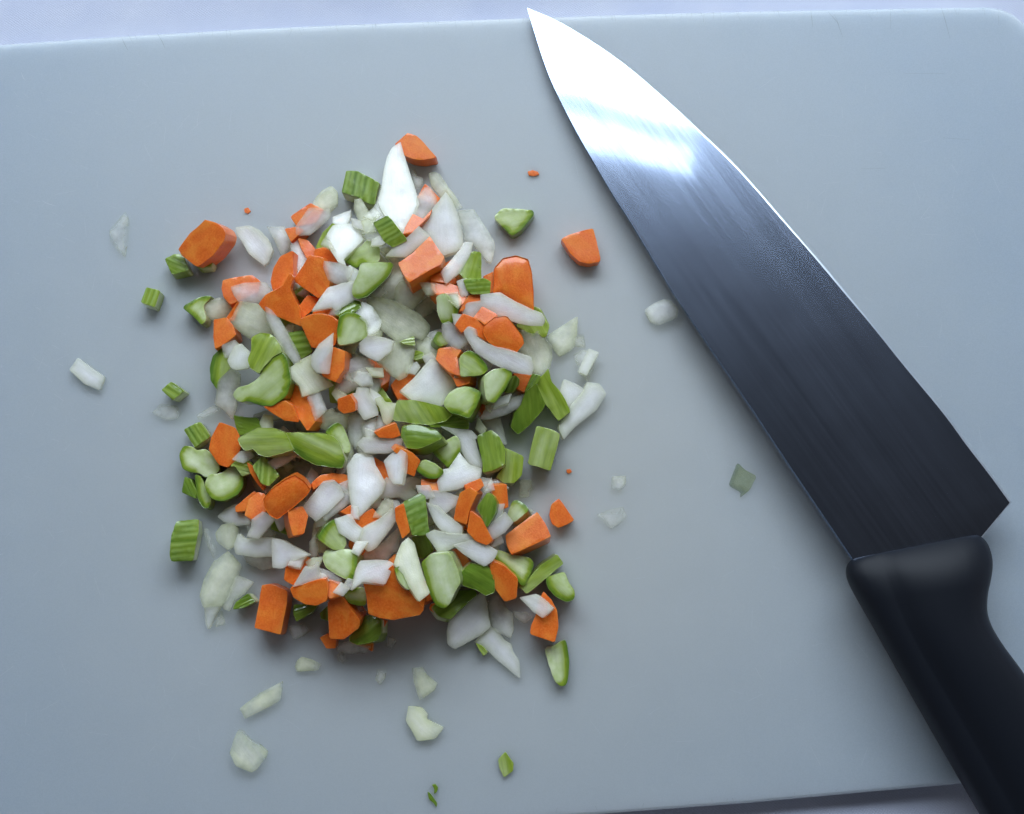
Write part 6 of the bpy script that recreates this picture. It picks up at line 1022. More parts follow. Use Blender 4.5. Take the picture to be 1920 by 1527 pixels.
('s','cut',[66.07,-21.81,-0.0],[0.072,0.997,0.0],[-0.0,-0.0,1.0],{'T':0.6,'e':[1,0,7],'dots':1,'ft':1},[[1.6,2.6],[-1.5,3.6],[-3.3,-0.2],[-5.0,0.4],[-2.5,-2.5],[1.8,-4.5],[3.4,-0.8],[5.5,1.3]],'thin translucent celery shaving lying near the knife blade',0),
('o','fn',[30.8,-22.5,0.0],[0.642,0.767,0.0],[-0.0,-0.0,1.0],{'T':1.5},[[-2.6,0.9],[-1.8,-1.8],[0.7,-1.8],[3.3,-0.1],[0.3,2.8]],'faintest onion fleck on the board right of the heap, above the thin white flake',0),
('o','fn',[29.05,-31.73,0.0],[-0.989,-0.151,-0.0],[-0.0,-0.0,1.0],{'T':1.5},[[1.3,3.7],[-4.0,1.2],[-3.1,-2.1],[0.7,-1.9],[5.0,-1.0]],'thin white onion flake on the board between the heap and the celery shaving',0),
('o','fg',[4.24,-23.8,-0.0],[0.412,0.911,0.0],[-0.0,-0.0,1.0],{'T':1.44},[[-3.7,1.1],[-1.9,-1.8],[1.4,-2.1],[2.9,-0.2],[1.3,3.1]],'faint greenish onion square below the upright pale celery rectangle',0),
('c','',[6.46,71.46,0.0],[-0.993,0.118,0.0],[-0.0,-0.0,1.0],{'T':0.8},[[1.3,0.8],[-0.4,0.8],[-1.8,0.2],[-1.3,-0.6],[0.4,-0.9],[1.8,-0.3]],"tiny orange carrot fleck on the board above the heap's right",0),
('c','',[16.43,-18.94,-0.0],[-0.999,0.051,0.0],[-0.0,-0.0,1.0],{'T':0.6},[[0.6,0.4],[-0.1,0.7],[-0.9,0.1],[-0.3,-0.7],[0.7,-0.5]],"tiny orange carrot speck on the board at the heap's right",0),
('c','',[-79.51,59.74,0.0],[-0.83,0.558,0.0],[-0.0,-0.0,1.0],{'T':0.5},[[0.3,0.8],[-0.7,0.6],[-1.0,-0.5],[0.3,-1.0],[1.1,0.0]],'tiny pale carrot speck above the white petal at the upper left',0),
('o','wn',[-33.86,63.16,6.49],[-0.079,0.982,-0.169],[0.129,0.178,0.976],{'T':2.88,'k':0.9},[[15.9,-1.6],[13.7,1.3],[10.4,2.8],[5.6,4.0],[-0.3,4.9],[-5.3,6.1],[-9.9,4.2],[-13.1,1.8],[-15.2,-0.9],[-9.3,-4.5],[-6.0,-6.0],[-1.4,-5.3],[3.9,-4.1],[11.0,-2.6]],'long bright white onion petal pointing up to the topmost carrot wedge',0),
('s','skin',[-44.96,64.96,0.0],[-0.163,-0.987,0.0],[-0.0,-0.0,1.0],{'T':6.0},[[-1.0,-5.2],[2.2,-5.3],[2.6,-2.8],[2.9,-0.4],[4.3,2.8],[4.4,5.3],[0.7,5.1],[-2.5,5.5],[-3.8,1.7],[-4.9,-1.7],[-4.8,-5.2]],'bright green ribbed celery chunk standing at the upper edge, left of the long white petal',0),
('o','tg',[-55.72,62.83,0.16],[-0.81,-0.585,0.046],[0.039,0.025,0.999],{'T':2.16},[[-0.4,-2.9],[2.9,-1.8],[6.0,-0.3],[1.3,3.9],[-2.0,3.3],[-4.1,0.3],[-3.7,-2.5]],'glassy greenish onion flake at the upper left edge above a small carrot corner',0),
('o','tp',[-58.48,54.14,5.48],[-0.82,-0.568,0.078],[0.18,-0.126,0.976],{'T':2.16},[[5.1,-1.8],[6.7,0.6],[2.9,2.8],[-2.6,2.1],[-4.9,1.5],[-6.2,-0.9],[-1.1,-4.4]],'large pinkish glassy onion piece between two carrot corners at the upper left',0),
('c','',[-88.25,48.65,2.49],[-0.793,-0.535,-0.292],[-0.21,-0.21,0.955],{'T':8.0},[[-1.9,-4.3],[1.5,-4.3],[5.7,-3.3],[7.3,-2.8],[7.6,-0.7],[5.9,4.5],[5.4,5.1],[-0.3,5.3],[-5.4,4.0],[-7.2,2.7],[-7.6,0.5],[-6.4,-2.2],[-4.5,-4.6]],'lone carrot block resting on celery bits, upper left of the heap',0),
('o','tp',[-75.95,32.28,6.35],[-0.979,-0.1,0.18],[0.191,-0.109,0.976],{'T':2.52,'k':0.6},[[4.9,0.7],[3.6,2.8],[-1.3,3.5],[-4.1,1.8],[-6.2,-0.5],[-4.3,-3.1],[1.6,-3.1],[5.9,-2.1]],'pinkish onion piece capping the carrot at the upper left edge',0),
('c','',[-83.26,20.54,0.11],[-0.257,-0.966,-0.025],[-0.004,-0.024,1.0],{'T':8.0},[[2.0,-2.3],[5.2,-0.8],[3.5,1.1],[-0.3,3.9],[-2.9,2.1],[-4.5,-0.3],[-3.0,-3.7]],'blocky carrot at the left edge, directly above the flat half round celery',0),
('c','',[-65.25,38.0,2.7],[-0.302,-0.948,-0.102],[-0.217,-0.036,0.976],{'T':7.0},[[-4.5,-2.0],[-0.5,-2.9],[3.2,-2.4],[5.8,-0.8],[3.7,3.3],[-0.5,3.7],[-7.2,1.1]],'half moon carrot slice standing at the upper left of the heap',0),
('c','',[-61.15,45.82,0.96],[-0.537,0.843,0.034],[0.201,0.088,0.976],{'T':5.0},[[0.8,1.5],[-2.7,1.7],[-3.1,-0.4],[-1.3,-2.1],[2.2,-1.5],[4.1,0.7]],'horn shaped carrot sliver above the square carrot chunk',0),
('c','',[-53.1,43.48,4.87],[-0.922,0.379,-0.075],[-0.147,-0.163,0.976],{'T':6.0},[[3.0,1.9],[-0.5,1.9],[-4.8,0.6],[-2.3,-1.1],[0.8,-2.5],[3.7,-0.7]],'carrot block behind the square chunk, next to the horn shaped sliver',0),
('c','',[-59.76,27.74,5.99],[-0.623,-0.782,0.033],[0.19,-0.11,0.976],{'T':6.0},[[2.8,-0.4],[3.6,1.2],[-1.1,1.9],[-4.2,1.0],[-2.7,-2.0],[1.5,-1.8]],'shaded carrot piece between the faceted chunk and the tapering onion wedge',0),
('c','',[-52.0,25.9,6.06],[-0.977,0.198,-0.074],[-0.112,-0.189,0.976],{'T':6.0},[[-0.8,0.7],[-3.0,1.5],[-3.7,-0.1],[-1.0,-2.5],[4.1,-0.4],[4.4,0.8]],'shaded carrot edge under the tapering onion wedge',0),
('s','skin',[-60.47,17.65,5.62],[0.985,0.174,-0.016],[0.053,-0.213,0.976],{'T':6.0},[[-2.2,-1.0],[-0.7,-4.5],[2.8,-3.0],[2.3,1.2],[1.1,3.6],[-3.3,3.6]],'ribbed green celery chunk left of the thick rounded carrot half slice',0),
('s','dark',[-47.27,24.72,8.15],[-0.851,-0.489,0.192],[0.112,0.189,0.976],{'T':6.0,'dome':1.2},[[4.1,-0.3],[3.1,1.3],[-0.1,1.7],[-3.7,1.4],[-4.2,-0.5],[-2.5,-2.1],[3.3,-1.5]],'dark green celery roll under the lower tip of the bean shaped celery',0),
('o','wn',[-48.55,44.28,11.04],[0.014,-0.98,0.197],[0.06,0.197,0.979],{'T':2.52,'k':0.6},[[1.6,-3.7],[5.6,-1.3],[6.7,1.1],[4.7,0.3],[2.1,2.5],[-3.0,6.2],[-7.3,3.3],[-6.9,-3.3],[-3.5,-5.2]],'broad pale onion petal at the upper middle, above the bean shaped celery',0),
('o','wp',[-49.84,54.73,4.34],[-0.725,-0.677,0.127],[-0.032,0.217,0.976],{'T':2.16},[[3.1,-0.9],[2.5,1.6],[0.6,2.4],[-1.9,1.3],[-3.9,-0.5],[-2.0,-1.3],[1.7,-2.7]],'small white onion tag left of the ribbed celery at the upper edge',0),
('o','tg',[-35.89,37.5,5.89],[0.083,0.996,-0.045],[0.218,0.026,0.976],{'T':2.52},[[3.4,-0.2],[-0.3,0.6],[-6.8,5.1],[-8.8,0.9],[-6.8,-2.8],[-1.4,-4.9],[4.4,-2.8],[9.0,-0.1],[7.4,4.1]],'beige glassy onion between the bean shaped celery and the square orange carrot',0),
('o','wn',[-30.39,46.03,10.56],[-0.837,-0.541,-0.086],[0.039,-0.216,0.976],{'T':2.52},[[-5.7,-2.4],[-0.6,-1.4],[3.5,-1.4],[7.3,-0.3],[2.4,3.2],[-6.9,2.2]],'greyish white onion strip along the top of the large square carrot',0),
('o','tp',[-25.96,58.74,7.83],[-0.357,-0.93,0.088],[0.219,0.008,0.976],{'T':2.16,'k':0.7},[[1.7,-2.0],[5.1,-1.9],[5.9,0.9],[2.9,2.5],[-1.6,3.6],[-3.5,2.3],[-5.7,-0.5],[-4.2,-2.2],[-0.7,-2.8]],'pink tinged onion cup between the long white petal and the white fan',0),
('s','inner',[-13.19,39.35,5.85],[-0.307,-0.949,0.074],[0.219,0.005,0.976],{'T':6.0},[[-1.8,-1.5],[3.3,-3.0],[4.7,-0.3],[2.8,4.3],[-4.9,1.6],[-4.1,-1.1]],'smooth olive green celery wedge beside the curved onion sliver, upper right',0),
('c','',[-5.97,35.72,0.0],[-0.163,0.987,0.0],[-0.0,-0.0,1.0],{'T':7.0},[[0.4,1.8],[-3.2,1.0],[-3.4,-1.3],[0.9,-2.3],[3.2,-1.4],[2.1,2.2]],'carrot piece tucked against the left side of the big domed carrot',0),
('c','',[-18.01,29.48,7.84],[-0.898,0.436,-0.061],[0.039,0.216,0.976],{'T':6.0},[[5.2,1.4],[2.8,2.5],[0.9,1.2],[-2.2,-0.7],[-4.3,2.5],[-5.2,1.4],[-4.8,-2.0],[-1.3,-2.9],[2.2,-2.4],[6.6,-1.0]],'arched carrot slice over a pale celery piece, right of the large square carrot',0),
('c','',[-20.75,35.76,7.17],[-0.242,-0.95,0.195],[-0.051,0.213,0.976],{'T':6.0},[[1.9,-2.2],[3.4,-1.4],[3.0,3.1],[0.0,1.3],[-2.2,1.2],[-5.1,-0.1],[-1.1,-2.0]],'shaded carrot under the lower right corner of the large square carrot',0),
('c','',[-13.44,27.83,7.89],[-0.762,-0.627,0.164],[0.219,-0.012,0.976],{'T':6.0},[[1.0,-1.1],[4.0,0.2],[2.9,0.9],[0.6,0.1],[-2.8,1.9],[-4.3,-0.1],[-1.3,-1.8]],'carrot patch between the short ribbed celery bar and the wavy onion strip',0),
('c','',[-6.25,22.27,8.47],[-0.982,-0.074,-0.172],[-0.181,0.125,0.976],{'T':7.0},[[1.5,1.2],[0.4,2.4],[-3.2,0.7],[-3.1,-0.7],[0.8,-3.4],[3.6,-0.1]],'dark carrot piece framed by the wavy onion strip',0),
('s','inner',[6.95,23.19,0.0],[-0.47,0.883,0.0],[-0.0,-0.0,1.0],{'T':6.0},[[4.3,1.4],[2.6,5.3],[-2.8,2.3],[-2.0,0.9],[-4.4,0.2],[-4.4,-1.2],[-2.2,-3.4],[3.4,-3.6],[5.5,-1.9]],'olive celery piece behind the right end of the wavy onion strip',0),
('c','',[-12.97,6.0,6.4],[-0.895,0.396,-0.203],[-0.219,0.004,0.976],{'T':6.0},[[0.3,2.7],[-2.8,0.4],[-1.9,-2.2],[4.4,-0.9]],'dark carrot piece below the bright carrot chunk in the right middle',0),
('c','',[1.59,6.33,0.8],[-0.959,0.178,0.22],[0.216,-0.041,0.976],{'T':7.0},[[1.4,-0.4],[1.7,2.3],[-1.6,3.2],[-2.6,-0.5],[-2.3,-2.8],[3.4,-1.7]],'dark carrot under the right end of the crescent onion',0),
('s','dark',[4.66,5.86,1.79],[-0.551,-0.833,0.055],[0.207,-0.072,0.976],{'T':6.0},[[3.4,-0.6],[3.5,0.4],[-0.9,1.2],[-3.5,0.7],[-2.4,-1.7]],'very dark celery piece between the crescent onion and the slanting strip',0),
('o','tg',[15.23,19.58,0.02],[-0.665,-0.747,0.004],[0.007,-0.001,1.0],{'T':2.16,'k':1.0},[[4.2,-1.2],[4.8,2.3],[0.1,3.8],[-3.7,1.9],[-8.3,-1.8],[2.9,-5.0]],'glassy triangular onion tent at the right edge of the heap',0),
('o','wn',[22.14,12.57,2.2],[-0.454,-0.891,0.032],[-0.05,0.061,0.997],{'T':1.44},[[4.0,-1.4],[3.9,1.5],[-4.1,1.6],[-3.8,-1.7]],'small bright white onion bar on a clear sheet at the right edge',0),
('o','wp',[17.01,3.73,-0.0],[0.178,0.984,0.0],[-0.0,-0.0,1.0],{'T':2.16},[[0.2,3.4],[-3.5,1.1],[-4.6,-1.0],[1.5,-4.5],[2.9,-1.7],[3.7,2.8]],'greyish white onion triangle left of the glossy wet onion',0),
('o','wn',[19.74,-0.41,0.32],[-0.606,-0.796,-0.007],[0.07,-0.063,0.996],{'T':2.88,'k':1.2},[[-3.7,-2.3],[1.4,-2.7],[3.1,-2.0],[8.5,-1.8],[10.7,1.8],[5.4,2.2],[-1.9,4.1],[-7.7,3.7],[-8.9,-0.0],[-6.9,-3.0]],'glossy wet onion strip at the far right rim of the heap',0),
('o','tn',[-3.08,-1.53,6.16],[-0.881,-0.44,0.176],[0.216,-0.042,0.976],{'T':2.16},[[7.7,0.1],[5.5,1.4],[-0.6,2.4],[-5.6,1.8],[-8.1,-1.0],[-1.7,-1.8],[2.7,-2.9]],'grey glassy onion strip left of the slanting dark celery strip',0),
('s','inner',[9.36,-12.42,0.59],[-0.239,-0.966,-0.097],[-0.0,-0.1,0.995],{'T':7.0},[[-0.1,-3.9],[5.6,-3.8],[5.8,1.0],[6.0,3.0],[-1.3,3.3],[-4.9,3.2],[-5.5,0.9],[-5.6,-3.8]],'upright pale green celery rectangle standing alone at the right rim',0),
('s','inner',[-1.01,-19.02,0.17],[-0.094,-0.995,-0.013],[0.045,-0.017,0.999],{'T':6.0},[[-0.8,-1.7],[2.4,-3.6],[3.9,-1.4],[3.8,1.7],[1.2,3.8],[-4.2,3.7],[-6.4,-2.6]],'celery chunk with a pale band behind the dark smooth celery piece',0),
('c','',[-43.23,-32.57,4.12],[-0.97,0.105,0.219],[0.217,-0.033,0.976],{'T':7.0},[[4.1,0.1],[1.9,2.3],[-0.8,3.5],[-3.6,1.6],[-5.8,-0.7],[-4.2,-1.2],[-2.7,-2.7],[1.5,0.5],[3.4,-2.9],[6.2,-0.5]],'deep orange carrot under the tip of the large shield shaped onion',0),
('c','',[-51.95,-23.25,3.88],[-0.974,-0.106,0.201],[0.197,0.043,0.979],{'T':7.0},[[5.1,2.0],[2.2,0.3],[-1.3,0.1],[-4.1,2.6],[-4.9,0.7],[-4.5,-1.5],[-0.8,-2.3],[2.9,-1.9],[5.5,-0.0]],'orange carrot rim above the lilac white onion rectangle',0),
('s','cut',[-45.66,-46.13,7.23],[-0.862,0.458,-0.219],[-0.183,0.121,0.976],{'T':7.0,'dome':1.0,'e':[4,3]},[[5.1,1.7],[3.1,3.5],[-2.1,3.8],[-5.9,3.3],[-4.9,-0.7],[-3.0,-4.4],[-0.4,-4.1],[2.6,-2.3],[5.6,-0.7]],'shaded round celery piece under the bright celery cube, lower left',0),
('c','',[-75.39,-28.58,0.0],[-0.729,-0.684,-0.0],[-0.0,-0.0,1.0],{'T':5.0},[[3.8,-0.1],[1.7,1.5],[-0.2,0.5],[-4.2,0.5],[-4.0,-1.1],[3.0,-1.4]],"small carrot slip left of the thick bright disc's neighbouring slice",0),
('o','wn',[-78.77,-31.95,0.2],[-0.975,0.22,-0.032],[-0.042,-0.041,0.998],{'T':2.52,'k':0.6},[[2.7,2.5],[-1.6,2.6],[-6.0,1.0],[-3.4,-0.9],[-1.0,-1.4],[0.8,-3.6],[3.3,-1.5],[5.2,1.3]],'white onion point at the left rim, below the oval celery disc',0),
('o','tg',[-80.98,-37.37,0.12],[-0.072,0.997,0.035],[-0.019,-0.037,0.999],{'T':2.52,'k':1.0},[[-1.5,3.1],[-4.3,-0.1],[-3.1,-2.6],[1.3,-3.3],[3.5,-1.9],[3.2,1.3],[0.9,3.5]],'round greenish onion cup at the left rim of the lower heap',0),
('o','tn',[-71.15,-44.7,0.57],[-0.972,0.208,-0.108],[-0.143,-0.162,0.976],{'T':2.16},[[3.8,1.0],[-1.4,2.2],[-4.7,0.6],[-3.6,-2.6],[5.8,-1.2]],'beige onion piece under the upturned corner rectangle',0),
('o','tg',[-82.4,-50.67,0.16],[-0.444,-0.896,0.021],[0.003,0.022,1.0],{'T':2.88,'k':1.0},[[-4.2,-4.6],[1.4,-4.6],[5.9,-3.4],[8.5,-0.7],[5.7,3.8],[1.4,4.5],[-3.2,3.9],[-6.8,3.2],[-8.8,-2.2]],'big pale green onion petal at the lower left rim',0),
('o','tn',[-77.81,-53.37,1.11],[-0.511,-0.859,-0.01],[0.183,-0.121,0.976],{'T':2.16},[[0.2,-2.1],[5.7,-1.2],[5.7,1.1],[2.5,0.8],[-0.8,2.1],[-4.9,2.6],[-4.5,-0.4],[-4.0,-2.9]],'folded glassy onion strip right of the big pale green petal',0),
('c','',[-60.06,-46.36,5.3],[-0.715,-0.699,-0.009],[0.147,-0.163,0.976],{'T':7.0},[[4.6,-0.5],[3.8,2.5],[-1.4,1.2],[-4.4,0.9],[-3.5,-0.5],[0.9,-3.5]],'dark red carrot face above the carrot half slice with the onion flag',0),
('o','tp',[-49.73,-49.93,11.95],[-0.88,0.47,-0.066],[0.042,0.216,0.976],{'T':2.16},[[2.4,1.4],[-0.3,1.1],[-4.0,0.8],[-3.1,-1.3],[0.7,-1.3],[4.3,-0.7]],'dim pink onion strip right of the white onion flag',0),
('s','cut',[-43.86,-53.94,5.9],[-0.898,0.381,0.219],[0.197,-0.096,0.976],{'T':6.0,'e':[4,0]},[[1.0,2.9],[-3.6,1.8],[-2.7,-0.6],[-1.0,-3.1],[1.8,-1.4],[4.5,0.4]],'shaded celery block between the pointed carrot and the huge pyramid carrot',0),
('o','tp',[-43.28,-58.02,6.05],[-0.914,0.352,0.201],[0.219,0.013,0.976],{'T':2.16},[[-0.4,1.7],[-2.4,-0.3],[-0.3,-1.2],[3.2,-0.1]],'tiny pale onion shard below the shaded celery block at the bottom',0),
('s','dark',[-9.98,-49.33,4.53],[-0.841,0.499,0.208],[0.142,-0.168,0.976],{'T':7.0,'dome':1.0},[[3.1,3.5],[-0.7,2.6],[-3.8,2.7],[-5.4,0.6],[-3.1,-3.0],[-0.3,-4.7],[4.6,-2.8],[5.6,1.2]],'very dark celery lump right of the big grooved celery block',0),
('s','dark',[-16.27,-57.82,1.33],[-0.84,-0.512,0.18],[0.086,0.202,0.976],{'T':5.0},[[6.0,-2.7],[5.6,0.6],[3.3,3.0],[0.1,2.2],[-6.7,1.0],[-6.8,-0.6],[-1.5,-3.5]],'olive celery slice lying over a red carrot rim at the bottom right',0),
('s','cut',[13.84,-52.03,0.0],[-0.681,0.733,0.0],[-0.0,-0.0,1.0],{'T':7.0,'dome':0.8,'e':[2,1,0,8]},[[2.6,3.1],[-0.9,3.2],[-4.2,1.9],[-5.0,-0.5],[-3.1,-2.0],[-0.3,-2.3],[2.5,-3.6],[3.4,-1.7],[4.9,1.7]],'rounded celery end at the lower right corner of the heap',0),
('c','',[9.04,-60.12,0.0],[0.042,0.999,0.0],[-0.0,-0.0,1.0],{'T':7.0},[[4.4,1.6],[0.3,2.4],[-2.9,3.7],[-5.1,3.9],[-7.1,-3.1],[-2.6,-4.0],[1.7,-3.4],[4.6,-1.7],[6.8,0.6]],'carrot wedge with a curved right side at the lower right, under a white chip',0),
('o','tn',[-2.77,-60.65,-0.0],[-0.341,0.94,0.0],[-0.0,-0.0,1.0],{'T':2.88,'k':0.7},[[-1.3,3.6],[-3.5,2.4],[-6.1,-0.3],[-4.4,-1.9],[0.1,-3.3],[2.2,-2.1],[7.1,-1.1],[5.8,2.7]],'glassy onion piece right of the large frosty wedge',0),
('o','wn',[-3.59,-68.79,0.12],[-0.715,0.699,0.006],[-0.025,-0.035,0.999],{'T':1.8},[[6.2,0.7],[6.1,3.8],[4.0,2.9],[-0.1,2.9],[-4.5,2.6],[-10.3,2.0],[-6.8,-1.4],[-3.4,-2.1],[-1.9,-3.1],[0.7,-2.6],[4.0,-3.5],[6.1,-2.2]],'long ragged onion splinter trailing off the bottom right of the heap',0),
('o','tg',[2.42,-32.18,0.49],[-0.789,-0.608,0.089],[0.192,-0.106,0.976],{'T':1.44},[[3.0,0.9],[-4.1,0.8],[-3.2,-1.1],[4.2,-0.6]],'thin clear onion edge along the top of the bright carrot rectangle',0),
('s','cut',[1.9,-31.74,0.79],[-0.624,-0.778,0.071],[-0.119,0.184,0.976],{'T':6.0,'e':[4,3,2]},[[3.6,-0.3],[3.2,1.9],[-2.3,3.0],[-2.8,0.9],[-2.6,-1.5],[-1.5,-2.5],[2.3,-1.4]],'celery piece with a curved dark top above the bright carrot rectangle',0),
('c','',[-4.68,-27.07,6.26],[-0.182,0.973,0.142],[0.192,-0.107,0.976],{'T':7.0},[[-0.8,1.6],[-3.4,1.0],[-3.1,-1.9],[3.4,-2.6],[3.9,1.9]],'upright carrot piece right of the dark pointed celery',0),
('o','tn',[-7.92,-25.18,6.37],[-0.278,-0.959,0.049],[-0.03,0.059,0.998],{'T':2.16},[[-0.3,-0.8],[3.0,-1.4],[4.0,0.6],[0.2,2.2],[-3.6,1.3],[-3.3,-1.9]],'clear onion strip above the dark pointed celery lozenge',0),
('c','',[-23.38,-25.29,6.88],[-0.993,-0.022,0.113],[0.106,0.192,0.976],{'T':6.0},[[2.5,1.7],[-2.5,2.0],[-2.6,-1.9],[2.5,-1.7]],'carrot patch left of the large white onion under the hooked petal',0),
('c','',[-10.86,-25.06,8.1],[-0.922,-0.373,0.108],[0.1,0.041,0.994],{'T':6.0},[[2.6,1.0],[-0.5,1.5],[-2.5,0.7],[-2.4,-1.6],[2.7,-1.5]],'red carrot piece below the large white onion under the hooked petal',0),
('s','inner',[-26.48,13.12,3.1],[-0.934,-0.353,-0.053],[-0.113,0.151,0.982],{'T':4.0},[[1.9,0.4],[0.8,1.0],[-1.4,1.3],[-1.7,-0.6],[0.4,-2.1]],'small light green celery scrap right of the central greenish onion',0),
('o','tg',[-23.9,16.11,4.44],[-0.795,0.568,-0.213],[-0.204,0.081,0.976],{'T':2.16},[[2.3,2.5],[-1.1,2.8],[-4.2,1.4],[-2.8,-1.7],[-0.9,-2.7],[2.2,-2.8],[4.5,0.4]],"beige onion patch right of the big rolled greenish petal's end",0),
('o','tp',[-44.01,9.9,7.56],[-0.954,-0.21,0.214],[0.198,0.094,0.976],{'T':2.16,'k':0.8},[[3.0,2.3],[-0.4,2.4],[-3.4,1.8],[-4.7,0.4],[-3.4,-2.0],[0.1,-3.7],[3.9,-2.3],[4.9,0.9]],'pink onion shell in the dim centre right of the spike shaped onion',0),
('o','tn',[-45.68,5.57,7.88],[-0.854,-0.516,-0.068],[0.051,-0.214,0.976],{'T':2.16,'k':1.0},[[6.6,1.9],[3.3,1.8],[-1.2,2.2],[-2.0,1.5],[-7.2,1.1],[-7.6,-1.3],[-0.6,-2.9],[3.1,-3.2],[5.4,-1.1]],'beige arched onion shell below the pink shell in the dim centre',0),
('o','tn',[-44.01,-7.31,6.1],[-0.026,-0.988,-0.149],[-0.166,-0.143,0.976],{'T':2.16,'k':1.0},[[3.3,-2.2],[6.1,0.1],[2.0,2.3],[-3.2,2.4],[-4.7,-0.1],[-3.5,-2.6]],'upright beige onion cup below the pale orange carrot face',0),
('o','tg',[-51.18,-4.62,5.23],[-0.961,-0.276,-0.028],[0.03,-0.203,0.979],{'T':2.16},[[4.4,0.8],[2.8,2.6],[0.3,1.3],[-2.5,4.1],[-5.8,-0.5],[-1.3,-1.8],[-1.1,-3.4],[3.2,-3.2]],'dim greenish onion above the smooth curved celery boat',0),
('o','tn',[-37.25,-6.74,6.0],[0.105,0.979,-0.173],[0.155,0.155,0.976],{'T':2.16},[[-2.2,-0.2],[0.0,-2.4],[1.1,-0.9],[2.9,1.5],[-1.8,2.0]],'beige onion wedge above the small bright carrot triangle',0),
('s','dark',[-74.55,-6.04,2.91],[-0.939,0.292,-0.179],[-0.208,-0.07,0.976],{'T':6.0},[[3.0,0.6],[0.8,3.8],[-2.1,2.0],[-5.9,-0.4],[-2.9,-2.7],[2.7,-1.5],[4.3,-1.7]],'dark green celery piece between the hooked celery slice and the leafy piece',0),
('s','inner',[-84.59,10.34,0.0],[0.131,0.991,0.0],[-0.0,-0.0,1.0],{'T':6.0,'e':[2,1,0,7]},[[3.2,2.4],[-0.3,2.6],[-3.8,1.7],[-6.4,-0.6],[-3.5,-0.9],[0.7,-3.5],[3.8,-1.7],[6.2,0.2]],'flat half round celery slice at the left rim below a blocky carrot',0),
('o','tn',[-81.01,15.65,6.41],[-0.587,-0.809,-0.009],[0.172,-0.136,0.976],{'T':2.16},[[3.3,0.1],[1.4,2.2],[-2.6,1.5],[-2.9,-0.9],[0.8,-2.9]],"glassy onion square right of the flat half round celery slice's top",0),
('c','',[-64.35,-2.13,6.96],[-0.945,0.315,0.083],[0.013,-0.219,0.976],{'T':7.0},[[2.8,1.4],[-1.4,2.3],[-5.4,1.4],[-2.0,-2.6],[0.4,-3.1],[5.5,0.5]],'shaded carrot below the hook shaped celery cross section',0),
('c','',[-81.74,-11.8,0.78],[0.005,0.995,0.099],[0.119,-0.099,0.988],{'T':8.0},[[2.1,4.3],[-1.2,4.9],[-5.5,1.9],[-6.2,-0.5],[-3.9,-3.0],[-0.4,-4.0],[3.2,-3.5],[5.2,-2.2],[6.7,2.1]],'carrot barrel at the left rim right of the tiny striped celery cube',0),
('s','cut',[-89.44,-16.38,0.0],[-0.822,0.569,0.0],[-0.0,-0.0,1.0],{'T':5.0,'e':[10,0,11]},[[2.3,4.6],[-0.7,3.8],[-2.3,2.7],[-4.7,2.9],[-6.8,-0.8],[-5.5,-2.6],[-0.7,-3.9],[0.6,-3.7],[2.3,-1.9],[3.8,-2.3],[6.2,-1.0],[5.5,2.1]],'crumpled pale celery slice at the left rim below the tiny striped cube',0),
('s','cut',[-87.75,-25.55,0.0],[-0.327,0.945,0.0],[-0.0,-0.0,1.0],{'T':5.0,'dome':0.6,'e':[1,0,6]},[[-0.9,2.0],[-4.4,1.2],[-4.7,-0.5],[-2.6,-1.7],[1.6,-1.1],[5.0,-0.6],[5.9,0.8]],'grey green celery finger left of the oval celery disc',0),
('s','inner',[-77.15,-17.64,3.23],[0.951,-0.241,-0.193],[0.16,-0.15,0.976],{'T':5.0},[[-1.8,-0.6],[0.8,-2.7],[2.8,-1.6],[2.7,1.5],[0.4,2.7],[-1.7,1.8],[-3.2,-1.1]],'small curved celery piece above the oval celery disc',0),
('o','tn',[-57.13,-20.13,2.94],[-0.993,0.035,-0.113],[-0.105,0.193,0.976],{'T':2.16},[[5.2,1.8],[1.6,2.9],[-3.2,1.3],[-7.8,-0.5],[-1.4,-2.5],[5.6,-3.1]],'shaded onion slab below the smooth curved celery boat',0),
('o','fn',[-44.59,-68.68,2.87],[-0.997,0.07,-0.041],[-0.055,-0.213,0.976],{'T':1.44},[[4.3,1.3],[0.6,1.6],[-3.9,1.3],[-5.7,-0.9],[0.2,-2.0],[4.4,-1.4]],"clear onion film along the heap's bottom edge below the red rims",0),
('s','dark',[-52.34,-59.74,0.0],[-0.023,1.0,0.0],[-0.0,-0.0,1.0],{'T':5.0},[[-1.1,1.0],[-1.9,-1.4],[2.5,-0.9],[0.5,1.3]],'tiny very dark celery edge left of the pointed carrot chunk',0),
('o','tg',[-75.41,24.06,5.58],[-0.898,0.435,0.056],[-0.012,-0.151,0.988],{'T':2.88,'k':0.7},[[5.5,0.8],[6.2,2.9],[3.3,3.8],[-2.9,5.1],[-6.4,1.9],[-8.1,0.0],[-3.1,-4.8],[0.1,-5.7],[5.3,-4.0]],'large greenish onion piece above the bent leafy celery at the left',0),
('c','',[-65.63,30.26,7.69],[-0.077,-0.969,-0.235],[0.097,-0.241,0.966],{'T':8.0},[[-3.7,-0.5],[-0.8,-5.0],[1.9,-6.8],[4.1,-4.6],[5.7,0.6],[7.5,5.8],[2.4,4.8],[-3.0,1.8],[-6.7,2.5],[-7.5,1.4]],'faceted carrot chunk left of centre, just under the half moon slice',0),
('c','',[-55.06,36.79,5.54],[-0.631,0.776,-0.01],[-0.194,-0.146,0.97],{'T':9.0},[[4.2,0.3],[3.1,4.7],[2.1,5.1],[-6.1,2.9],[-6.2,-1.0],[-4.2,-3.1],[1.9,-5.7],[5.3,-3.1]],'square carrot chunk set on its corner in the upper left of the heap',0),
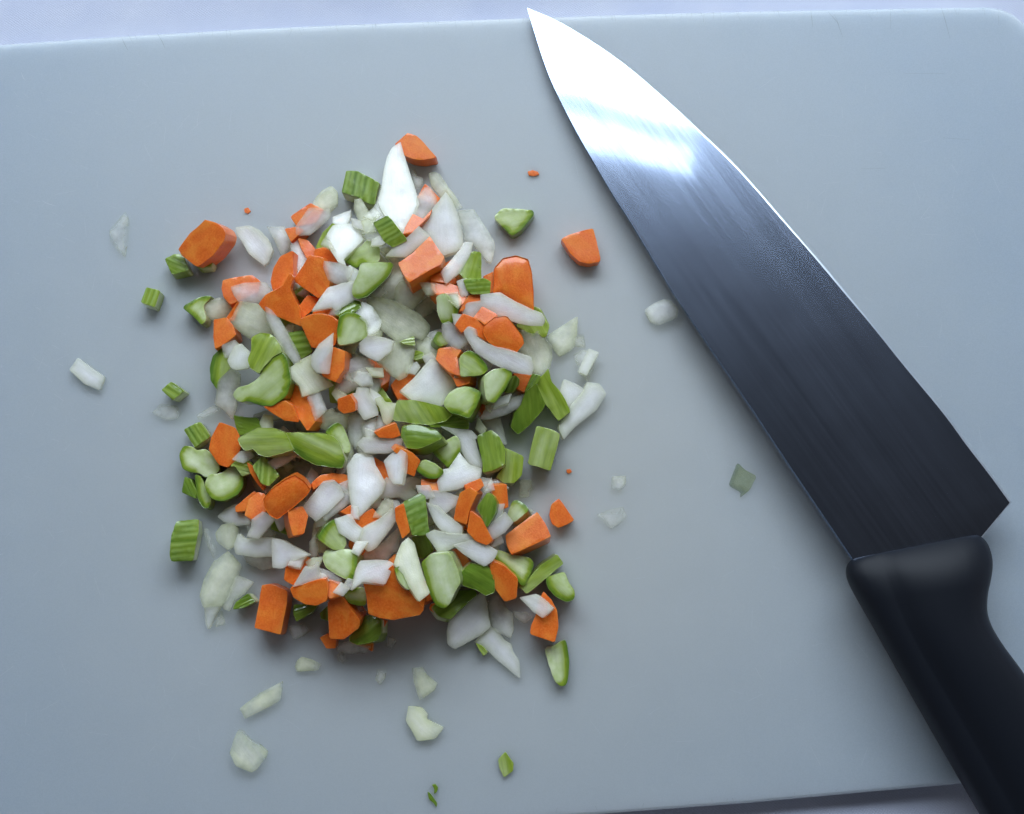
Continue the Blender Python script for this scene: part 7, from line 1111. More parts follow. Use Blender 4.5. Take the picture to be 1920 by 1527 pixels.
('o','wp',[-50.05,29.23,13.15],[-0.796,-0.58,0.175],[0.222,-0.01,0.975],{'T':2.52,'k':0.6},[[3.0,2.1],[2.9,3.5],[-3.8,3.5],[-5.0,1.1],[-6.6,-1.2],[-2.7,-2.6],[0.7,-3.5],[2.8,-2.8],[8.7,-0.2]],'tapering white onion wedge pointing left below the small pink onion cup',0),
('c','',[-54.42,22.41,6.39],[-0.898,0.421,0.126],[-0.0,-0.287,0.958],{'T':9.0},[[5.2,1.3],[3.5,2.6],[-0.2,5.8],[-3.4,4.9],[-6.0,2.4],[-5.3,-1.5],[-4.0,-4.2],[-1.7,-4.8],[1.3,-4.1],[4.3,-2.3],[6.1,-0.1]],"thick rounded carrot half slice left of the heap's middle, spike of onion below it",0),
('s','cut',[-46.94,21.07,8.29],[-0.411,-0.91,-0.046],[0.213,-0.145,0.966],{'T':7.0,'e':[6,5,7]},[[2.8,-3.0],[6.2,-1.1],[3.8,2.3],[0.5,5.4],[-3.7,3.5],[-4.4,0.2],[-3.7,-2.9],[-1.5,-4.4]],'pale celery chunk with green rim right of the thick rounded carrot half slice',0),
('s','cut',[-44.16,43.22,5.65],[-0.907,-0.405,0.117],[0.171,-0.099,0.98],{'T':6.0,'e':[3,2,1]},[[-0.8,-2.4],[3.0,-2.4],[6.1,-0.7],[3.1,3.3],[1.0,2.2],[-3.9,3.8],[-5.6,-0.2],[-2.9,-3.8]],'light green celery slice directly above the bean shaped slice',0),
('s','skin',[-35.2,50.1,8.88],[0.884,0.455,0.11],[0.015,-0.262,0.965],{'T':6.0},[[-3.1,4.4],[-2.8,-1.8],[-1.3,-4.6],[3.4,-4.7],[2.3,2.2],[1.5,4.4]],'deeply grooved green celery bit lying on the lower end of the long white petal',0),
('o','tg',[-29.33,33.54,6.53],[-0.72,-0.689,0.083],[0.216,-0.108,0.97],{'T':2.52,'k':0.7},[[6.6,-0.3],[5.3,5.1],[-1.7,3.8],[-5.7,1.8],[-8.8,-0.8],[-1.0,-2.3],[1.3,-4.0],[3.9,-3.4]],'glassy greenish onion with a wet highlight below the large square carrot',0),
('o','wn',[-20.6,52.04,5.61],[0.033,-0.998,-0.05],[0.228,-0.041,0.973],{'T':3.6,'k':0.5},[[-7.1,-1.9],[-3.6,-4.6],[0.9,-7.6],[3.3,-4.7],[6.4,-3.1],[8.8,-0.5],[7.4,3.5],[5.2,5.8],[1.3,5.6],[-4.0,4.3],[-7.9,2.7],[-10.6,0.8]],'bright white fan shaped onion piece in the upper right of the heap',0),
('o','wp',[-15.99,40.73,10.96],[-0.511,-0.843,0.171],[0.266,0.034,0.963],{'T':2.16,'k':0.8},[[-2.8,-1.2],[2.1,-1.7],[6.3,-2.1],[8.6,1.1],[2.8,2.7],[-4.1,2.1],[-7.2,0.7],[-5.6,-1.6]],'curved white onion sliver right of the large square carrot',0),
('s','skin',[-10.7,33.21,8.87],[0.98,0.133,-0.146],[0.166,-0.153,0.974],{'T':6.0},[[-3.2,-1.0],[-2.0,-2.2],[3.3,-2.4],[3.9,1.1],[2.1,2.2],[-4.0,2.2]],'short ribbed celery bar left of the big domed carrot',0),
('c','',[-0.6,35.92,1.37],[-0.314,0.941,0.125],[0.099,-0.099,0.99],{'T':10.0,'dome':1.5},[[1.4,5.4],[-1.7,6.9],[-2.8,4.6],[-7.1,0.7],[-10.2,-2.9],[-4.4,-4.7],[1.1,-6.0],[4.7,-6.1],[6.8,-3.0],[7.1,0.8],[5.1,4.2]],'big domed carrot chunk at the upper right edge of the heap',0),
('c','',[-11.82,20.86,6.96],[-0.875,0.466,0.134],[0.099,-0.099,0.99],{'T':8.0},[[2.2,2.8],[0.8,0.3],[-1.4,1.4],[-5.8,1.5],[-3.7,-0.7],[-2.6,-2.2],[1.2,-2.7],[4.5,-2.3],[4.9,1.8]],'yellowish orange carrot under the left end of the wavy onion strip',0),
('s','cut',[-21.71,17.73,4.4],[0.339,-0.941,-0.002],[0.232,0.081,0.969],{'T':5.0,'e':[3,4]},[[2.3,-1.1],[2.0,2.2],[-1.7,1.3],[-2.6,0.0],[-0.1,-2.4]],'small celery tip left of the pink oval onion cup',0),
('c','',[-15.38,10.69,4.42],[-0.488,0.836,-0.252],[-0.248,0.145,0.958],{'T':8.0},[[2.4,3.9],[-3.3,2.5],[-6.3,0.3],[-0.6,-1.7],[0.2,-3.9],[2.7,-2.5],[4.9,1.5]],'bright carrot chunk just left of the celery block under the crescent onion',0),
('s','skin',[1.24,5.52,3.27],[-0.248,-0.965,-0.088],[-0.224,-0.031,0.974],{'T':5.0},[[0.4,-1.3],[3.0,-1.7],[2.6,0.4],[0.1,1.9],[-1.8,1.7],[-2.6,0.3],[-1.7,-1.3]],'small glossy celery nub against the dark sided celery chunk',0),
('o','tg',[6.2,15.52,3.51],[-0.356,0.932,0.072],[0.25,0.021,0.968],{'T':2.88,'k':0.8},[[3.7,2.8],[1.1,5.5],[-1.0,3.8],[-5.2,3.5],[-8.0,1.1],[-6.6,-1.9],[-3.8,-3.9],[-0.4,-5.0],[2.5,-4.1],[5.6,-2.6],[4.7,-1.2],[7.3,2.0]],'striped glassy onion petal right of the mottled round carrot end',0),
('s','dark',[4.21,-0.45,1.49],[0.108,-0.968,-0.227],[0.069,-0.221,0.973],{'T':6.0,'dome':0.8},[[-1.5,-1.9],[1.0,-4.2],[4.7,-5.6],[7.1,-3.7],[4.9,-0.3],[1.1,3.9],[-0.7,5.1],[-4.7,3.8],[-7.1,3.1],[-4.7,-0.3]],'dark green celery strip slanting down to the left at the right side of the heap',0),
('s','dark',[-5.32,-15.09,3.16],[0.151,-0.986,0.072],[-0.055,0.064,0.996],{'T':6.0},[[3.0,-3.1],[5.3,-3.6],[5.1,-0.2],[4.0,3.1],[-0.6,3.8],[-4.6,2.6],[-6.6,0.8],[-5.6,-3.6]],'dark smooth celery piece right of the white onion pair in the right half',0),
('s','dark',[-18.7,-5.71,5.87],[-0.968,-0.107,0.228],[0.244,-0.177,0.953],{'T':5.0},[[-0.2,1.1],[-5.3,2.1],[-5.8,-1.4],[-0.4,-2.3],[5.6,-0.2],[6.0,0.6]],'dark celery strip under the right end of the long celery stick',0),
('s','dark',[-24.23,-11.5,8.56],[-0.973,0.106,-0.207],[-0.196,0.105,0.975],{'T':7.0,'dome':1.4},[[5.5,0.4],[3.4,3.8],[-0.0,3.8],[-3.8,2.0],[-6.7,-0.0],[-4.8,-1.9],[-1.4,-2.6],[2.1,-3.3],[5.6,-2.3]],'dark domed celery piece just below the long celery stick',0),
('c','',[-30.29,-16.01,9.24],[-0.586,0.751,0.305],[0.196,-0.234,0.952],{'T':7.0},[[1.2,0.7],[-1.9,3.1],[-5.0,1.2],[-3.8,-0.2],[-2.5,-2.7],[0.3,-2.4],[2.8,-1.2],[4.6,0.0],[4.3,1.6]],'yellow orange carrot between the pink onion tongue and the small bright celery nub',0),
('c','',[-35.41,-8.0,5.65],[-0.988,-0.137,0.065],[0.092,-0.203,0.975],{'T':6.0},[[2.6,1.2],[-1.0,1.9],[-3.5,1.4],[-2.6,-2.4],[0.6,-1.6],[4.0,-0.5]],'small bright carrot triangle on top of the flat white onion bar',0),
('o','wp',[-30.97,-24.74,7.49],[-0.996,0.005,-0.084],[-0.083,-0.192,0.978],{'T':2.16},[[4.7,-1.2],[5.6,0.4],[6.9,2.8],[0.6,2.3],[-1.4,3.3],[-4.6,3.0],[-4.8,1.2],[-3.6,0.1],[-7.1,-2.7],[-3.0,-3.5],[2.2,-2.5],[4.6,-3.4]],'star cornered onion sheet right of the large shield shaped onion',0),
('o','tp',[-49.29,-29.84,8.84],[-0.658,-0.741,0.131],[0.26,-0.06,0.964],{'T':2.16},[[1.3,-1.2],[5.1,-1.0],[5.4,0.7],[2.2,1.2],[-3.9,2.2],[-6.2,-0.4],[-3.9,-1.5]],'pink onion fold under the right edge of the lilac white rectangle',0),
('o','tg',[-36.0,-31.13,8.16],[-0.667,-0.722,0.181],[0.084,0.169,0.982],{'T':2.16},[[3.9,-0.6],[1.9,1.6],[-1.5,2.3],[-4.0,-0.1],[-2.7,-2.1],[2.5,-1.2]],'greenish onion scrap below the star cornered onion sheet',0),
('c','',[-30.73,-33.56,8.75],[-0.137,0.982,0.129],[0.07,-0.12,0.99],{'T':8.0},[[0.3,1.6],[-1.7,1.1],[-5.0,0.5],[-3.3,-1.9],[1.2,-1.5],[4.7,-1.2],[3.8,1.4]],'shaded carrot column left of the dark grooved celery in the lower middle',0),
('s','skin',[-27.58,-32.43,7.69],[0.85,0.449,-0.275],[0.275,0.067,0.959],{'T':7.0,'dk':1},[[-3.7,0.5],[-4.5,-5.1],[0.3,-6.9],[0.9,-4.3],[3.4,2.3],[4.3,4.4],[2.1,4.7],[-2.8,4.4]],'dark green grooved celery chunk in the lower middle of the heap',0),
('s','cut',[-51.31,-38.75,7.18],[0.646,-0.737,-0.198],[0.281,-0.012,0.96],{'T':7.0,'e':[7,6]},[[-2.2,-3.3],[0.8,-2.7],[3.2,-1.9],[4.7,0.2],[3.1,2.7],[0.7,2.5],[-3.4,4.1],[-3.9,1.0],[-2.9,-2.7]],'bright celery cube left of the crumpled white onion wing',0),
('c','',[-60.93,-34.9,9.16],[0.009,-0.999,0.053],[0.292,0.053,0.955],{'T':8.0},[[0.7,-2.2],[4.2,-1.1],[3.6,1.9],[-1.4,3.0],[-4.1,1.2],[-3.0,-2.8]],'carrot stub below the right end of the thick bright disc',0),
('c','',[-70.97,-30.24,2.59],[-0.305,-0.947,0.102],[-0.081,0.133,0.988],{'T':6.0},[[4.4,0.9],[1.0,3.2],[-0.9,1.6],[-3.7,1.1],[-3.6,-1.3],[-0.9,-3.0],[3.8,-2.5]],'carrot slice against the left side of the thick bright disc',0),
('c','',[-73.04,-21.13,4.03],[-0.516,0.827,0.223],[0.247,-0.105,0.963],{'T':4.0},[[1.9,0.9],[-1.7,0.8],[-4.3,0.5],[-3.6,-1.2],[2.6,-1.1],[5.1,0.1]],'thin brownish carrot stick along the ribbed celery above the thick disc',0),
('o','wp',[-70.7,-35.06,6.97],[-0.704,-0.7,-0.115],[-0.018,-0.145,0.989],{'T':2.16},[[1.7,-1.4],[4.6,-0.4],[2.6,2.6],[-0.7,2.3],[-4.6,1.9],[-3.8,-2.1],[0.2,-2.8]],'lilac onion fold under the thick bright carrot disc',0),
('o','wp',[-61.96,-43.36,11.16],[-0.968,0.097,-0.23],[-0.232,-0.006,0.973],{'T':2.16},[[3.8,1.1],[3.3,4.1],[0.3,4.1],[-3.3,1.4],[-7.2,-0.4],[-2.3,-2.4],[1.0,-3.8],[4.5,-4.1]],'white onion triangle attached at the right of the upturned corner rectangle',0),
('c','',[-53.97,-52.62,9.08],[-0.97,-0.237,-0.047],[-0.0,-0.196,0.981],{'T':7.0},[[5.4,-0.0],[2.8,2.6],[-0.2,3.6],[-3.2,3.0],[-4.3,-0.2],[-4.4,-3.0],[-1.9,-3.2],[5.8,-2.9]],'carrot half slice with an onion flag on top, lower left of the heap',0),
('c','',[-32.41,-51.5,5.83],[-0.869,0.473,0.142],[-0.0,-0.287,0.958],{'T':12.0},[[5.5,-3.0],[8.7,0.3],[6.1,3.2],[3.2,7.4],[0.2,7.0],[-3.4,5.6],[-9.2,0.8],[-9.3,-1.2],[-5.3,-2.9],[-1.9,-3.7],[1.4,-5.7],[4.0,-7.7]],'huge pyramid shaped carrot chunk at the bottom middle',0),
('o','tp',[-36.01,-41.43,6.07],[-0.834,-0.547,-0.067],[0.106,-0.279,0.954],{'T':2.16},[[7.4,-0.7],[0.8,3.8],[-1.1,2.2],[-3.4,2.7],[-7.5,-3.3],[-1.2,-2.1],[4.9,-2.6]],'shaded onion sheet above the petal draped on the pyramid carrot',0),
('s','cut',[-30.21,-50.51,15.72],[-0.483,0.873,0.071],[0.272,0.073,0.959],{'T':4.0,'e':[4]},[[-0.2,1.5],[-3.3,0.6],[-3.5,-0.9],[-0.2,-0.8],[3.3,-1.3],[3.8,0.9]],'narrow pale celery slip between the pyramid carrot and the long onion blade',0),
('c','',[-13.74,-44.75,0.65],[-0.552,0.821,-0.147],[-0.112,0.101,0.989],{'T':6.0},[[-3.7,2.2],[-3.0,-1.5],[0.2,-1.6],[3.0,-0.7],[3.6,1.6]],'small curved carrot shaving under a lilac onion strip, lower right',0),
('c','',[-3.3,-48.0,1.82],[-0.46,0.856,0.237],[0.048,-0.242,0.969],{'T':9.0},[[4.9,1.1],[2.8,2.1],[-1.7,2.8],[-6.0,2.1],[-6.7,-1.2],[-2.0,-4.1],[3.2,-2.3],[5.5,-0.5]],'upright carrot stick in the lower right, left of the pale celery tongue',0),
('s','cut',[-0.26,-46.58,1.36],[-0.857,0.481,0.187],[0.233,0.037,0.972],{'T':6.0,'e':[4,3,2,1,0]},[[6.4,1.7],[2.5,2.2],[-2.0,3.2],[-4.7,4.2],[-4.7,-0.3],[-4.4,-3.2],[-2.3,-4.1],[2.1,-2.3],[7.0,-1.5]],'pale celery tongue with green rims in the lower right',0),
('s','inner',[7.52,-48.3,0.64],[0.833,0.547,-0.086],[0.12,-0.025,0.993],{'T':5.0},[[1.5,2.1],[-3.0,1.0],[-7.0,0.2],[-6.5,-2.6],[1.3,-1.8],[7.1,-1.1],[6.8,2.1]],'narrow celery strip sloping up to the right at the lower right rim',0),
('o','wn',[7.66,-57.02,6.41],[-0.839,0.49,-0.235],[-0.27,-0.0,0.963],{'T':2.16},[[0.3,2.4],[-3.2,2.6],[-4.4,-1.3],[-0.4,-2.3],[1.9,-2.4],[5.7,0.9]],'white onion chip lying across the lower right carrot wedge',0),
('o','wn',[-12.55,-62.56,0.45],[-0.646,-0.762,-0.053],[0.034,-0.098,0.995],{'T':3.24,'k':0.5},[[-5.0,-4.6],[1.9,-5.2],[4.7,-3.7],[7.5,-1.1],[7.3,1.5],[3.8,2.9],[-0.1,4.5],[-4.0,5.2],[-5.4,3.4],[-10.7,-2.8]],'large frosty white onion wedge at the bottom right of the heap',0),
('c','',[4.41,-39.31,0.9],[-0.84,-0.541,0.039],[-0.049,0.148,0.988],{'T':8.0},[[6.0,-0.9],[6.4,2.0],[1.4,2.9],[-5.7,3.9],[-6.4,-0.2],[-6.4,-4.2],[4.8,-3.5]],'bright orange carrot rectangle at the right rim, beside the lone carrot chip',0),
('o','wp',[-3.58,-35.4,10.72],[-0.784,-0.62,-0.007],[0.179,-0.237,0.955],{'T':2.16},[[3.9,1.6],[-0.1,2.1],[-3.7,1.4],[-3.7,-2.4],[3.6,-2.7]],'pink white onion block left of the bright carrot rectangle',0),
('c','',[-8.83,-36.23,7.18],[-0.456,0.885,0.096],[-0.038,-0.128,0.991],{'T':7.0},[[1.4,3.0],[-2.0,2.1],[-4.5,-0.2],[-4.0,-2.2],[2.9,-2.2],[6.2,-0.5]],'tall carrot triangle left of the pink white onion block',0),
('c','',[-11.51,-29.07,8.27],[-0.315,-0.924,-0.218],[-0.259,-0.137,0.956],{'T':6.0},[[1.2,-2.3],[5.0,-1.7],[5.0,2.4],[1.0,1.8],[-4.3,2.4],[-5.1,-0.2],[-2.7,-2.4]],'shaded carrot strip left of the dark pointed celery in the lower right',0),
('s','dark',[-5.17,-30.44,7.78],[-0.218,-0.972,-0.09],[-0.197,-0.046,0.979],{'T':7.0,'dome':0.8},[[0.5,-3.2],[2.5,-1.7],[5.5,0.9],[0.9,2.3],[-1.6,2.2],[-3.6,0.7],[-4.2,-1.2]],'dark pointed celery lozenge between two carrots in the lower right',0),
('o','wp',[-19.47,-28.74,10.62],[-0.982,-0.034,0.186],[0.189,-0.136,0.973],{'T':2.16,'k':0.6},[[4.1,1.0],[1.2,2.2],[0.1,3.8],[-3.7,1.1],[-4.5,-1.5],[-0.4,-3.1],[3.2,-3.5]],'shiny pinkish onion chip right of the dark grooved celery',0),
('o','tg',[-33.04,11.71,7.39],[-0.086,-0.996,-0.01],[0.225,-0.029,0.974],{'T':2.52,'k':0.5},[[-2.9,-3.1],[0.9,-6.3],[4.2,-1.8],[5.5,1.1],[4.2,3.2],[-0.4,4.5],[-5.8,4.6],[-5.7,-2.4]],'greenish onion continuation under the lilac flap in the centre',0),
('s','inner',[-30.72,17.39,6.62],[-0.947,-0.182,0.265],[0.283,-0.079,0.956],{'T':4.0},[[1.5,0.5],[-1.9,1.4],[-2.0,-1.5],[2.4,-0.4]],'tiny bright green celery corner on the central greenish onion',0),
('o','tg',[-32.92,23.81,5.63],[-0.843,0.508,0.177],[0.11,-0.159,0.981],{'T':3.24,'k':0.9},[[10.1,1.0],[6.1,2.3],[3.6,4.9],[-2.5,5.3],[-5.1,4.1],[-6.0,1.4],[-8.4,1.0],[-9.1,-1.4],[-8.3,-4.1],[-3.6,-5.2],[3.5,-4.6],[7.8,-3.7],[11.7,-0.9]],'big rolled greenish onion petal slanting across the upper centre',0),
('o','tn',[-41.15,22.72,12.7],[-0.432,0.886,-0.167],[0.127,0.243,0.962],{'T':2.16},[[3.7,0.5],[2.5,3.2],[-1.4,1.3],[-5.5,2.4],[-5.1,-1.1],[-2.8,-3.3],[2.5,-2.7],[6.1,-0.4]],'pale onion strip left of the big rolled greenish petal',0),
('c','',[-46.47,-0.1,8.08],[-0.952,-0.295,-0.076],[0.017,-0.302,0.953],{'T':6.0},[[2.7,0.4],[1.6,2.1],[-1.8,2.4],[-2.6,0.1],[-1.8,-2.6],[1.9,-2.4]],'pale orange carrot face left of the white notched onion tile',0),
('s','cut',[-49.85,-10.24,4.24],[-0.513,0.849,0.128],[0.219,-0.015,0.976],{'T':6.0,'e':[6,7]},[[3.2,3.2],[-0.2,0.9],[-4.7,1.5],[-5.2,-0.5],[-3.1,-1.5],[1.9,-2.4],[3.9,-1.7],[4.1,0.3]],'bright upright celery fin behind the smooth curved celery boat',0),
('s','inner',[-68.6,-11.78,5.59],[-0.979,0.015,-0.205],[-0.205,-0.076,0.976],{'T':7.0,'dome':1.0},[[6.5,0.7],[5.0,2.3],[2.5,1.6],[1.2,3.3],[-1.6,4.1],[-9.4,2.2],[-8.4,0.3],[-7.0,-2.7],[-3.5,-4.1],[1.5,-4.2],[5.7,-2.2],[7.5,-1.2]],'leafy green celery piece left of the smooth curved boat',0),
('o','wn',[-78.48,12.48,7.83],[-0.25,-0.968,-0.033],[0.201,-0.085,0.976],{'T':2.52},[[1.5,-2.9],[3.3,-1.4],[3.4,0.4],[1.8,3.6],[-2.6,2.9],[-4.4,-0.4],[-3.1,-2.3]],'white onion block left of the smooth leaf green celery lobe',0),
('o','tn',[-81.76,3.69,2.43],[-0.154,-0.972,-0.178],[0.181,-0.205,0.962],{'T':2.88,'k':0.5},[[3.7,-3.9],[5.1,-1.1],[7.5,1.7],[2.7,2.5],[0.1,1.1],[-2.3,2.3],[-6.1,1.9],[-7.5,-0.6],[-3.2,-3.9]],'grey glassy onion column left of the hook shaped celery cross section',0),
('c','',[-57.52,-1.28,4.13],[-0.385,0.916,-0.116],[-0.287,-0.0,0.958],{'T':7.0},[[3.5,3.0],[-4.0,2.1],[-7.9,1.2],[-6.3,-2.3],[1.1,-3.2],[5.7,-1.5],[7.9,0.6]],'slanting dark carrot stick right of the hook shaped celery cross section',0),
('o','tn',[-55.5,-1.59,9.81],[0.185,-0.982,0.049],[0.274,0.099,0.957],{'T':2.16},[[4.8,-1.3],[1.9,2.6],[-4.1,1.3],[-2.6,-2.6]],'glassy onion slip below the greenish white folded triangle',0),
('s','cut',[-81.99,-23.06,0.4],[-0.875,-0.478,0.076],[0.079,0.013,0.997],{'T':6.0,'e':[4,3,2,1,0],'dots':1},[[5.5,-0.4],[5.0,2.7],[2.6,4.6],[-1.7,4.9],[-4.1,3.5],[-5.6,0.9],[-5.0,-3.0],[-3.1,-3.4],[-0.7,-2.8],[2.5,-4.2],[4.6,-2.9]],'oval pale celery disc with a green rim at the left of the heap',0),
('s','skin',[-69.92,-20.47,3.71],[0.025,0.997,-0.067],[0.12,0.064,0.991],{'T':6.0},[[-3.4,1.1],[-4.3,-1.1],[-1.0,-3.9],[2.7,-0.9],[4.7,1.1],[1.4,3.9]],'deep ribbed celery chunk between the oval disc and the curved boat',0),
('o','tp',[-47.5,-18.11,5.93],[-0.627,-0.773,0.098],[0.24,-0.072,0.968],{'T':1.8},[[3.7,0.8],[-0.0,1.5],[-4.8,0.1],[-1.4,-0.9],[2.5,-1.5]],'thin mauve onion strip right of the smooth curved celery boat',0),
('s','dark',[-39.72,-65.08,0.53],[-0.84,-0.54,-0.056],[-0.126,0.095,0.987],{'T':7.0,'dome':0.7},[[5.0,-0.1],[3.8,1.9],[-1.7,4.0],[-3.5,2.8],[-5.6,-0.6],[-2.8,-3.9],[-0.1,-3.0],[4.8,-1.0]],'lowest dark celery lump right of the pointed carrot chunk',0),
('o','tp',[-64.98,18.54,12.91],[-0.515,0.851,0.099],[-0.035,-0.136,0.99],{'T':1.8},[[5.7,1.8],[2.0,1.9],[-2.8,2.2],[-9.3,1.4],[-9.8,-1.1],[-5.5,-1.5],[-0.7,-1.7],[3.3,-1.8],[7.5,-1.1],[9.5,-0.0]],'long narrow onion sliver running down between carrot and celery at the left',0),
('o','tp',[-49.71,36.08,13.73],[-0.831,0.537,0.145],[0.026,-0.222,0.975],{'T':2.16,'k':0.8},[[4.2,0.8],[1.1,3.0],[-1.4,2.5],[-3.3,1.5],[-4.1,0.0],[-3.1,-3.8],[1.3,-3.0],[5.3,-1.0]],'small pink onion cup resting on the right of the square carrot chunk',0),
('s','cut',[-41.7,35.33,8.84],[-0.757,-0.653,-0.017],[0.146,-0.194,0.97],{'T':7.0,'dome':0.8,'e':[6,5,4,3]},[[1.8,-2.8],[4.7,-1.6],[6.3,0.1],[6.4,2.0],[3.6,3.4],[-2.8,3.1],[-5.5,2.7],[-8.6,0.9],[-4.7,-2.7],[-1.2,-5.1]],'bean shaped celery slice with a dark lower rim, upper middle of the heap',0),
('c','',[-25.25,38.02,8.1],[-0.836,-0.544,0.065],[-0.0,0.119,0.993],{'T':9.0},[[1.5,-3.6],[6.3,-3.3],[6.8,-0.3],[6.9,3.5],[-0.6,3.5],[-3.8,3.8],[-5.7,2.4],[-5.6,-0.6],[-5.7,-5.4]],'large square orange carrot in the upper right, under a white onion fan',0),
('s','cut',[-17.89,28.26,6.92],[-0.18,0.947,0.266],[-0.071,-0.282,0.957],{'T':7.0,'dome':0.6,'e':[3,2,1]},[[-1.0,3.1],[-4.5,2.4],[-4.5,-0.8],[-2.1,-2.8],[0.4,-3.3],[3.4,-1.2],[4.2,-0.1],[4.0,2.6]],'pale celery nub with a dark right side below the arched carrot slice',0),
('o','tg',[-16.47,27.81,14.25],[-0.784,0.617,-0.066],[0.067,0.19,0.98],{'T':2.16},[[1.3,0.9],[-0.3,1.0],[-2.5,1.1],[-2.4,-0.8],[0.6,-2.6],[3.3,0.4]],'tiny clear onion scrap on top of the pale celery nub',0),
('o','wp',[-2.69,25.91,11.45],[-0.984,0.175,-0.009],[-0.047,-0.214,0.976],{'T':2.88,'k':0.4},[[6.6,-1.7],[10.2,-0.6],[11.7,2.3],[8.0,4.2],[6.8,2.1],[5.8,0.3],[2.9,1.0],[1.2,2.0],[-4.5,2.8],[-8.4,3.0],[-12.0,2.4],[-12.4,0.6],[-11.2,-1.2],[-8.8,-1.6],[-3.8,-3.0],[-0.9,-4.0],[1.7,-5.0],[6.9,-3.4]],'long wavy lilac white onion strip beneath the big domed carrot',0),
('c','',[-2.97,19.45,6.96],[-0.921,0.375,0.102],[0.049,-0.148,0.988],{'T':9.0,'dome':1.0},[[5.4,1.8],[3.3,3.6],[0.3,4.3],[-5.5,3.4],[-6.6,0.2],[-5.4,-1.5],[-2.2,-3.4],[0.9,-5.1],[4.1,-3.4],[5.9,0.0]],'mottled round carrot end between the wavy strip and the crescent onion',0),
('o','tp',[-16.04,18.87,10.84],[-0.691,0.717,0.092],[-0.134,-0.252,0.958],{'T':2.52,'k':1.0},[[2.3,2.7],[-1.5,3.1],[-4.1,1.8],[-4.4,-1.4],[-2.7,-2.7],[1.4,-2.1],[4.1,-1.7],[5.0,0.4]],'pink oval onion cup left of the yellowish orange carrot',0),
('o','wp',[-4.18,13.82,12.92],[-0.866,0.491,0.091],[-0.037,-0.244,0.969],{'T':2.88,'k':0.3},[[7.8,2.1],[4.7,3.5],[-0.4,3.7],[-3.7,3.5],[-8.7,2.3],[-11.9,1.1],[-11.5,-1.0],[-9.4,-3.5],[-6.0,-2.8],[-2.4,-2.1],[0.9,-1.0],[3.7,-0.5],[6.8,-0.7],[8.6,-2.4],[10.6,-2.2],[11.0,0.1]],'crescent lilac white onion strip below the mottled round carrot end',0),
('s','cut',[-11.67,10.56,7.73],[-0.813,0.566,0.138],[0.099,-0.099,0.99],{'T':7.0,'e':[3,2]},[[0.7,5.2],[-4.3,1.0],[-4.4,-1.5],[0.3,-3.0],[3.3,-2.4],[4.3,0.6]],'celery block with a pale face directly under the crescent onion',0),
('s','cut',[-5.81,4.79,7.94],[-0.53,-0.848,0.021],[0.195,-0.098,0.976],{'T':7.0,'e':[4,3,2]},[[2.9,-2.2],[5.7,0.3],[5.0,2.8],[-0.5,3.1],[-5.0,2.6],[-5.5,0.4],[-3.0,-2.8],[0.3,-4.1]],'celery chunk with a dark right side, below right of the pale faced block',0),
('s','inner',[11.4,3.49,0.61],[0.45,-0.889,-0.086],[0.025,-0.083,0.996],{'T':5.0},[[-5.0,-2.4],[-3.0,-3.1],[1.2,-3.3],[8.0,-2.0],[7.2,2.4],[2.3,2.6],[-0.8,2.0],[-3.1,1.4],[-6.9,2.4]],'light green celery strip leaning against the right rim beside the glossy wet onion',0),
('s','cut',[-14.16,-0.86,6.12],[-0.81,-0.586,0.025],[0.013,0.025,1.0],{'T':8.0,'dome':0.8,'e':[4,3,2,1,0]},[[4.6,0.9],[2.9,3.0],[1.3,5.5],[-2.4,3.8],[-5.9,1.3],[-4.7,-1.4],[-2.9,-3.0],[-0.4,-4.0],[2.5,-3.9],[5.0,-2.2]],'rounded glossy celery chunk at the right end of the long celery stick',0),
('s','inner',[-23.9,-2.83,6.48],[0.528,-0.841,-0.117],[-0.011,-0.144,0.989],{'T':6.0,'dome':0.7,'rd':1},[[-3.2,-9.4],[0.2,-5.4],[3.5,-1.3],[4.9,3.3],[4.3,5.8],[2.6,6.5],[1.2,4.7],[-0.9,2.8],[-5.1,-1.5],[-7.4,-5.4]],'long light green celery stick lying across the middle of the heap',0),
('o','wn',[-13.06,-12.33,7.26],[-0.607,0.758,0.237],[0.253,-0.099,0.962],{'T':2.16,'k':0.5},[[4.2,1.1],[0.3,2.4],[-4.1,3.3],[-6.3,2.6],[-8.2,-0.0],[-2.7,-1.8],[-0.1,-2.8],[-0.5,-3.8],[2.4,-3.7],[5.8,-0.2],[9.1,3.0]],'hooked white onion petal right of the pale celery triangle',0),
('o','wn',[-14.56,-21.26,10.21],[-0.923,-0.379,0.072],[0.039,0.093,0.995],{'T':2.88,'k':0.5},[[2.4,-2.5],[3.9,-2.9],[6.8,-0.2],[7.5,2.8],[2.3,4.0],[-3.2,4.0],[-4.9,3.5],[-6.2,1.0],[-3.6,-1.0],[-2.9,-2.8],[-2.2,-5.9]],'large white onion piece under the hooked petal in the right half',0),
('s','cut',[-17.15,-13.24,3.81],[-0.843,-0.514,-0.161],[-0.098,-0.148,0.984],{'T':7.0,'e':[2,1]},[[3.8,-3.0],[4.2,-1.4],[2.6,4.6],[-2.5,2.3],[-3.9,0.1],[-4.3,-2.6]],'pale celery triangle left of the hooked white onion petal',0),
('s','cut',[-23.41,-19.59,8.33],[-0.953,0.284,0.104],[0.071,-0.125,0.99],{'T':6.0,'e':[3,2,1]},[[3.7,0.5],[3.0,1.4],[-0.6,2.3],[-3.2,1.5],[-4.3,-1.0],[-1.0,-2.3],[2.4,-2.5]],'small bright celery nub left of the large white onion under the hooked petal',0),
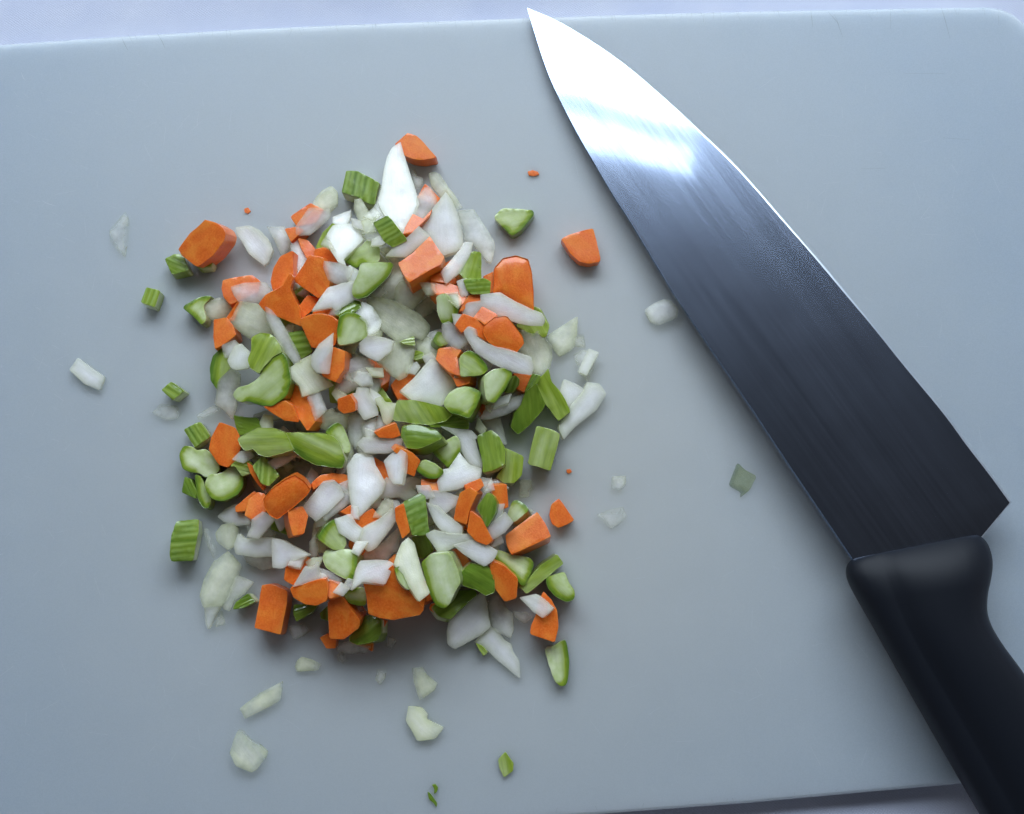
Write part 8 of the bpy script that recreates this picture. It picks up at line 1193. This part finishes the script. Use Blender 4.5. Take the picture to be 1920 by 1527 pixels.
('o','wp',[-31.57,-19.78,15.05],[-0.051,-0.996,0.075],[-0.297,0.087,0.951],{'T':2.16,'k':0.6},[[0.6,-2.7],[3.1,-1.7],[4.9,-0.2],[5.0,2.5],[0.6,2.9],[-3.9,2.9],[-5.0,1.3],[-3.7,-1.6],[-1.6,-3.5]],'pinkish onion tongue hanging left of the yellow orange carrot',0),
('o','wp',[-36.82,-12.33,7.71],[-0.999,0.032,0.029],[0.023,-0.178,0.984],{'T':2.52,'k':0.5},[[4.6,2.5],[-1.6,2.3],[-3.4,1.7],[-5.7,0.5],[-6.0,-2.2],[-0.2,-2.3],[5.3,-2.2],[7.2,-0.2]],"flat white onion bar in the heap's centre with a pointed left end",0),
('o','wp',[-51.83,-27.64,9.63],[-0.595,-0.803,0.041],[0.129,-0.045,0.991],{'T':2.52,'k':0.4},[[7.0,1.8],[3.0,2.9],[-3.5,3.7],[-4.9,0.5],[-5.3,-1.6],[-3.0,-3.6],[6.7,-3.7]],'lilac white onion rectangle left of the large shield shaped onion',0),
('o','wn',[-44.72,-36.8,11.46],[-0.772,0.633,0.049],[0.135,0.088,0.987],{'T':2.16,'k':0.6},[[1.8,2.9],[-0.2,2.6],[-3.5,2.1],[-3.8,-0.5],[-2.8,-2.4],[-0.0,-2.3],[3.0,-3.4],[5.4,0.8]],"crumpled white onion wing at the lower left of the shield shaped onion's tip",0),
('o','wn',[-38.1,-37.28,10.74],[-0.673,-0.735,0.085],[0.181,-0.052,0.982],{'T':2.52,'k':0.6},[[2.8,-2.7],[5.0,-1.6],[5.3,0.7],[5.2,2.5],[3.0,3.2],[-4.0,2.5],[-6.9,1.8],[-8.1,-1.2],[-3.6,-1.7],[1.3,-3.4]],"white onion wing rising right of the crumpled wing, below the shield's tip",0),
('c','',[-62.75,-25.66,8.96],[-0.803,-0.592,-0.068],[0.097,-0.241,0.966],{'T':10.0,'dome':1.0},[[6.4,-0.8],[6.5,1.8],[5.5,3.8],[0.1,3.7],[-4.6,3.3],[-6.6,2.6],[-6.6,-0.2],[-5.6,-3.3],[-2.2,-3.9],[1.9,-3.9],[5.2,-3.1]],'thick bright carrot disc in the left half, below the ribbed celery',0),
('o','wn',[-72.87,-40.13,3.87],[-0.988,0.131,-0.077],[-0.094,-0.134,0.986],{'T':2.52,'k':0.4},[[5.2,0.6],[4.3,3.2],[-1.7,3.3],[-6.8,2.5],[-6.0,-2.9],[-1.7,-2.3],[2.4,-1.6],[4.3,-2.8]],'white onion rectangle with an upturned corner at the lower left',0),
('o','wp',[-55.22,-48.3,15.28],[-0.753,-0.658,-0.027],[0.202,-0.269,0.942],{'T':1.8},[[0.7,2.8],[-1.3,3.3],[-4.0,-0.8],[-1.4,-1.0],[-0.4,-2.3],[0.8,-1.9],[5.8,-0.2]],'white onion flag pointing left on the lower left carrot half slice',0),
('c','',[-45.43,-57.87,2.18],[0.121,-0.966,-0.229],[-0.097,-0.241,0.966],{'T':10.0},[[-0.1,-4.0],[5.8,-4.4],[6.4,-0.4],[3.7,4.0],[1.7,4.9],[-2.5,2.3],[-4.8,1.2],[-5.8,-0.0],[-4.3,-3.6]],'pointed carrot chunk at the bottom edge with a lit upper tip',0),
('o','wp',[-37.98,-48.52,18.26],[-0.871,-0.434,0.228],[0.204,0.102,0.974],{'T':2.16,'k':0.4},[[3.3,1.6],[-1.7,4.8],[-6.3,0.9],[-5.5,-0.6],[-2.2,-2.5],[1.7,-4.0],[3.6,-2.4],[7.0,2.2]],'lilac onion petal draped over the top of the huge pyramid carrot',0),
('o','wg',[-27.91,-47.47,16.46],[-0.317,0.942,-0.111],[0.256,0.197,0.946],{'T':2.52,'k':0.6},[[4.5,2.6],[1.6,4.5],[-1.2,2.8],[-5.0,2.3],[-9.9,0.7],[-8.4,-3.0],[-3.2,-2.7],[0.5,-2.8],[6.0,-3.0],[8.1,-1.8],[7.0,0.5]],'long greenish white onion blade right of the huge pyramid carrot',0),
('s','cut',[-17.39,-49.74,7.0],[0.271,-0.957,-0.103],[-0.147,-0.147,0.978],{'T':9.0,'e':[1,0,9]},[[1.7,-4.6],[5.3,-3.9],[7.1,-1.9],[6.3,0.1],[3.5,2.4],[1.3,4.8],[-3.0,4.8],[-7.3,3.9],[-8.4,-1.1],[-6.6,-4.6]],'big celery block with a grooved left side, lower right of the heap',0),
('o','wn',[-18.44,-34.19,10.89],[-0.729,0.681,0.063],[-0.019,-0.112,0.993],{'T':2.16,'k':0.4},[[2.3,2.2],[-0.9,2.7],[-3.8,1.7],[-5.9,-0.7],[-4.5,-2.3],[0.7,-1.7],[4.3,-1.7],[7.7,-0.2]],'smooth white onion tongue below the shiny pinkish chip',0),
('o','wn',[-17.16,-39.26,11.05],[-0.997,0.036,0.064],[0.054,-0.231,0.971],{'T':2.16},[[4.6,1.4],[2.8,4.1],[-1.4,1.8],[-4.1,0.3],[-7.0,0.5],[-6.2,-1.9],[-0.0,-2.0],[4.5,-2.8],[7.0,-1.5]],'crinkled white onion leaf above the big grooved celery block',0),
('o','wp',[-9.24,-42.79,10.77],[-0.959,0.274,0.068],[0.033,-0.129,0.991],{'T':2.16,'k':0.4},[[3.7,1.6],[0.2,2.6],[-2.7,3.2],[-4.6,0.8],[-5.1,-2.0],[-1.7,-2.9],[2.6,-3.1],[7.5,-0.1]],'lilac onion strip sloping right beside the crinkled white leaf',0),
('o','wp',[-38.58,15.0,11.6],[-0.992,-0.101,-0.074],[-0.057,-0.161,0.985],{'T':2.52,'k':0.6},[[4.6,0.8],[2.2,2.7],[-0.4,4.2],[-4.4,1.6],[-5.4,-1.2],[-2.2,-2.7],[1.4,-3.7],[4.3,-1.8]],'lilac white onion flap in the upper centre with a rounded left end',0),
('o','wn',[-24.16,4.32,5.78],[0.765,0.623,-0.16],[0.239,-0.044,0.97],{'T':2.88,'k':0.4},[[-1.6,4.9],[-7.5,4.3],[-6.2,-0.5],[-4.7,-1.6],[-0.5,-6.5],[0.9,-6.5],[7.2,-3.9],[6.7,3.2],[5.6,6.6]],'large pale onion trapezoid above the long celery stick',0),
('o','wn',[-42.49,0.04,8.52],[-0.533,0.825,0.189],[0.165,-0.118,0.979],{'T':2.16,'k':0.4},[[0.8,2.9],[-1.0,2.8],[-4.8,2.7],[-5.8,-1.7],[-4.0,-2.4],[1.3,-2.8],[2.4,-3.5],[4.3,-0.7],[3.2,0.4],[3.6,2.3]],'white notched onion tile at the dead centre of the heap',0),
('o','wg',[-36.35,-2.08,7.01],[-0.312,0.937,0.158],[0.193,-0.101,0.976],{'T':2.16},[[0.5,1.5],[-3.1,1.8],[-4.8,0.7],[-3.1,-1.4],[0.6,-3.9],[2.1,-0.6],[4.0,-0.2],[3.9,2.1]],'forked white onion shred at the left end of the long celery stick',0),
('s','inner',[-54.93,-13.05,5.0],[-0.911,0.41,0.041],[-0.0,-0.1,0.995],{'T':8.0,'dome':0.8,'e':[6,5,4,3,2]},[[9.4,-0.4],[8.6,1.4],[5.2,3.4],[1.6,4.2],[-2.2,4.3],[-5.3,3.4],[-9.2,2.2],[-9.1,-0.3],[-5.9,-3.7],[-3.4,-5.0],[0.4,-4.4],[3.8,-2.9],[6.1,-2.1]],'smooth curved celery boat in the left middle with a dark lower rim',0),
('s','cut',[-69.21,4.93,6.91],[-0.777,-0.614,-0.139],[-0.099,-0.099,0.99],{'T':8.0,'e':[0,14,13,12,11,10,9,8],'dots':1},[[-6.6,-4.2],[-3.1,-3.5],[-1.5,-2.2],[0.7,-1.8],[4.0,-2.4],[6.0,-3.6],[8.6,-3.1],[8.8,-0.3],[6.1,1.6],[4.6,4.1],[1.9,6.9],[-3.3,7.3],[-6.8,4.7],[-9.4,-0.2],[-10.1,-3.2]],'hook shaped celery cross section with white pith at the left of the heap',0),
('s','inner',[-69.12,12.73,8.9],[-0.426,-0.904,-0.043],[-0.13,0.014,0.991],{'T':7.0,'dome':0.8},[[0.9,-3.3],[3.5,-3.1],[5.4,-1.5],[5.9,1.8],[3.4,2.3],[-0.0,3.3],[-2.2,5.1],[-3.9,3.6],[-5.7,0.1],[-4.8,-3.3],[-2.5,-5.1]],'smooth leaf green celery lobe above the hook shaped cross section',0),
('o','wg',[-58.29,6.58,10.91],[0.622,-0.764,-0.171],[0.236,-0.025,0.972],{'T':2.16,'k':0.7},[[-1.6,-3.9],[0.8,-3.4],[3.9,-4.7],[5.4,-0.6],[6.7,4.5],[0.4,2.8],[-1.7,3.1],[-4.2,5.1],[-4.9,1.2],[-4.8,-4.1]],'greenish white folded onion triangle right of the hook shaped celery',0),
('c','',[-49.17,10.1,7.32],[-0.36,-0.924,-0.131],[-0.131,-0.089,0.987],{'T':8.0},[[1.1,-3.9],[4.1,-1.8],[4.4,2.5],[-0.0,3.5],[-4.8,1.9],[-4.7,-2.1]],'carrot chunk directly right of the sharp white onion spike',0),
('o','tn',[-65.16,-16.91,8.45],[-0.959,-0.283,0.033],[0.105,-0.244,0.964],{'T':1.5},[[2.3,1.8],[-1.6,1.1],[-5.3,-0.4],[0.6,-1.7],[3.9,-0.9]],'clear onion shaving over the deep ribbed celery chunk',0),
('o','wn',[-41.68,-22.25,6.76],[0.051,0.982,-0.18],[0.16,0.17,0.972],{'T':3.24,'k':0.6},[[-3.0,4.5],[-8.0,3.3],[-12.3,1.0],[-4.3,-5.2],[-1.4,-6.1],[1.9,-4.0],[4.0,-2.6],[6.7,-1.7],[7.2,1.7],[6.6,3.6],[2.6,5.5]],'large shield shaped white onion piece in the centre of the heap',0),
('o','wn',[-53.16,11.77,15.18],[-0.351,-0.916,-0.194],[0.024,-0.217,0.976],{'T':2.16,'k':0.6},[[-2.8,-2.0],[1.2,-2.9],[3.5,-2.0],[4.9,0.4],[4.0,3.7],[-3.3,2.1],[-7.5,0.7]],'sharp white onion spike standing over a carrot left of the centre',0),
]


build_cloth()
build_board()
build_knife()
build_pieces()
